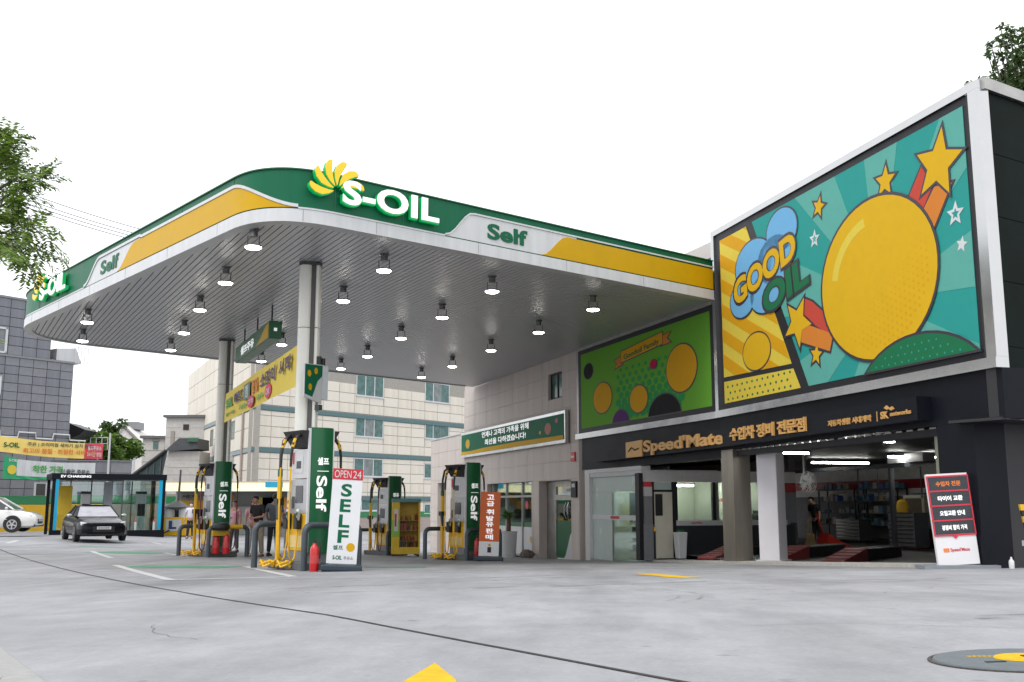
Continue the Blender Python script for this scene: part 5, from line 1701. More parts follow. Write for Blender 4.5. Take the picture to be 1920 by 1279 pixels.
tool_chest(-12.2, 10.7, 1.5, .85, 'low grey tool chest in front of the parts shelves')
tool_chest(-5.9, 8.6, 1.3, 1.15, 'taller grey tool chest with bright drawer edges near the upright poster')
wa = thing('alignment_machine', 'cream wheel alignment console with monitor in the bay', 'machine', (wA(-6.3, 9.6).x, wA(-6.3, 9.6).y, -1.45), rotA + R(20))
CRM = mat('console_cream', (.42, .40, .33), .5, var=.06)
MB().box(-.5, .6, -.1, .5, .1, .7).build('base', mat('console_red', (.10, .008, .01), .5), wa)
MB().hexa([(-.6, -.25, .72), (.7, -.25, .72), (.7, .5, .72), (-.6, .5, .72)], [(-.6, -.15, 1.05), (.7, -.15, 1.05), (.7, .5, 1.12), (-.6, .5, 1.12)]).build('console', CRM, wa, bevel=.02)
mo = MB().box(-.15, .62, .0, .45, 1.15, 1.78).build('monitor', CRM, wa, bevel=.03)
MB().box(-.06, .52, -.012, -.001, 1.24, 1.68).build('screen', mat('screen_tan', (.12, .10, .07), .2), mo)
MB().box(.1, .9, .1, .3, 1.80, 1.84).build('top_bar', BLACK, wa)
MB().box(.75, .9, .1, .2, 1.2, 1.75).build('yellow_cable', YEL2, wa)
yb = thing('yellow_canister', 'yellow canister standing on the taller tool chest', 'canister', (wA(-5.5, 8.85).x, wA(-5.5, 8.85).y, -.21))
MB().lathe([(.0001, 0), (.16, 0), (.18, .2), (.15, .34), (.06, .4), (.0001, .4)], seg=14).build('body', YEL2, yb, smooth=True)
wb = thing('white_board', 'white notice board on the back wall of the bay', 'board', (wA(-5.6, 12.14).x, wA(-5.6, 12.14).y, .15), rotA)
MB().box(-.2, 1.2, -.03, .0, -.2, .62).build('board', WHITE, wb)
tj = thing('trolley_jack', 'red trolley jack on the bay floor beside the mechanic', 'jack', (at(1565, 1022, 35).x, at(1565, 1022, 35).y, -1.45), R(30))
MB().hexa([(-.6, -.25, .05), (.7, -.25, .05), (.7, .25, .05), (-.6, .25, .05)], [(-.5, -.2, .55), (.0, -.2, .3), (.0, .2, .3), (-.5, .2, .55)]).build('frame', mat('jack_red', (.42, .03, .02), .4), tj)
MB().tube([(-.5, 0, .5), (-.8, 0, 1.2)], .03, 6).build('handle', mat('jack_red', (.42, .03, .02)), tj)

# red framed upright price stand at right
ps = thing('price_stand', 'tall leaning stand with red frames, dark panels and white lower panel', 'poster stand', (6.98, 16.35, gz(6.98, 16.35)), R(2))
zb = .03
MB().box(-.62, .58, -.18, .18, 0, .06).build('foot_plate', mat('plate_grey', (.25, .27, .30), .4, metal=.3), ps)
pn = bpy.data.objects.new('panel', None); COL.objects.link(pn); pn.parent = ps; pn.location = (0, 0, .06); pn.rotation_euler = (R(-4), R(-3), 0)
MB().box(-.33, .33, -.03, .03, 0, 1.42).build('white_board', mat('stand_white', (.72, .71, .73), .4, var=.03), pn)
PB = mat('stand_dark', (.02, .024, .03), .25, var=.3, scale=3)
LB = ['수입차 전문', '타이어 교환', '오일교환 안내', '경정비 합리 가격']
for k, zz in enumerate((1.16, .93, .70, .475)):
    MB().box(-.315, .315, -.045, -.0305, zz, zz + .205).build('dark_panel', PB, pn)
    text(LB[k], -.20, .20, zz + .06, zz + .14, -.0455, LETTER_W if k else mat('letter_orange', (.6, .16, .03), .5, emit=.2), pn, bold=.03, depth=.003)
m_ = MB()
for zz in (.448, .677, .907, 1.137, 1.368):
    m_.box(-.335, .335, -.05, -.0305, zz, zz + .022)
m_.box(-.335, -.316, -.05, -.0305, .47, 1.368).box(.316, .335, -.05, -.0305, .47, 1.368)
m_.slab([(-.04, .448), (.0, .40), (.04, .448)], -.05, -.0305)
m_.build('red_frame', mat('stand_red', (.60, .02, .05), .4), pn)
MB().slab(rect(-.22, -.13, .20, .26), -.036, -.0305).build('logo_plate', mat('letter_orange', (.6, .16, .03)), pn)
text("Speed'Mate", -.11, .20, .19, .26, -.0305, RED, pn, bold=.02, depth=.003)
sb = thing('spray_bottle', 'small white spray bottle on the ground by the black wall', 'bottle', (at(1897, 1060, 15.4).x, 15.4, gz(8, 15.4)))
MB().lathe([(.0001, 0), (.035, 0), (.038, .03), (.038, .11), (.015, .14), (.012, .17), (.0001, .17)], seg=12).build('bottle', WHITE, sb, smooth=True)
hz = thing('hazard_barrier', 'yellow and black striped barrier leg at the right edge', 'barrier', (at(1938, 1060, 15.6).x, 15.6, gz(8.4, 15.6) - .1))
m_ = MB()
for k in range(10):
    m_.use(k % 2).hexa([(-.12 + k * .016, 0, .95 - k * .09), (-.05 + k * .016, 0, .95 - k * .09), (-.05 + k * .016, .05, .95 - k * .09), (-.12 + k * .016, .05, .95 - k * .09)],
                       [(-.136 + k * .016, 0, 1.04 - k * .09), (-.066 + k * .016, 0, 1.04 - k * .09), (-.066 + k * .016, .05, 1.04 - k * .09), (-.136 + k * .016, .05, 1.04 - k * .09)])
m_.build('striped_leg', [YEL2, BLACK], hz)
MB().box(-.05, .3, -.02, .2, .42, .50).build('grey_hinge', GREY_L, hz)
MB().box(-.1, .3, -.1, .2, .0, .08).build('yellow_foot', YEL2, hz)

# ================================================================== BACKGROUND BUILDINGS
def wall_frame(a, b):
    a, b = Vector(a), Vector(b)
    return math.atan2(b.y - a.y, b.x - a.x), (b - a).length
# ---- beige apartment block
AC = at(470, 900, 72.0); AC = Vector((AC.x, AC.y))
f_dir = Vector((.765, 1)).normalized()
rz_f = math.atan2(f_dir.y, f_dir.x)
apt = thing('apartment_block', 'cream stone apartment block with teal bands behind the canopy', 'building', (AC.x, AC.y, 0), rz_f)
# storeys: band tops measured on the corner
zt = [at(470, y, 72.0).z for y in (760, 840)]
fh = zt[0] - zt[1]
Z0 = -3.6
ZTOP = 13.0
FLEN = 32.0
MB().box(.03, FLEN, .04, .5, Z0, ZTOP).build('core', JOINT, apt)
bands = [zt[1] - fh * k for k in (1.12, 0, -1)] 
bands = sorted([b for b in bands if Z0 < b < ZTOP])
wins = []
def at_front(px, py):
    """point of the facade plane: returns local u,z"""
    r = at(px, py, 1.0)
    n = Vector((f_dir.y, -f_dir.x))
    t = n.dot(AC) / n.dot(Vector((r.x, r.y)))
    p = r * t
    return (Vector((p.x, p.y)) - AC).dot(f_dir), p.z
WIN_PX = [(668, 720, 706, 741), (797, 843, 722, 752), (666, 719, 784, 818), (797, 842, 796, 822), (663, 718, 861, 893), (795, 842, 871, 897), (660, 712, 936, 958), (795, 830, 945, 962)]
for (x0, x1, y0, y1) in WIN_PX:
    a = at_front(x0, y1); b = at_front(x1, y0)
    wins.append((a[0], b[0], a[1], b[1]))
holes = [(w_[0], w_[1], w_[2], w_[3]) for w_ in wins] + [(0, FLEN, b - .28, b + .10) for b in bands]
gbz = at_front(735, 967)[1]
nslab = slab_grid(apt, 0, 26, gbz + .3, 9.4, 1.62, .78, holes, [APT, APT2], yf=0, yb=.04, gap=.045, name='stone_slab', jit=.004)
MB().box(.0, 26, -.02, .04, Z0, gbz - .12).build('plinth', mat('plinth_pink', (.36, .30, .28), .7, var=.08, scale=6), apt)
MB().box(.0, 26, -.05, .04, gbz - .12, gbz + .28).build('green_stripe', mat('stripe_green', (.02, .19, .07), .6, var=.08), apt)
for b in bands:
    if b > gbz + .6:
        MB().box(-.05, FLEN, -.07, .04, b - .24, b + .06).build('teal_band', TEAL, apt)
CURT = mat('curtain', (.30, .34, .32), .8, var=.15, scale=3)
for i, w_ in enumerate(wins):
    x0, x1, z0, z1 = w_
    fr_ = MB()
    t_ = .07
    fr_.box(x0, x1, -.01, .038, z0, z0 + t_).box(x0, x1, -.01, .038, z1 - t_, z1).box(x0, x0 + t_, -.01, .038, z0 + t_, z1 - t_).box(x1 - t_, x1, -.01, .038, z0 + t_, z1 - t_)
    d = (x1 - x0) / 3
    fr_.box(x0 + d - .04, x0 + d + .04, .0, .038, z0 + t_, z1 - t_)
    if i % 2 == 0: fr_.box(x0 + 2 * d - .04, x0 + 2 * d + .04, .0, .038, z0 + t_, z1 - t_)
    w__ = fr_.build('window', WHITE, apt)
    MB().box(x0 + t_, x0 + d - .04, .02, .035, z0 + t_, z1 - t_).build('pane', MIRROR_W, w__)
    MB().box(x0 + d + .04, x0 + 2 * d - .04, .024, .037, z0 + t_, z1 - t_).build('pane', mat('apt_glass_pale', (.16, .19, .19), .15, var=.4, scale=2) if i % 3 else MIRROR_W, w__)
    MB().box(x0 + 2 * d + .04, x1 - t_, .02, .035, z0 + t_, z1 - t_).build('pane', MIRROR_W, w__)
    MB().box(x0 - .05, x1 + .05, -.06, .02, z0 - .08, z0 - .002).build('sill', GREY_L, w__)
# left flank of the block
l_dir = Vector((-.47, 1)).normalized()
fl2 = thing('apartment_flank', 'receding cream side of the apartment block with small windows and pipe', 'building', (AC.x, AC.y, 0), math.atan2(-l_dir.y, -l_dir.x))
LL = 34.0
MB().box(-LL, -.02, .04, .5, Z0, ZTOP).build('core', JOINT, fl2)
WINL = []
for k, b in enumerate(bands):
    for j, u in enumerate((-7.5, -17.5, -26.5)):
        WINL.append((u - 1.1, u + .5, b - 1.95, b - .55))
holes2 = WINL + [(-LL, 0, b - .28, b + .10) for b in bands]
slab_grid(fl2, -LL, 0, gbz + .3, 13.0, 2.2, 1.55, holes2, [APT, APT2], yf=0, yb=.04, gap=.04, jit=.004)
MB().box(-LL, 0, -.02, .04, Z0, gbz + .28).build('plinth', MATS['plinth_pink'], fl2)
PALEB = mat('pale_band', (.26, .32, .34), .6, var=.1)
for b in bands:
    MB().box(-LL, -.0, -.07, .04, b - .24, b + .06).build('pale_band', PALEB, fl2)
for (x0, x1, z0, z1) in WINL:
    w__ = MB().box(x0, x1, .0, .06, z0, z0 + .07).box(x0, x1, .0, .06, z1 - .07, z1).box(x0, x0 + .06, .0, .06, z0, z1).box(x1 - .06, x1, .0, .06, z0, z1).build('window', mat('bronze_frame', (.22, .15, .11), .5), fl2)
    MB().box(x0 + .06, x1 - .06, .02, .035, z0 + .07, z1 - .07).build('pane', MIRROR_W, w__)
MB().tube([(-3.2, -.12, Z0), (-3.2, -.12, 9.0)], .09, 8).build('drain_pipe', mat('pipe_tan', (.36, .30, .26), .6), fl2)
MB().box(-7.9, -7.0, -.5, -.02, 3.1, 3.8).build('air_conditioner', GREY_L, fl2)

# ---- grey tiled tower at left
def tiled_tower(name, label, A, B, z0, z1, tw, th, mats, cat='building', holes=(), depth=8.0):
    rz, L = wall_frame(A, B)
    t = thing(name, label, cat, (A[0], A[1], 0), rz)
    MB().box(0.02, L - .02, .03, depth, z0, z1 - .02).build('core', TILE_J, t)
    slab_grid(t, 0, L, z0, z1, tw, th, list(holes), mats, yf=0, yb=.03, gap=.035, name='wall_panel', jit=.006)
    MB().box(-.03, L + .03, -.05, .3, z1, z1 + .12).build('coping', GREY, t)
    return t, L
d_t = Vector((.74, 1.0)).normalized()
c1 = at(131, 800, 60); c1 = Vector((c1.x, c1.y))          # right corner of the lower part
c2 = at(92, 690, 57.6); c2 = Vector((c2.x, c2.y))
A0 = c1 - d_t * 8.2
ztop_low = at(137, 683, 60).z
ztop_hi = at(30, 548, 55).z
# window openings of the tower front
def on_line(px, py, P, D):
    r = at(px, py, 1.0)
    n = Vector((D.y, -D.x))
    t = n.dot(P) / n.dot(Vector((r.x, r.y)))
    p = r * t
    return (Vector((p.x, p.y)) - P).dot(D), p.z
wz = [on_line(-12, 660, A0, d_t), on_line(15, 615, A0, d_t)]
hole1 = (wz[0][0], wz[1][0], wz[0][1], wz[1][1])
wz2 = [on_line(-20, 740, A0, d_t), on_line(3, 703, A0, d_t)]
hole2 = (wz2[0][0], wz2[1][0], wz2[0][1], wz2[1][1])
u2 = on_line(92, 700, A0, d_t)[0]
u3 = on_line(62, 548, A0, d_t)[0]
tow, TL = tiled_tower('tiled_tower', 'tall grey panelled building at the left edge', A0, c1, -1.5, ztop_low, 0.80, .50, [TILE_G, TILE_G2], holes=[hole1, hole2])
top_ = MB().box(.02, u2, .03, 8, ztop_low - .1, ztop_hi - .02)
top_.build('upper_core', TILE_J, tow)
slab_grid(tow, 0, u2, ztop_low + .12, ztop_hi, .80, .50, [], [TILE_G, TILE_G2], yf=0, yb=.03, gap=.035, name='wall_panel', jit=.006)
MB().box(-.03, u2 + .03, -.05, .3, ztop_hi, ztop_hi + .12).build('coping', GREY, tow)
for hh in (hole1, hole2):
    w__ = MB().box(hh[0], hh[1], -.06, .05, hh[2], hh[2] + .1).box(hh[0], hh[1], -.06, .05, hh[3] - .1, hh[3]).box(hh[1] - .12, hh[1], -.06, .05, hh[2], hh[3]).build('window', WHITE, tow)
    MB().box(hh[0], hh[1] - .12, .01, .03, hh[2] + .1, hh[3] - .1).build('pane', mat('tower_pane', (.25, .27, .22), .2, var=.2), w__)
tz = lambda py: at(70, py, 57.5).z
MB().box(-.02, TL - .1, -.03, -.002, tz(946), tz(930)).build('green_stripe', mat('stripe_green', (.02, .19, .07)), tow)
MB().box(-.02, TL - .1, -.03, -.002, -1.6, tz(946.5)).build('yellow_base', mat('wall_yellow', (.62, .38, .015), .5, var=.05), tow)
ua, ub = on_line(63, 918, A0, d_t)[0], on_line(88, 918, A0, d_t)[0]
w__ = MB().box(ua, ub, -.04, -.001, tz(929.5), tz(904)).build('window', GREY_L, tow)
MB().box(ua + .12, ub - .12, -.045, -.041, tz(929), tz(906)).build('pane', mat('dark_opening', (.03, .03, .028), .3), w__)
# small roof terrace clutter
rt = thing('roof_shed', 'small pale roof shelter on the lower step of the grey tower', 'shed', (*(A0 + d_t * (u2 + .6)), ztop_low + .12), math.atan2(d_t.y, d_t.x))
MB().hexa([(.0, .4, .0), (1.6, .4, 0), (1.6, 1.8, 0), (.0, 1.8, 0)], [(.0, .4, .75), (1.2, .4, .9), (1.2, 1.8, .9), (.0, 1.8, .75)]).build('cover', WHITE, rt)
for k in range(5):
    MB().cyl((1.0 + k * .22, .2, 0), (1.0 + k * .22, .2, .95), .02, seg=6).build('rail_post', GREY_L, rt)
MB().cyl((1.0, .2, .95), (1.9, .2, .95), .02, seg=6).build('hand_rail', GREY_L, rt)
# pipes on tower face
pp = thing('gutter_pipe', 'thin white zigzag pipes along the tower above the yellow banner', 'pipe', (A0.x, A0.y, 0), math.atan2(d_t.y, d_t.x))
m_ = MB()
zz0 = on_line(60, 818, A0, d_t)[1]
path = []
for k in range(9):
    u = k * TL / 8
    path += [(u, -.1, zz0 + (.18 if k % 2 else -.12)), (u + TL / 8 - .05, -.1, zz0 + (.18 if k % 2 else -.12))]
m_.tube(path, .05, 6)
m_.build('pipe', WHITE, pp)

# ---- long low boundary wall with green stripe and yellow base
WA_ = c1 - d_t * 14; 
w_b = Vector((at(300, 1000, 70).x, 70.0))
bw = thing('boundary_wall', 'long grey panel wall with green stripe and yellow base at the back of the forecourt', 'wall', (c1.x - .0, c1.y - .5, 0), 0)
bw_dir = Vector((1, .42)).normalized()
bw.rotation_euler.z = math.atan2(bw_dir.y, bw_dir.x)
zg = lambda py: at(180, py, 61).z
X0, X1 = -9.0, 9.6
MB().box(X0, 3.7, .03, .4, -3.0, zg(866)).build('core', TILE_J, bw)
MB().box(3.7, X1, .03, .4, -3.0, zg(926)).build('core', mat('wall_beige', (.30, .28, .24), .6, var=.06), bw)
XU = 3.7
slab_grid(bw, X0, XU, zg(930), zg(866), 1.15, .62, [(-3.2, -1.9, zg(931), zg(906))], [TILE_G, TILE_G2], yf=0, yb=.03, gap=.03, name='wall_panel', jit=.005)
MB().box(-3.2, -1.9, .0, .05, zg(931), zg(906)).build('window', mat('dark_opening', (.03, .03, .028), .3), bw)
MB().box(-3.32, -1.78, -.03, .04, zg(906), zg(904)).build('window_frame', GREY_L, bw)
MB().box(X0, X1, -.02, .03, zg(944), zg(930.5)).build('green_stripe', MATS['stripe_green'], bw)
MB().box(X0, 2.2, -.02, .03, -3.0, zg(944.5)).build('yellow_base', mat('wall_yellow', (.62, .38, .015), .5, var=.05), bw)
MB().box(2.2, X1, -.02, .03, -3.0, zg(944.5)).build('beige_base', mat('wall_beige', (.30, .28, .24), .6, var=.06), bw)
MB().box(X0, 3.7, -.06, .45, zg(866), zg(864)).build('coping', GREY, bw)

# banners on the wall
def flat_banner(name, label, px, parts, Y):
    (x0, y0), (x1, y1), h = px
    a, b = at(x0, y0, Y[0]), at(x1, y1, Y[1])
    rz = math.atan2(b.y - a.y, b.x - a.x); L = math.hypot(b.x - a.x, b.y - a.y)
    t = thing(name, label, 'banner', (a.x, a.y, 0), rz)
    return t, L, a.z, b.z
t, L, za, zb_ = flat_banner('wall_banner', 'faded yellow banner with red end panel strung across the grey tower', ((-6, 846), (192, 861), 0), None, (53.5, 57.5))
def quadgrid(x0, x1, zl0, zh0, zl1, zh1, L, y=0, seed=1, amp=.03, n=30):
    vs = []
    for j in range(5):
        for i in range(n + 1):
            u = i / n; x = x0 + (x1 - x0) * u; g_ = x / L
            lo = zl0 + (zl1 - zl0) * g_; hi = zh0 + (zh1 - zh0) * g_
            vs.append((x, y + amp * math.sin(x * 3 + seed) + amp * .5 * math.sin(x * 7 + j), lo + (hi - lo) * j / 4 - .10 * math.sin(math.pi * g_)))
    fs = [(j * (n + 1) + i, j * (n + 1) + i + 1, (j + 1) * (n + 1) + i + 1, (j + 1) * (n + 1) + i) for j in range(4) for i in range(n)]
    return MB().add(vs, fs)
hA = at(0, 818, 53.5).z - at(0, 847, 53.5).z; hB = at(192, 832, 57.5).z - at(192, 861, 57.5).z
BY2 = mat('banner_pale_yellow', (.80, .60, .16), .6, var=.06, scale=1.5)
quadgrid(0, L * .815, za, za + hA, zb_, zb_ + hB, L, seed=2).build('yellow_cloth', BY2, t, smooth=True)
quadgrid(L * .815, L, za, za + hA, zb_, zb_ + hB, L, seed=2).build('red_cloth', mat('banner_rose', (.62, .06, .10), .6, var=.05), t, smooth=True)
zc = za + (zb_ - za) * .5
text('S-OIL', .3, 1.1, za + .22, za + .48, -.06, GREEN, t, bold=.03)
text('주유 | 프리미엄 세차기 설치 완료', 1.5, 5.0, zc + .42, zc + .66, -.06, GREY_D, t, bold=.02)
text('최고의 품질 · 친절한 서비스로', 1.3, 5.2, zc + .08, zc + .34, -.06, ORG2, t, bold=.02)
text('셀프주유소', L * .84, L * .98, zb_ + .46, zb_ + .70, -.06, WHITE, t, bold=.02)
text('24시간 영업', L * .84, L * .98, zb_ + .12, zb_ + .36, -.06, WHITE, t, bold=.02)
t, L, za, zb_ = flat_banner('wall_banner', 'white and green banner below the yellow one on the grey wall', ((4, 897), (178, 896), 0), None, (52.5, 56.8))
hA = at(0, 857, 52.5).z - at(0, 896, 52.5).z; hB = at(178, 869, 56.8).z - at(178, 897, 56.8).z
quadgrid(L * .14, L, za + .2, za + hA, zb_ + .1, zb_ + hB, L, seed=4).build('white_cloth', WHITE, t, smooth=True)
quadgrid(0, L * .1399, za, za + hA + .08, zb_, zb_ + hB, L, seed=4).build('green_cloth', mat('banner_green', (.02, .33, .13), .6, var=.05), t, smooth=True)
quadgrid(L * .14, L * .62, za, za + .19, zb_, zb_ + .10, L, seed=4).build('green_edge', MATS['banner_green'], t, smooth=True)
MB().slab(circ(.45, za + .45, .24, 20), -.06, -.05).build('plain_dot', YP_L, t)
text('착한 가격', L * .30, L * .62, za + .32, za + .72, -.06, GRN2, t, bold=.03)
text('더 좋은 주유소', L * .60, L * .93, za + .32, za + .56, -.06, GREY_D, t, bold=.03)
text('S-OIL', .25, .7, za + .86, za + 1.0, -.06, WHITE, t, bold=.03)

# white pole by the planter
wp = thing('flag_pole', 'slim pale pole standing at the end of the banners', 'pole', (at(196, 990, 56).x, 56, -1.6))
MB().cyl((0, 0, 0), (0, 0, at(196, 812, 56).z + 1.6), .07, .05, 8).build('shaft', GREY_L, wp)

# ---- white houses and the dark roofed stair behind
def house_box(name, label, px0, px1, ytop, Y, m, depth=8, ybot=1000, extra=None):
    a, b = at(px0, ytop, Y), at(px1, ytop, Y)
    t = thing(name, label, 'house', (a.x, Y, 0))
    L = b.x - a.x
    z0 = -4
    MB().box(0, L, 0, depth, z0, a.z).build('wall', m, t)
    return t, L, a.z
HW = mat('house_white', (.64, .62, .60), .8, var=.05, scale=2)
HB = mat('house_stone', (.46, .44, .42), .8, var=.1, scale=3)
HJ = mat('house_joint', (.30, .26, .24), .8, var=.1)
HROOF = mat('house_roof', (.12, .12, .12), .8, var=.15)
Y = 108
t, L, z = house_box('gabled_house', 'white gabled house with pointed roof behind the shrubs', 213, 268, 835, Y, HW)
ap = at(231, 797, Y); lf_, rt_ = at(205, 836, Y), at(272, 838, Y)
MB().slab([(0, z), (L, z), (L, z + .2), (ap.x - t.location.x, ap.z), (0, z + .2)], .0, 8).build('gable', HW, t)
MB().tube([(lf_.x - t.location.x, -.2, lf_.z), (ap.x - t.location.x, -.2, ap.z), (rt_.x - t.location.x, -.2, rt_.z)], .16, 6).build('roof_edge', mat('roof_edge', (.20, .19, .19), .8), t)
MB().box(ap.x - t.location.x - .9, ap.x - t.location.x + .8, 2, 4, ap.z - .3, ap.z + .5).build('chimney', GREY, t)
MB().cyl((ap.x - t.location.x + .2, -.05, ap.z - 2.2), (ap.x - t.location.x + .2, .0, ap.z - 2.2), .35, seg=12).build('round_vent', GREY_L, t)
MB().box(1.2, 2.3, -.05, .0, z - 3.0, z - .6).build('shutter', GREY_L, t)
Y = 100
t, L, z = house_box('small_house', 'small pale house with one dark window between taller houses', 268, 309, 822, Y, HB)
MB().box(-.2, L + .2, -.3, 8, z, z + .25).build('roof', HROOF, t)
wx0, wx1 = at(287, 842, Y), at(297, 827, Y)
w__ = MB().box(wx0.x - t.location.x, wx1.x - t.location.x, -.06, .0, wx0.z, wx1.z).build('window', MIRROR_W, t)
MB().box(wx0.x - t.location.x - .1, wx1.x - t.location.x + .1, -.1, -.0, wx1.z, wx1.z + .12).build('lintel', HJ, w__)
for k in range(6):
    MB().box(0, L, -.03, .0, z - 1.2 - k * 1.1, z - 1.14 - k * 1.1).build('course_line', HJ, t)
Y = 92
t, L, z = house_box('stone_house', 'taller pale stone house with tiny square window at centre left', 312, 384, 783, Y, HB)
MB().box(-.2, L + .2, -.3, 8, z, z + .22).build('roof', HROOF, t)
for k in range(11):
    MB().box(0, L, -.03, .0, z - .9 - k * .85, z - .85 - k * .85).build('course_line', HJ if k % 4 == 3 else GREY_L, t)
s_ = at(349, 801, Y)
MB().box(s_.x - t.location.x - .25, s_.x - t.location.x + .25, -.06, -.0, s_.z - .25, s_.z + .25).build('window', BLACK, t)
MB().box(.5, .8, -.1, 0, z - 4.5, z - 1.2).build('drain_pipe', HJ, t)
# dark slate stair roof with slanting glass side
Y = 84
sr = thing('slate_stair_roof', 'dark slate roofed stairway sloping down in front of the stone house', 'building', (at(250, 890, Y).x, Y, 0))
ox = sr.location.x
q = [at(248, 893, Y), at(312, 845, Y), at(338, 822, Y), at(372, 822, Y), at(372, 842, Y), at(324, 846, Y), at(302, 893, Y)]
MB().slab([(p.x - ox, p.z) for p in (q[0], q[1], q[6])], .0, .3).build('glass_side', mat('dark_teal_glass', (.02, .045, .045), .2, var=.5, scale=2), sr)
MB().slab([(p.x - ox, p.z) for p in (q[1], q[2], q[3], q[4], q[5])], -.3, 3).build('slate_roof', mat('slate', (.065, .068, .075), .7, var=.2, scale=4), sr)
MB().tube([(q[0].x - ox, -.1, q[0].z), (q[1].x - ox, -.1, q[1].z)], .16, 6).build('roof_edge', BLACK, sr)
w0, w1 = at(312, 905, Y), at(374, 846, Y)
MB().box(w0.x - ox, w1.x - ox, .1, 3, w0.z - 3, w1.z).build('wall', HB, sr)
for k in range(6):
    MB().box(w0.x - ox, w1.x - ox, .07, .1, w1.z - .7 - k * .6, w1.z - .66 - k * .6).build('course_line', HJ if k == 3 else GREY_L, sr)
for k in range(4):
    u = .25 + k * .2
    a = q[0] + (q[1] - q[0]) * u
    MB().box(a.x - ox - .05, a.x - ox + .05, -.08, -.01, q[0].z + .1, a.z - .1).build('mullion', GREY_D, sr)
MB().box(at(355, 829, Y).x - ox, at(374, 822, Y).x - ox, -.5, -.31, at(355, 829, Y).z, at(355, 822, Y).z).build('green_edge', mat('edge_green', (.03, .12, .06), .6), sr)
# dark eave beside the tower
Y = 66
ev = thing('dark_eave', 'black sloping roof eave beside the grey tower', 'roof', (at(130, 820, Y).x, Y, 0))
MB().slab([(at(p[0], p[1], Y).x - ev.location.x, at(p[0], p[1], Y).z) for p in ((126, 824), (148, 816), (160, 806), (126, 792))], .0, 2).build('eave', BLACK, ev)
# hedge / shrubs over the wall
def leaf_cloud(blobs, n, size, m, name='foliage', parent=None, seed=1, flat=False):
    rnd = random.Random(seed)
    vs, fs = [], []
    W = [b[1] ** 2 for b in blobs]
    for i in range(n):
        b = rnd.choices(blobs, W)[0]
        c, r = Vector(b[0]), b[1]
        d = Vector((rnd.gauss(0, 1), rnd.gauss(0, 1), rnd.gauss(0, 1))).normalized()
        rr = r * (rnd.random() ** .45)
        p = c + d * rr
        a = Vector((rnd.gauss(0, 1), rnd.gauss(0, 1), rnd.gauss(0, .6))).normalized()
        s = a.cross(Vector((rnd.gauss(0, 1), rnd.gauss(0, 1), rnd.gauss(0, 1)))).normalized()
        k = size * rnd.uniform(.6, 1.3)
        o = len(vs)
        vs += [p - a * k, p + s * k * .42, p + a * k, p - s * k * .42]
        fs += [(o, o + 1, o + 2, o + 3)]
    return MB().add([tuple(v) for v in vs], fs)
def leaf_mat(name, col, var=.5):
    m = mat(name, col, .5, var=0)
    nt = m.node_tree
    b = nt.nodes['Principled BSDF']
    gm = nt.nodes.new('ShaderNodeNewGeometry')
    rp = nt.nodes.new('ShaderNodeValToRGB')
    rp.color_ramp.elements[0].color = (col[0] * (1 - var), col[1] * (1 - var), col[2] * (1 - var), 1)
    rp.color_ramp.elements[1].color = (col[0] * (1 + var * 1.2), col[1] * (1 + var), col[2] * (1 + var * .6), 1)
    nt.links.new(gm.outputs['Random Per Island'], rp.inputs['Fac'])
    nt.links.new(rp.outputs['Color'], b.inputs['Base Color'])
    # light shining through the leaf
    out = nt.nodes['Material Output']
    tl = nt.nodes.new('ShaderNodeBsdfTranslucent')
    nt.links.new(rp.outputs['Color'], tl.inputs['Color'])
    mx = nt.nodes.new('ShaderNodeMixShader')
    mx.inputs['Fac'].default_value = .35
    nt.links.new(b.outputs[0], mx.inputs[1])
    nt.links.new(tl.outputs[0], mx.inputs[2])
    nt.links.new(mx.outputs[0], out.inputs['Surface'])
    return m
LEAF1 = leaf_mat('leaf_street', (.12, .205, .034))
LEAF2 = leaf_mat('leaf_dark', (.05, .10, .022))
LEAF3 = leaf_mat('leaf_shrub', (.085, .17, .025))
BARK = mat('bark', (.09, .07, .055), .9, var=.25, scale=12, bump=.3)
def shrub(label, px, py, Y, r, n, seed, m=LEAF3):
    c = at(px, py, Y)
    t = thing('shrub', label, 'shrub', (c.x, Y, c.z - r * 1.2), group='shrubs above the back wall')
    rnd = random.Random(seed)
    blobs = [((rnd.uniform(-.7, .7) * r, rnd.uniform(-.4, .4) * r, r * 1.2 + rnd.uniform(-.6, .5) * r), r * rnd.uniform(.35, .6)) for _ in range(9)]
    leaf_cloud(blobs, n, .22, m, seed=seed).build('foliage', m, t)
    MB().tube([(0, 0, -.8), (.05, 0, r * .7), (-.1, 0, r * 1.3)], [.12, .09, .04], 7).build('trunk', BARK, t)
shrub('round green shrub behind the pale pole', 219, 846, 72, 1.45, 2400, 11)
shrub('broad low green bush between the dark eave and the pole', 178, 832, 70, 1.6, 2400, 12)
shrub('low bush tight against the grey tower', 146, 836, 69, 1.1, 1300, 13)
shrub('dark conifer tip beside the gabled house', 213, 808, 96, 1.3, 700, 14, LEAF2)
fe = thing('roof_railing', 'white railing above the shrubs on the back wall', 'railing', (at(148, 828, 68).x, 68, at(148, 832, 68).z))
m_ = MB()
for k in range(6):
    m_.cyl((k * .38, 0, -.4), (k * .38, 0, .4), .025, seg=6)
m_.build('post', WHITE, fe)
MB().cyl((0, 0, .4), (1.9, 0, .4), .03, seg=6).build('rail', WHITE, fe)
MB().cyl((0, 0, 0), (1.9, 0, .0), .025, seg=6).build('rail', WHITE, fe)

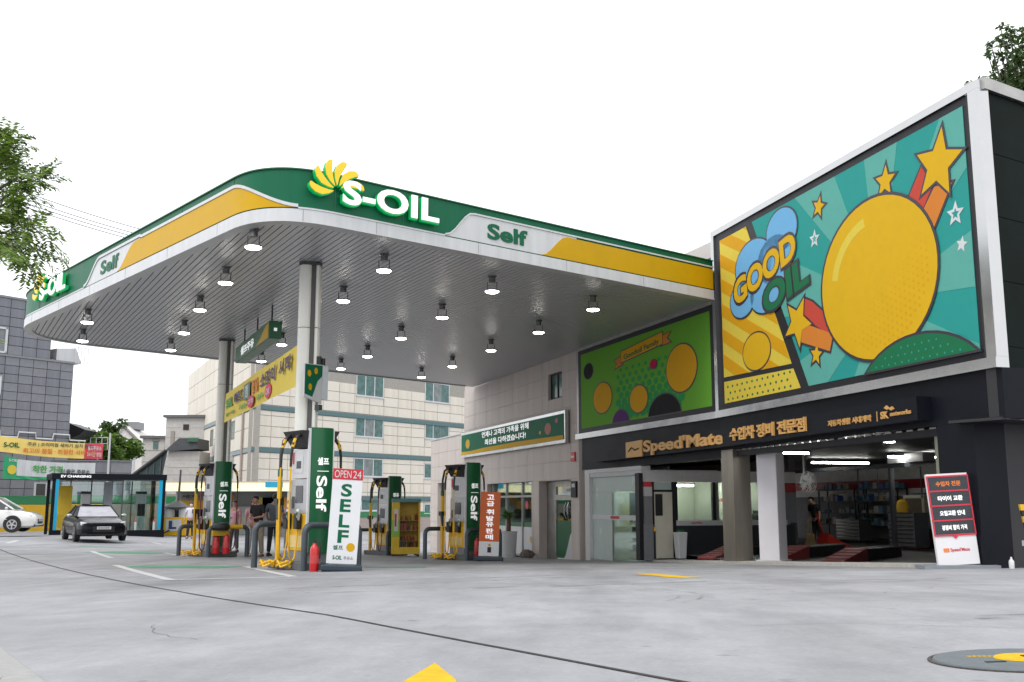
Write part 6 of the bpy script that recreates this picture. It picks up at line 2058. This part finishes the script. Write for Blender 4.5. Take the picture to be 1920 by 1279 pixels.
# ---- yellow car wash hall with lit fascia
Y = 58.0
a, b = at(303, 905, Y), at(545, 905, Y)
cw = thing('car_wash', 'yellow fronted car wash hall with glowing cream fascia beyond the pumps', 'building', (a.x, Y, 0))
L = b.x - a.x
zz = lambda py: at(420, py, Y).z
MB().box(0, L, -.2, .3, zz(921), zz(905)).build('lit_fascia', mat('fascia_glow', (.9, .8, .5), .4, var=.03, emit=.4, ecol=(1.0, .84, .48)), cw)
MB().box(0, L, -.25, .3, zz(905) + .001, zz(903)).build('fascia_cap', OFFWHITE, cw)
MB().box(0, L, 2.6, 2.8, -3, zz(905)).build('back_wall', mat('hall_grey', (.30, .31, .32), .7, var=.1), cw)
MB().box(0, L, .3, 2.6, zz(921) + .02, zz(919)).build('ceiling', GREY, cw)
MB().box(0, L * .36, 2.45, 2.59, zz(955), zz(938)).build('yellow_panel', YEL2, cw)
text('세차 안내', .3, 2.6, zz(934), zz(927), 2.59, GREY_D, cw, bold=.03)
MB().slab(circ(2.95, zz(932), .3, 18, 1.6), 2.5, 2.58).build('orange_print', mat('hall_orange', (.6, .25, .02), .5), cw)
MB().box(0, L * .36, 2.4, 2.59, zz(975), zz(956)).build('dark_panel', NAVY, cw)
MB().box(-.0, L * .37, -.05, .1, -3.0, zz(975)).build('yellow_base', MATS['wall_yellow'], cw)
MB().box(L * .42, L * .70, 2.2, 2.5, -3.0, zz(950)).build('pale_cabinet', mat('cabinet_pale', (.34, .38, .36), .5, var=.15), cw)
for u, c_ in ((.72, (.05, .3, .4)), (.78, (.60, .28, .02)), (.84, (.60, .28, .02)), (.67, (.40, .32, .05))):
    MB().box(L * u, L * u + .8, 2.0, 2.19, zz(955), zz(932)).build('price_board', mat('board_%d' % int(u * 100), c_, .5), cw)
for u in (.02, .36, .42, .98):
    MB().box(L * u, L * u + .12, -.1, .1, -3, zz(921)).build('post', GREY_L, cw)
bs = thing('blue_sign', 'small bright blue sign on top of the car wash fascia', 'sign', (at(500, 912, Y).x, Y - .35, 0))
MB().box(0, at(532, 905, Y).x - at(500, 905, Y).x, .0, .12, zz(914), zz(904)).build('panel', mat('sign_blue', (.01, .32, .52), .4), bs)
# blower pole machine
kd_ = thing('vacuum_station', 'yellow vacuum cleaner station with white drums and dark mast', 'machine', (at(330, 1003, 54).x, 54, gz(-17.5, 52)))
MB().box(-.75, .75, -.3, .4, 0, .95).build('body', YEL2, kd_, bevel=.04)
for x in (-.4, .35):
    MB().lathe([(.0001, .951), (.26, .951), (.26, 1.35), (.2, 1.45), (.0001, 1.45)], (x, 0, 0), 14).build('drum', WHITE, kd_)
MB().lathe([(.0001, 1.3), (.7, 1.46), (.12, 1.8), (.0001, 1.8)], (-.05, .1, 0), 14).build('hood', GREY_D, kd_)
MB().cyl((-.0, .1, 1.8), (.05, .1, 3.4), .07, .05, 8).build('mast', GREY_D, kd_)
MB().box(-.45, .35, -.33, -.301, .25, .85).build('white_plate', WHITE, kd_)
MB().box(-.3, -.12, -.335, -.331, .35, .78).box(-.12, .1, -.335, -.331, .35, .46).build('blue_mark', mat('mark_blue', (.03, .05, .14), .5), kd_)
MB().tube([(-.6, -.35, .9), (-.75, -.45, .5), (-.5, -.5, .15), (-.2, -.45, .3)], .04, 7).build('hose', BLACK, kd_)

# ---- charging shelter
pa = Vector((at(92, 1000, 49.5).x, 49.5)); pb_ = Vector((at(305, 1008, 52).x, 52.0))
rz, L = wall_frame(pa, pb_)
zb = gz(-20, 50) - .02
sh = thing('charging_shelter', 'glass charging shelter with black frame and bright blue edge lights', 'shelter', (pa.x, pa.y, zb), rz)
H_ = 2.95
DP = 3.0
SBL = mat('edge_blue', (.0, .30, .50), .4, var=.03, emit=.04, ecol=(0, .45, .75))
MB().box(-.05, L + .05, -.05, DP, H_ - .28, H_).build('roof_frame', NAVY, sh)
for x, y in ((0, 0), (L - .12, 0), (0, DP - .15), (L - .12, DP - .15)):
    MB().box(x, x + .14, y, y + .14, 0, H_ - .28).build('corner_post', NAVY, sh)
MB().box(.15, .29, -.02, .05, .25, H_ - .28).build('blue_edge', SBL, sh)
MB().box(L - .29, L - .13, -.02, .05, .25, H_ - .28).build('blue_edge', SBL, sh)
MB().box(0, .5, -.06, .3, -.3, .25).build('base_block', NAVY, sh)
MB().box(L - 1.7, L, -.3, .3, -.3, .22).build('base_block', NAVY, sh)
MB().box(2.4, 3.6, DP - 1.2, DP - .6, -.3, .3).build('base_block', NAVY, sh)
for k in range(5):
    x0 = .14 + (L - .28) * k / 5; x1 = .14 + (L - .28) * (k + 1) / 5 - .05
    MB().box(x0, x1, DP - .1, DP - .08, .15, H_ - .29).build('glass_panel', GLASS_S, sh)
    MB().box(x1, x1 + .05, DP - .14, DP - .04, .1, H_ - .28).build('mullion', GREY_D, sh)
MB().box(.14, L - .14, DP - .13, DP - .05, 1.50, 1.56).build('rail', GREY_D, sh)
MB().box(L * .62, L - .3, .02, .04, .25, H_ - .29).build('glass_panel', GLASS_S, sh)
MB().box(L * .62 - .06, L * .62, .0, .06, .1, H_ - .28).build('mullion', GREY_D, sh)
text('EV CHARGING', .35, 1.7, H_ - .20, H_ - .08, -.051, LETTER_W, sh, bold=.03)
MB().box(.5, 1.15, DP - .5, DP - .12, 1.0, 2.4).build('yellow_print', mat('shelter_yellow', (.6, .40, .02), .5), sh)
MB().box(2.7, 3.1, DP - .3, DP - .12, .6, 2.6).build('pale_print', mat('shelter_pale', (.45, .49, .52), .5), sh)
def charger(x, y, label):
    p = pa + Vector((math.cos(rz), math.sin(rz))) * x + Vector((-math.sin(rz), math.cos(rz))) * y
    t = thing('charger', label, 'charger', (p.x, p.y, zb), rz, 'upright car chargers in the shelter')
    MB().box(-.22, .22, 0, .4, 0, 2.0).build('cabinet', GREY_L, t, bevel=.03)
    MB().box(-.18, .18, -.012, -.001, .9, 1.5).build('front', BLACK, t)
    MB().box(-.12, .12, -.018, -.013, 1.1, 1.42).build('screen', SCREEN, t)
    MB().box(-.24, .24, -.02, .42, 2.0, 2.12).build('cap', BLACK, t)
    MB().tube([(.1, -.05, .9), (.14, -.12, .5), (.05, -.1, .2), (-.1, -.06, .5), (-.08, -.03, .85)], .025, 6).build('cable', mat('cable_mint', (.10, .42, .30), .5), t)
charger(1.75, 1.9, 'charger standing behind the black saloon')
charger(4.25, .9, 'charger at the right inside the shelter between two bollards')
for k, (x, lab) in enumerate(((3.85, 'left'), (4.72, 'right'))):
    p = pa + Vector((math.cos(rz), math.sin(rz))) * x + Vector((-math.sin(rz), math.cos(rz))) * -.2
    t = thing('bollard', lab + ' pale bollard with orange red top before the charger', 'bollard', (p.x, p.y, zb), 0, 'bollards before the charger')
    MB().cyl((0, 0, -.1), (0, 0, .62), .055, seg=10).build('post', GREY_L, t)
    MB().cyl((0, 0, .621), (0, 0, .70), .058, seg=10).build('cap', mat('bollard_red', (.5, .08, .04), .5), t)

# ================================================================== CARS
def loft(secs, m, name, parent, closed_ends=True, smooth=True):
    vs, fs = [], []
    n = len(secs[0])
    for s in secs: vs += s
    for i in range(len(secs) - 1):
        for k in range(n):
            k2 = (k + 1) % n
            fs.append((i * n + k, i * n + k2, (i + 1) * n + k2, (i + 1) * n + k))
    if closed_ends:
        fs.append(tuple(range(n))); fs.append(tuple((len(secs) - 1) * n + k for k in range(n - 1, -1, -1)))
    return MB().add(vs, fs).build(name, m, parent, smooth=smooth)
def sec(y, w, zb, zt, tum=.90):
    """body cross-section with a shoulder"""
    h = zt - zb
    half = [(w * .86, zb), (w * .97, zb + h * .12), (w, zb + h * .45), (w * .985, zb + h * .70), (w * tum, zb + h * .90), (w * tum * .80, zt)]
    pts = [(x, y, z) for x, z in half] + [(-x, y, z) for x, z in half[::-1]]
    return pts
def car(t, paint, L=4.7, W=.92, hood=.93, roof=1.44, cowl=-.85, roof0=-.15, roof1=.95, tail=1.85, belt=.98, dark=True):
    f = -L / 2
    S = [sec(f, W * .66, .30, .60), sec(f + .06, W * .84, .22, .70), sec(f + .3, W * .97, .18, hood - .13), sec(f + .9, W, .17, hood - .03), sec(cowl, W, .17, hood + .04),
         sec(0, W, .17, belt + .03), sec(tail, W, .18, belt + .05), sec(L / 2 - .2, W * .95, .2, belt), sec(L / 2, W * .8, .32, belt - .15)]
    loft(S, paint, 'body', t)
    wb, wr = W * .84, W * .64
    zb = belt - .02
    def gsec(y, w, z): return [(w, y, z), (-w, y, z)]
    # roof panel
    def ring(y, w, z0): return [(-w, y, z0), (-w * .6, y, z0 + .035), (0, y, z0 + .05), (w * .6, y, z0 + .035), (w, y, z0), (w, y, z0 - .04), (-w, y, z0 - .04)]
    loft([ring(roof0 - .02, wr, roof - .05), ring((roof0 + roof1) / 2, wr, roof - .05), ring(roof1 + .02, wr, roof - .06)], paint, 'roof', t)
    gl = mat('car_glass', (.03, .035, .04), .05, var=0, spec=.8)
    ws_m = mat('windscreen', (.33, .33, .37), .12, var=.2, scale=3, spec=.8)
    MB().face([(-wb, cowl, zb), (wb, cowl, zb), (wr, roof0, roof - .06), (-wr, roof0, roof - .06)]).build('windscreen', ws_m if dark else gl, t)
    MB().face([(-wb, tail, zb), (wb, tail, zb), (wr, roof1, roof - .06), (-wr, roof1, roof - .06)]).build('rear_window', gl, t)
    for s in (-1, 1):
        MB().face([(s * wb, cowl, zb), (s * wb, tail, zb), (s * wr, roof1, roof - .06), (s * wr, roof0, roof - .06)]).build('side_window', gl, t)
        MB().tube([(s * wb, cowl, zb), (s * wr, roof0, roof - .05)], .035, 6).build('pillar', paint, t)
        MB().tube([(s * wb, tail, zb), (s * wr, roof1, roof - .05)], .04, 6).build('pillar', paint, t)
        MB().tube([(s * (wb + .012), .35, zb), (s * (wr + .012), .38, roof - .05)], .03, 6).build('pillar', BLACK, t)
        mi = MB().ball((s * (W + .08), cowl + .22, belt + .02), .11, 10, 6, (1.0, .55, .62)).build('mirror', paint if dark is False else mat('mirror_shell', (.45, .45, .47), .25, metal=.5), t, smooth=True)
        MB().hexa([(s * W * .50, f + .04, .60), (s * W * .86, f + .16, .60), (s * W * .88, f + .30, .62), (s * W * .50, f + .20, .62)],
                  [(s * W * .50, f + .05, .69), (s * W * .86, f + .18, .72), (s * W * .88, f + .34, .74), (s * W * .50, f + .24, .72)]).build('headlight', mat('headlamp', (.62, .64, .68), .12, var=.1, metal=.4), t)
        for y in (f + .92, L / 2 - .95):
            w_ = MB().cyl((s * (W - .20), y, .32), (s * (W + .005), y, .32), .325, seg=22).build('wheel', TYRE, t)
            MB().cyl((s * (W + .006), y, .32), (s * (W + .018), y, .32), .215, seg=18).build('rim', mat('alloy', (.42, .42, .43), .3, metal=.8), w_)
            m_ = MB()
            for k in range(5):
                a = k * 1.2566 + .3
                P3 = [(y + rr_ * math.cos(a + da), .32 + rr_ * math.sin(a + da)) for rr_, da in ((.07, -.3), (.19, -.42), (.19, .42), (.07, .3))]
                xo, xi = s * (W + .0205), s * (W + .0185)
                m_.hexa([(xi, b_, c_) for b_, c_ in P3], [(xo, b_, c_) for b_, c_ in P3])
            m_.build('rim_opening', BLACK, w_)
            MB().cyl((s * (W - .17), y, .34), (s * (W - .001), y, .34), .375, seg=22).build('wheel_arch', BLACK, t)
    MB().box(-W * .42, W * .42, f - .012, f + .08, .34, .56).build('grille', BLACK, t, bevel=.02)
    MB().box(-W * .80, W * .80, f + .02, f + .12, .22, .32).build('lower_intake', BLACK, t)
    MB().box(-.26, .26, f - .03, f - .013, .45, .56).build('number_plate', WHITE, t)
    for k in range(6):
        MB().box(-.20 + k * .07, -.165 + k * .07, f - .033, f - .0305, .48, .53).build('plate_digit', BLACK, t)
    for s in (-1, 1):
        MB().box(s * .35 - .32, s * .35 + .32, cowl - .10, cowl - .04, hood + .03, hood + .05).build('wiper', BLACK, t)
bc = thing('black_saloon', 'black saloon car parked facing the camera before the charging shelter', 'car')
BPAINT = mat('black_paint', (.004, .0045, .007), .22, var=.03, spec=.26)
car(bc, BPAINT, L=4.8, W=.95, hood=.88, roof=1.40, belt=.95, roof0=-.05, roof1=.8, tail=1.75)
bc.location = (at(155, 1012, 41.5).x, 42.5, at(155, 1013, 41.5).z); bc.rotation_euler.z = R(31)
wv = thing('white_minivan', 'white car cut by the left frame edge beside the yellow wall', 'car')
WPAINT = mat('white_car_paint', (.68, .68, .66), .2, var=.03, coat=.8)
car(wv, WPAINT, L=4.6, W=.9, hood=.95, roof=1.52, cowl=-1.35, roof0=-.55, roof1=1.7, tail=2.1, belt=1.0, dark=False)
wv.location = (at(-34, 997, 46).x, 46.2, at(30, 997, 46).z); wv.rotation_euler.z = R(100)

# ================================================================== PEOPLE
def skin_mesh(nodes, edges, radii, m, name, parent, sub=1, root=0):
    me = bpy.data.meshes.new(name)
    me.from_pydata([tuple(n) for n in nodes], edges, [])
    o = bpy.data.objects.new(name, me)
    COL.objects.link(o)
    sk = o.modifiers.new('skin', 'SKIN')
    if not me.skin_vertices:
        return None
    for i, r in enumerate(radii):
        rr = r if isinstance(r, tuple) else (r, r)
        me.skin_vertices[0].data[i].radius = rr
    me.skin_vertices[0].data[root].use_root = True
    sk.use_smooth_shade = True
    ss_ = o.modifiers.new('sub', 'SUBSURF'); ss_.levels = sub; ss_.render_levels = sub
    dg = bpy.context.evaluated_depsgraph_get()
    nm = bpy.data.meshes.new_from_object(o.evaluated_get(dg))
    bpy.data.objects.remove(o)
    nm.name = name
    nm.materials.clear(); nm.materials.append(m)
    nm.polygons.foreach_set('use_smooth', [True] * len(nm.polygons))
    ob = bpy.data.objects.new(name, nm)
    COL.objects.link(ob)
    ob.parent = parent
    return ob
def person(label, loc, rz, h=1.72, shirt=(.6, .6, .63), pants=(.02, .025, .04), arms=None, mask=False, lean=0.0, headtilt=0.0, feet=((.11, .05), (-.11, -.04)), shoe=(.02, .02, .02), sleeve=True, key='a'):
    t = thing('person', label, 'person', loc, rz)
    k = h / 1.72
    arms = arms or (((.22, .02, 1.18), (.24, -.03, .93)), ((-.22, .02, 1.18), (-.24, -.03, .93)))
    V, E, RA = [], [], []
    def add(p, r, par=None):
        V.append(Vector((p[0] * k, p[1] * k, p[2] * k))); RA.append((r[0] * k, r[1] * k) if isinstance(r, tuple) else r * k)
        if par is not None: E.append((par, len(V) - 1))
        return len(V) - 1
    ly = lambda z: -lean * max(0, z - .92)
    pelvis = add((0, ly(.92), .94), (.135, .10))
    waist = add((0, ly(1.08), 1.08), (.13, .095), pelvis)
    chest = add((0, ly(1.28), 1.28), (.155, .11), waist)
    upper = add((0, ly(1.42), 1.42), (.11, .085), chest)
    neck = add((0, ly(1.50) - .01, 1.50), .052, upper)
    hy = ly(1.6) - .02 - headtilt * .08
    chin = add((0, hy - .012, 1.565 - headtilt * .03), (.062, .068), neck)
    head = add((0, hy, 1.635 - headtilt * .04), (.078, .092), chin)
    crown = add((0, hy + .006, 1.70 - headtilt * .03), (.052, .062), head)
    for s, ((fx_, fy_)) in zip((1, -1), feet):
        hip = add((s * .085, 0, .88), .088, pelvis)
        knee = add((s * .095, (fy_ * .5) - .01, .48), .058, hip)
        ank = add((fx_, fy_, .09), .040, knee)
        toe = add((fx_ + .01 * s, fy_ - .16, .035), .035, ank)
    hands = []
    for s, (el, wr) in zip((1, -1), arms):
        sh_ = add((s * .185, ly(1.40), 1.40), .056, upper)
        e_ = add((el[0], el[1] + ly(el[2]), el[2]), .040, sh_)
        w_ = add((wr[0], wr[1] + ly(max(wr[2], .92)), wr[2]), .028, e_)
        d = (V[w_] - V[e_]).normalized()
        palm = add(tuple((V[w_] + d * .07 * k) / k), (.034, .02), w_)
        hands.append((V[w_].copy(), V[palm].copy(), d, s))
        side = d.cross(Vector((0, 1, 0)))
        if side.length < .2: side = d.cross(Vector((0, 0, 1)))
        side.normalize()
        for q in range(4):
            ln = (.075, .085, .08, .06)[q]
            f1 = add(tuple((V[palm] + side * (.026 - .017 * q) * k + d * .03 * k) / k), .010, palm)
            add(tuple((V[f1] + d * ln * k * .6 + Vector((0, -.02, 0)) * k) / k), .008, f1)
        th1 = add(tuple((V[w_] + d * .03 * k - side * .0 + Vector((0, -.035, 0)) * k) / k), .011, w_)
        add(tuple((V[th1] + d * .045 * k + Vector((0, -.015, 0)) * k) / k), .009, th1)
    skin_mesh(V, E, RA, SKIN, 'body', t)
    # shirt
    SV, SE, SR = [], [], []
    def sadd(p, r, par=None):
        SV.append(p); SR.append(r)
        if par is not None: SE.append((par, len(SV) - 1))
        return len(SV) - 1
    sm_ = mat('shirt_' + key, shirt, .8, var=.1, scale=14)
    a = sadd(V[pelvis] + Vector((0, 0, -.03 * k)), (.160 * k, .125 * k))
    b = sadd(V[waist], (.155 * k, .118 * k), a)
    c = sadd(V[chest], (.178 * k, .130 * k), b)
    d_ = sadd(V[upper] + Vector((0, 0, -.01)), (.125 * k, .10 * k), c)
    sadd(V[neck] + Vector((0, 0, -.035 * k)), (.068 * k, .068 * k), d_)
    for s, (el, wr) in zip((1, -1), arms):
        s0 = Vector((s * .185 * k, ly(1.40) * k, 1.40 * k)); e0 = Vector((el[0] * k, (el[1] + ly(el[2])) * k, el[2] * k))
        q = sadd(s0, (.074 * k, .074 * k), d_)
        sadd(s0 + (e0 - s0) * .80, (.062 * k, .062 * k), q)
    skin_mesh(SV, SE, SR, sm_, 'shirt', t)
    PV, PE, PR = [], [], []
    pm_ = mat('trousers_' + key, pants, .85, var=.12, scale=10)
    PV.append(V[pelvis] + Vector((0, 0, .02 * k))); PR.append((.150 * k, .118 * k))
    for s, (fx_, fy_) in zip((1, -1), feet):
        i0 = len(PV)
        PV += [Vector((s * .088 * k, 0, .84 * k)), Vector((s * .097 * k, (fy_ * .5 - .01) * k, .48 * k)), Vector((fx_ * k, fy_ * k, .10 * k))]
        PR += [(.102 * k, .102 * k), (.078 * k, .078 * k), (.066 * k, .066 * k)]
        PE += [(0, i0), (i0, i0 + 1), (i0 + 1, i0 + 2)]
    skin_mesh(PV, PE, PR, pm_, 'trousers', t)
    for s, (fx_, fy_) in zip((1, -1), feet):
        MB().hexa([((fx_ - .05) * k, (fy_ - .20) * k, 0), ((fx_ + .05) * k, (fy_ - .20) * k, 0), ((fx_ + .045) * k, (fy_ + .07) * k, 0), ((fx_ - .045) * k, (fy_ + .07) * k, 0)],
                  [((fx_ - .04) * k, (fy_ - .18) * k, .05 * k), ((fx_ + .04) * k, (fy_ - .18) * k, .05 * k), ((fx_ + .04) * k, (fy_ + .06) * k, .10 * k), ((fx_ - .04) * k, (fy_ + .06) * k, .10 * k)]).build('shoe', mat('shoe_' + key, shoe, .6), t, bevel=.012)
    # hair cap, face
    hv = V[head]
    hb = MB().ball((hv.x, hv.y + .018 * k, hv.z + .035 * k), .105 * k, 14, 9, (.90, 1.0, .82))
    hb.v = [(p[0], p[1] if p[2] > hv.z + .03 * k else max(p[1], hv.y - .005 * k), p[2]) for p in hb.v]
    hb.build('hair', HAIR, t, smooth=True)
    fy0 = hv.y - .088 * k
    for s in (-1, 1):
        MB().ball((hv.x + s * .031 * k, fy0 + .006, hv.z + .008 * k), .010 * k, 8, 5).build('eye', BLACK, t)
        MB().ball((hv.x + s * .080 * k, hv.y, hv.z - .005 * k), .024 * k, 8, 5, (.4, .7, 1.2)).build('ear', SKIN, t, smooth=True)
    MB().hexa([(hv.x - .014 * k, fy0 - .016 * k, hv.z - .03 * k), (hv.x + .014 * k, fy0 - .016 * k, hv.z - .03 * k), (hv.x + .012 * k, fy0 + .02, hv.z - .03 * k), (hv.x - .012 * k, fy0 + .02, hv.z - .03 * k)],
              [(hv.x - .006 * k, fy0 - .002, hv.z + .01 * k), (hv.x + .006 * k, fy0 - .002, hv.z + .01 * k), (hv.x + .006 * k, fy0 + .02, hv.z + .01 * k), (hv.x - .006 * k, fy0 + .02, hv.z + .01 * k)]).build('nose', SKIN, t)
    if mask:
        MB().ball((hv.x, hv.y - .045 * k, hv.z - .045 * k), .062 * k, 12, 8, (1.05, .85, .85)).build('face_mask', mat('mask_white', (.72, .74, .78), .8, var=.04), t, smooth=True)
    else:
        MB().box(hv.x - .02 * k, hv.x + .02 * k, fy0 - .001, fy0 + .01, hv.z - .062 * k, hv.z - .054 * k).build('mouth', mat('lip', (.3, .10, .08), .6), t)
    return t
p1_ = at(356, 1010, 50.0)
person('person in white shirt, navy trousers and white face mask walking near the car wash', (p1_.x, 50.0, p1_.z), R(8), 1.72, (.62, .62, .68), (.014, .018, .032), mask=True, key='a',
       arms=(((.25, .03, 1.16), (.28, .0, .92)), ((-.25, .03, 1.16), (-.28, .0, .92))), feet=((.10, .10), (-.12, -.10)))
p2_ = at(479, 1046, 29.4)
person('person in black shirt and beige trousers looking down at papers by the pump', (p2_.x, 29.6, p2_.z), R(-28), 1.74, (.014, .014, .016), (.30, .25, .19), key='b', headtilt=.9, lean=.12,
       arms=(((.23, -.02, 1.14), (.10, -.22, 1.10)), ((-.23, -.02, 1.14), (-.06, -.24, 1.10))), shoe=(.16, .08, .05))
p3_ = at(505, 1044, 29.8)
person('person in grey shirt and dark trousers seen from behind beside the front pump', (p3_.x, 30.2, p3_.z), R(172), 1.76, (.105, .12, .15), (.022, .025, .03), key='c', lean=.06, headtilt=.5,
       arms=(((.25, -.04, 1.16), (.24, -.20, 1.0)), ((-.25, -.02, 1.15), (-.20, -.22, 1.02))))
p4_ = at(472, 1040, 33.0)
person('person in pale pink shirt and white trousers half hidden behind the black shirt', (p4_.x, 33.0, p4_.z), R(20), 1.70, (.66, .32, .36), (.55, .54, .52), key='d')
p5_ = at(437, 1036, 34.0)
person('person in pale pink shirt glimpsed just right of the red hosed pump', (p5_.x, 34.0, p5_.z), R(-15), 1.66, (.66, .34, .38), (.10, .10, .12), key='e')
p6_ = at(541, 1036, 34.5)
person('person in pale pink shirt glimpsed left of the front pump', (p6_.x, 34.5, p6_.z), R(10), 1.70, (.64, .34, .38), (.30, .30, .32), key='f')
pw = at(1533, 1032, 35.5)
wk = person('mechanic in black overalls stooping with a bag inside the garage bay', (pw.x, 35.5, -1.36), R(-60), 1.66, (.012, .012, .014), (.012, .013, .018), key='g', lean=.22, headtilt=.8,
       arms=(((.24, -.02, 1.14), (.25, -.10, .92)), ((-.24, -.02, 1.14), (-.27, -.10, .90))))
bg_ = thing('carry_bag', 'tan cloth bag hanging from the mechanic hand', 'bag', (pw.x - .35, 35.1, -1.35), R(-20))
MB().hexa([(-.2, -.1, 0), (.2, -.1, 0), (.2, .1, 0), (-.2, .1, 0)], [(-.14, -.07, .42), (.14, -.07, .42), (.14, .07, .42), (-.14, .07, .42)]).build('bag_body', mat('bag_tan', (.26, .18, .09), .8, var=.1), bg_, bevel=.05)
MB().tube([(-.08, 0, .42), (-.04, 0, .72), (.04, 0, .72), (.08, 0, .42)], .014, 6).build('strap', mat('strap_yellow', (.4, .32, .05), .7), bg_)

# ================================================================== TREES AND WIRES
def branch_tree(t, limbs, bark, r0):
    for path, ra in limbs:
        MB().tube(path, ra, 8).build('limb', bark, t, smooth=True)
# street tree at left: trunk outside the frame, drooping compound leaves
lt = thing('street_tree', 'street tree reaching in from the left with drooping feathery leaves', 'tree', (-8.6, 13.2, gz(-8.6, 13.2)))
base = lt.location.copy()
loc = lambda px, py, Y: at(px, py, Y) - base
MB().tube([(0, 0, -.2), (.05, 0, 1.5), (-.05, .05, 3.2), (.0, .1, 4.6), (-.1, .2, 6.0)], [.22, .19, .16, .12, .06], 10).build('trunk', BARK, lt, smooth=True)
tips = []
rnd = random.Random(21)
MAIN = [((-10, 330), 12.6, (30, 262), 12.2), ((-10, 360), 12.6, (70, 322), 12.0), ((-10, 385), 12.6, (84, 330), 12.5), ((-20, 400), 12.4, (50, 372), 12.0), ((-20, 420), 12.6, (98, 428), 11.9),
        ((-20, 430), 12.5, (100, 476), 12.2), ((-20, 440), 12.5, (62, 508), 12.0), ((-20, 440), 12.6, (30, 470), 11.6), ((-30, 350), 12.6, (25, 300), 12.9), ((-30, 420), 12.6, (40, 405), 12.4), ((-20, 300), 12.8, (15, 250), 12.5)]
lm = MB()
leafs_v, leafs_f = [], []
def leaflet(p, d, s, ln, wd):
    o = len(leafs_v)
    m_ = p + d * ln * .5
    leafs_v.extend([p, m_ + s * wd, p + d * ln, m_ - s * wd])
    leafs_f.append((o, o + 1, o + 2, o + 3))
def frond(p, d, ln):
    """compound leaf: a stalk with paired leaflets, drooping"""
    d = d.normalized()
    n = max(5, int(ln / .035))
    pts = []
    q = p.copy(); dd = d.copy()
    for i in range(n):
        q = q + dd * (ln / n)
        dd = (dd + Vector((0, 0, -.10))).normalized()
        pts.append((q.copy(), dd.copy()))
    for q, dd in pts:
        s = dd.cross(Vector((0, 0, 1)))
        if s.length < .1: s = Vector((1, 0, 0))
        s.normalize()
        for sg in (-1, 1):
            ld = (s * sg + dd * .45 + Vector((rnd.uniform(-.2, .2), rnd.uniform(-.2, .2), rnd.uniform(-.35, .05)))).normalized()
            leaflet(q, ld, dd, rnd.uniform(.07, .115), rnd.uniform(.014, .022))
for (a_, Ya, b_, Yb) in MAIN:
    A_ = loc(a_[0], a_[1], Ya); B_ = loc(b_[0], b_[1], Yb)
    start = Vector((0, .1, min(A_.z + 1.0, 4.2)))
    path = [start, A_ * .6 + start * .4, A_, A_ * .5 + B_ * .5 + Vector((0, 0, .05)), B_]
    MB().tube(path, [.07, .04, .022, .012, .005], 6).build('branch', BARK, lt, smooth=True)
    for i in range(46):
        u = rnd.random() ** .75
        p = A_ * (1 - u) + B_ * u + Vector((rnd.gauss(0, .05), rnd.gauss(0, .16), rnd.gauss(0, .055)))
        d = (B_ - A_).normalized() * .8 + Vector((rnd.gauss(0, .6), rnd.gauss(0, .6), rnd.gauss(-.1, .45)))
        frond(p, d, rnd.uniform(.12, .26))
for i in range(320):
    p = Vector((rnd.gauss(-.5, .9), rnd.gauss(0, .9), rnd.gauss(4.6, .75)))
    frond(p, Vector((rnd.gauss(0, 1), rnd.gauss(0, 1), rnd.gauss(-.2, .4))), rnd.uniform(.14, .26))
cr = MB().add([tuple(v) for v in leafs_v], leafs_f).build('crown', LEAF1, lt, recalc=False)
tag(cr, kind='stuff')
# tree behind the black wall
rtree = thing('broadleaf_tree', 'dark broadleaf tree rising behind the black tiled wall at top right', 'tree', (13.2, 25.0, -1.5))
base = rtree.location.copy()
MB().tube([(0, 0, 0), (.1, 0, 4), (0, 0, 7.5), (.1, 0, 10.5)], [.35, .3, .22, .08], 10).build('trunk', BARK, rtree, smooth=True)
blobs = []
for (px, py, r) in ((1885, 80, .22), (1862, 96, .20), (1893, 58, .18), (1908, 68, .2), (1906, 110, .24), (1872, 74, .14), (1880, 108, .2), (1858, 84, .12), (1852, 100, .1), (1888, 132, .2), (1868, 118, .16), (1890, 150, .5), (1870, 160, .35), (1845, 158, .15), (1826, 160, .13), (1815, 158, .08), (1912, 170, .6), (1930, 90, .6), (1960, 120, .9), (1950, 200, 1.0), (2000, 60, .9), (1862, 140, .14), (1900, 165, .45), (1876, 50, .1), (1852, 150, .16), (1840, 152, .12)):
    p = at(px, py, 25.0 + random.uniform(-.5, .5)) - base
    blobs.append((tuple(p), r))
    MB().tube([(.05, 0, 8.0), tuple(Vector((.05, 0, 8.5)) * .4 + p * .6), tuple(p)], [.06, .03, .01], 6).build('branch', BARK, rtree)
c_ = leaf_cloud(blobs, 4600, .085, LEAF2, seed=5).build('crown', LEAF2, rtree, recalc=False)
tag(c_, kind='stuff')
# overhead wires
for k, (ya, yb) in enumerate(((346, 424), (360, 434), (368, 440), (376, 446))):
    a, b = at(-60, ya - 26, 60), at(330, yb + 24, 72)
    t = thing('power_line', ['topmost', 'second', 'third', 'lowest'][k] + ' of four dark cables crossing the sky at left', 'cable', a, 0, 'overhead cables at left')
    pts = []
    for i in range(13):
        u = i / 12
        p = a + (b - a) * u - a
        pts.append((p.x, p.y, p.z - .25 * math.sin(math.pi * u)))
    MB().tube(pts, .028, 5).build('cable', GREY_D, t)
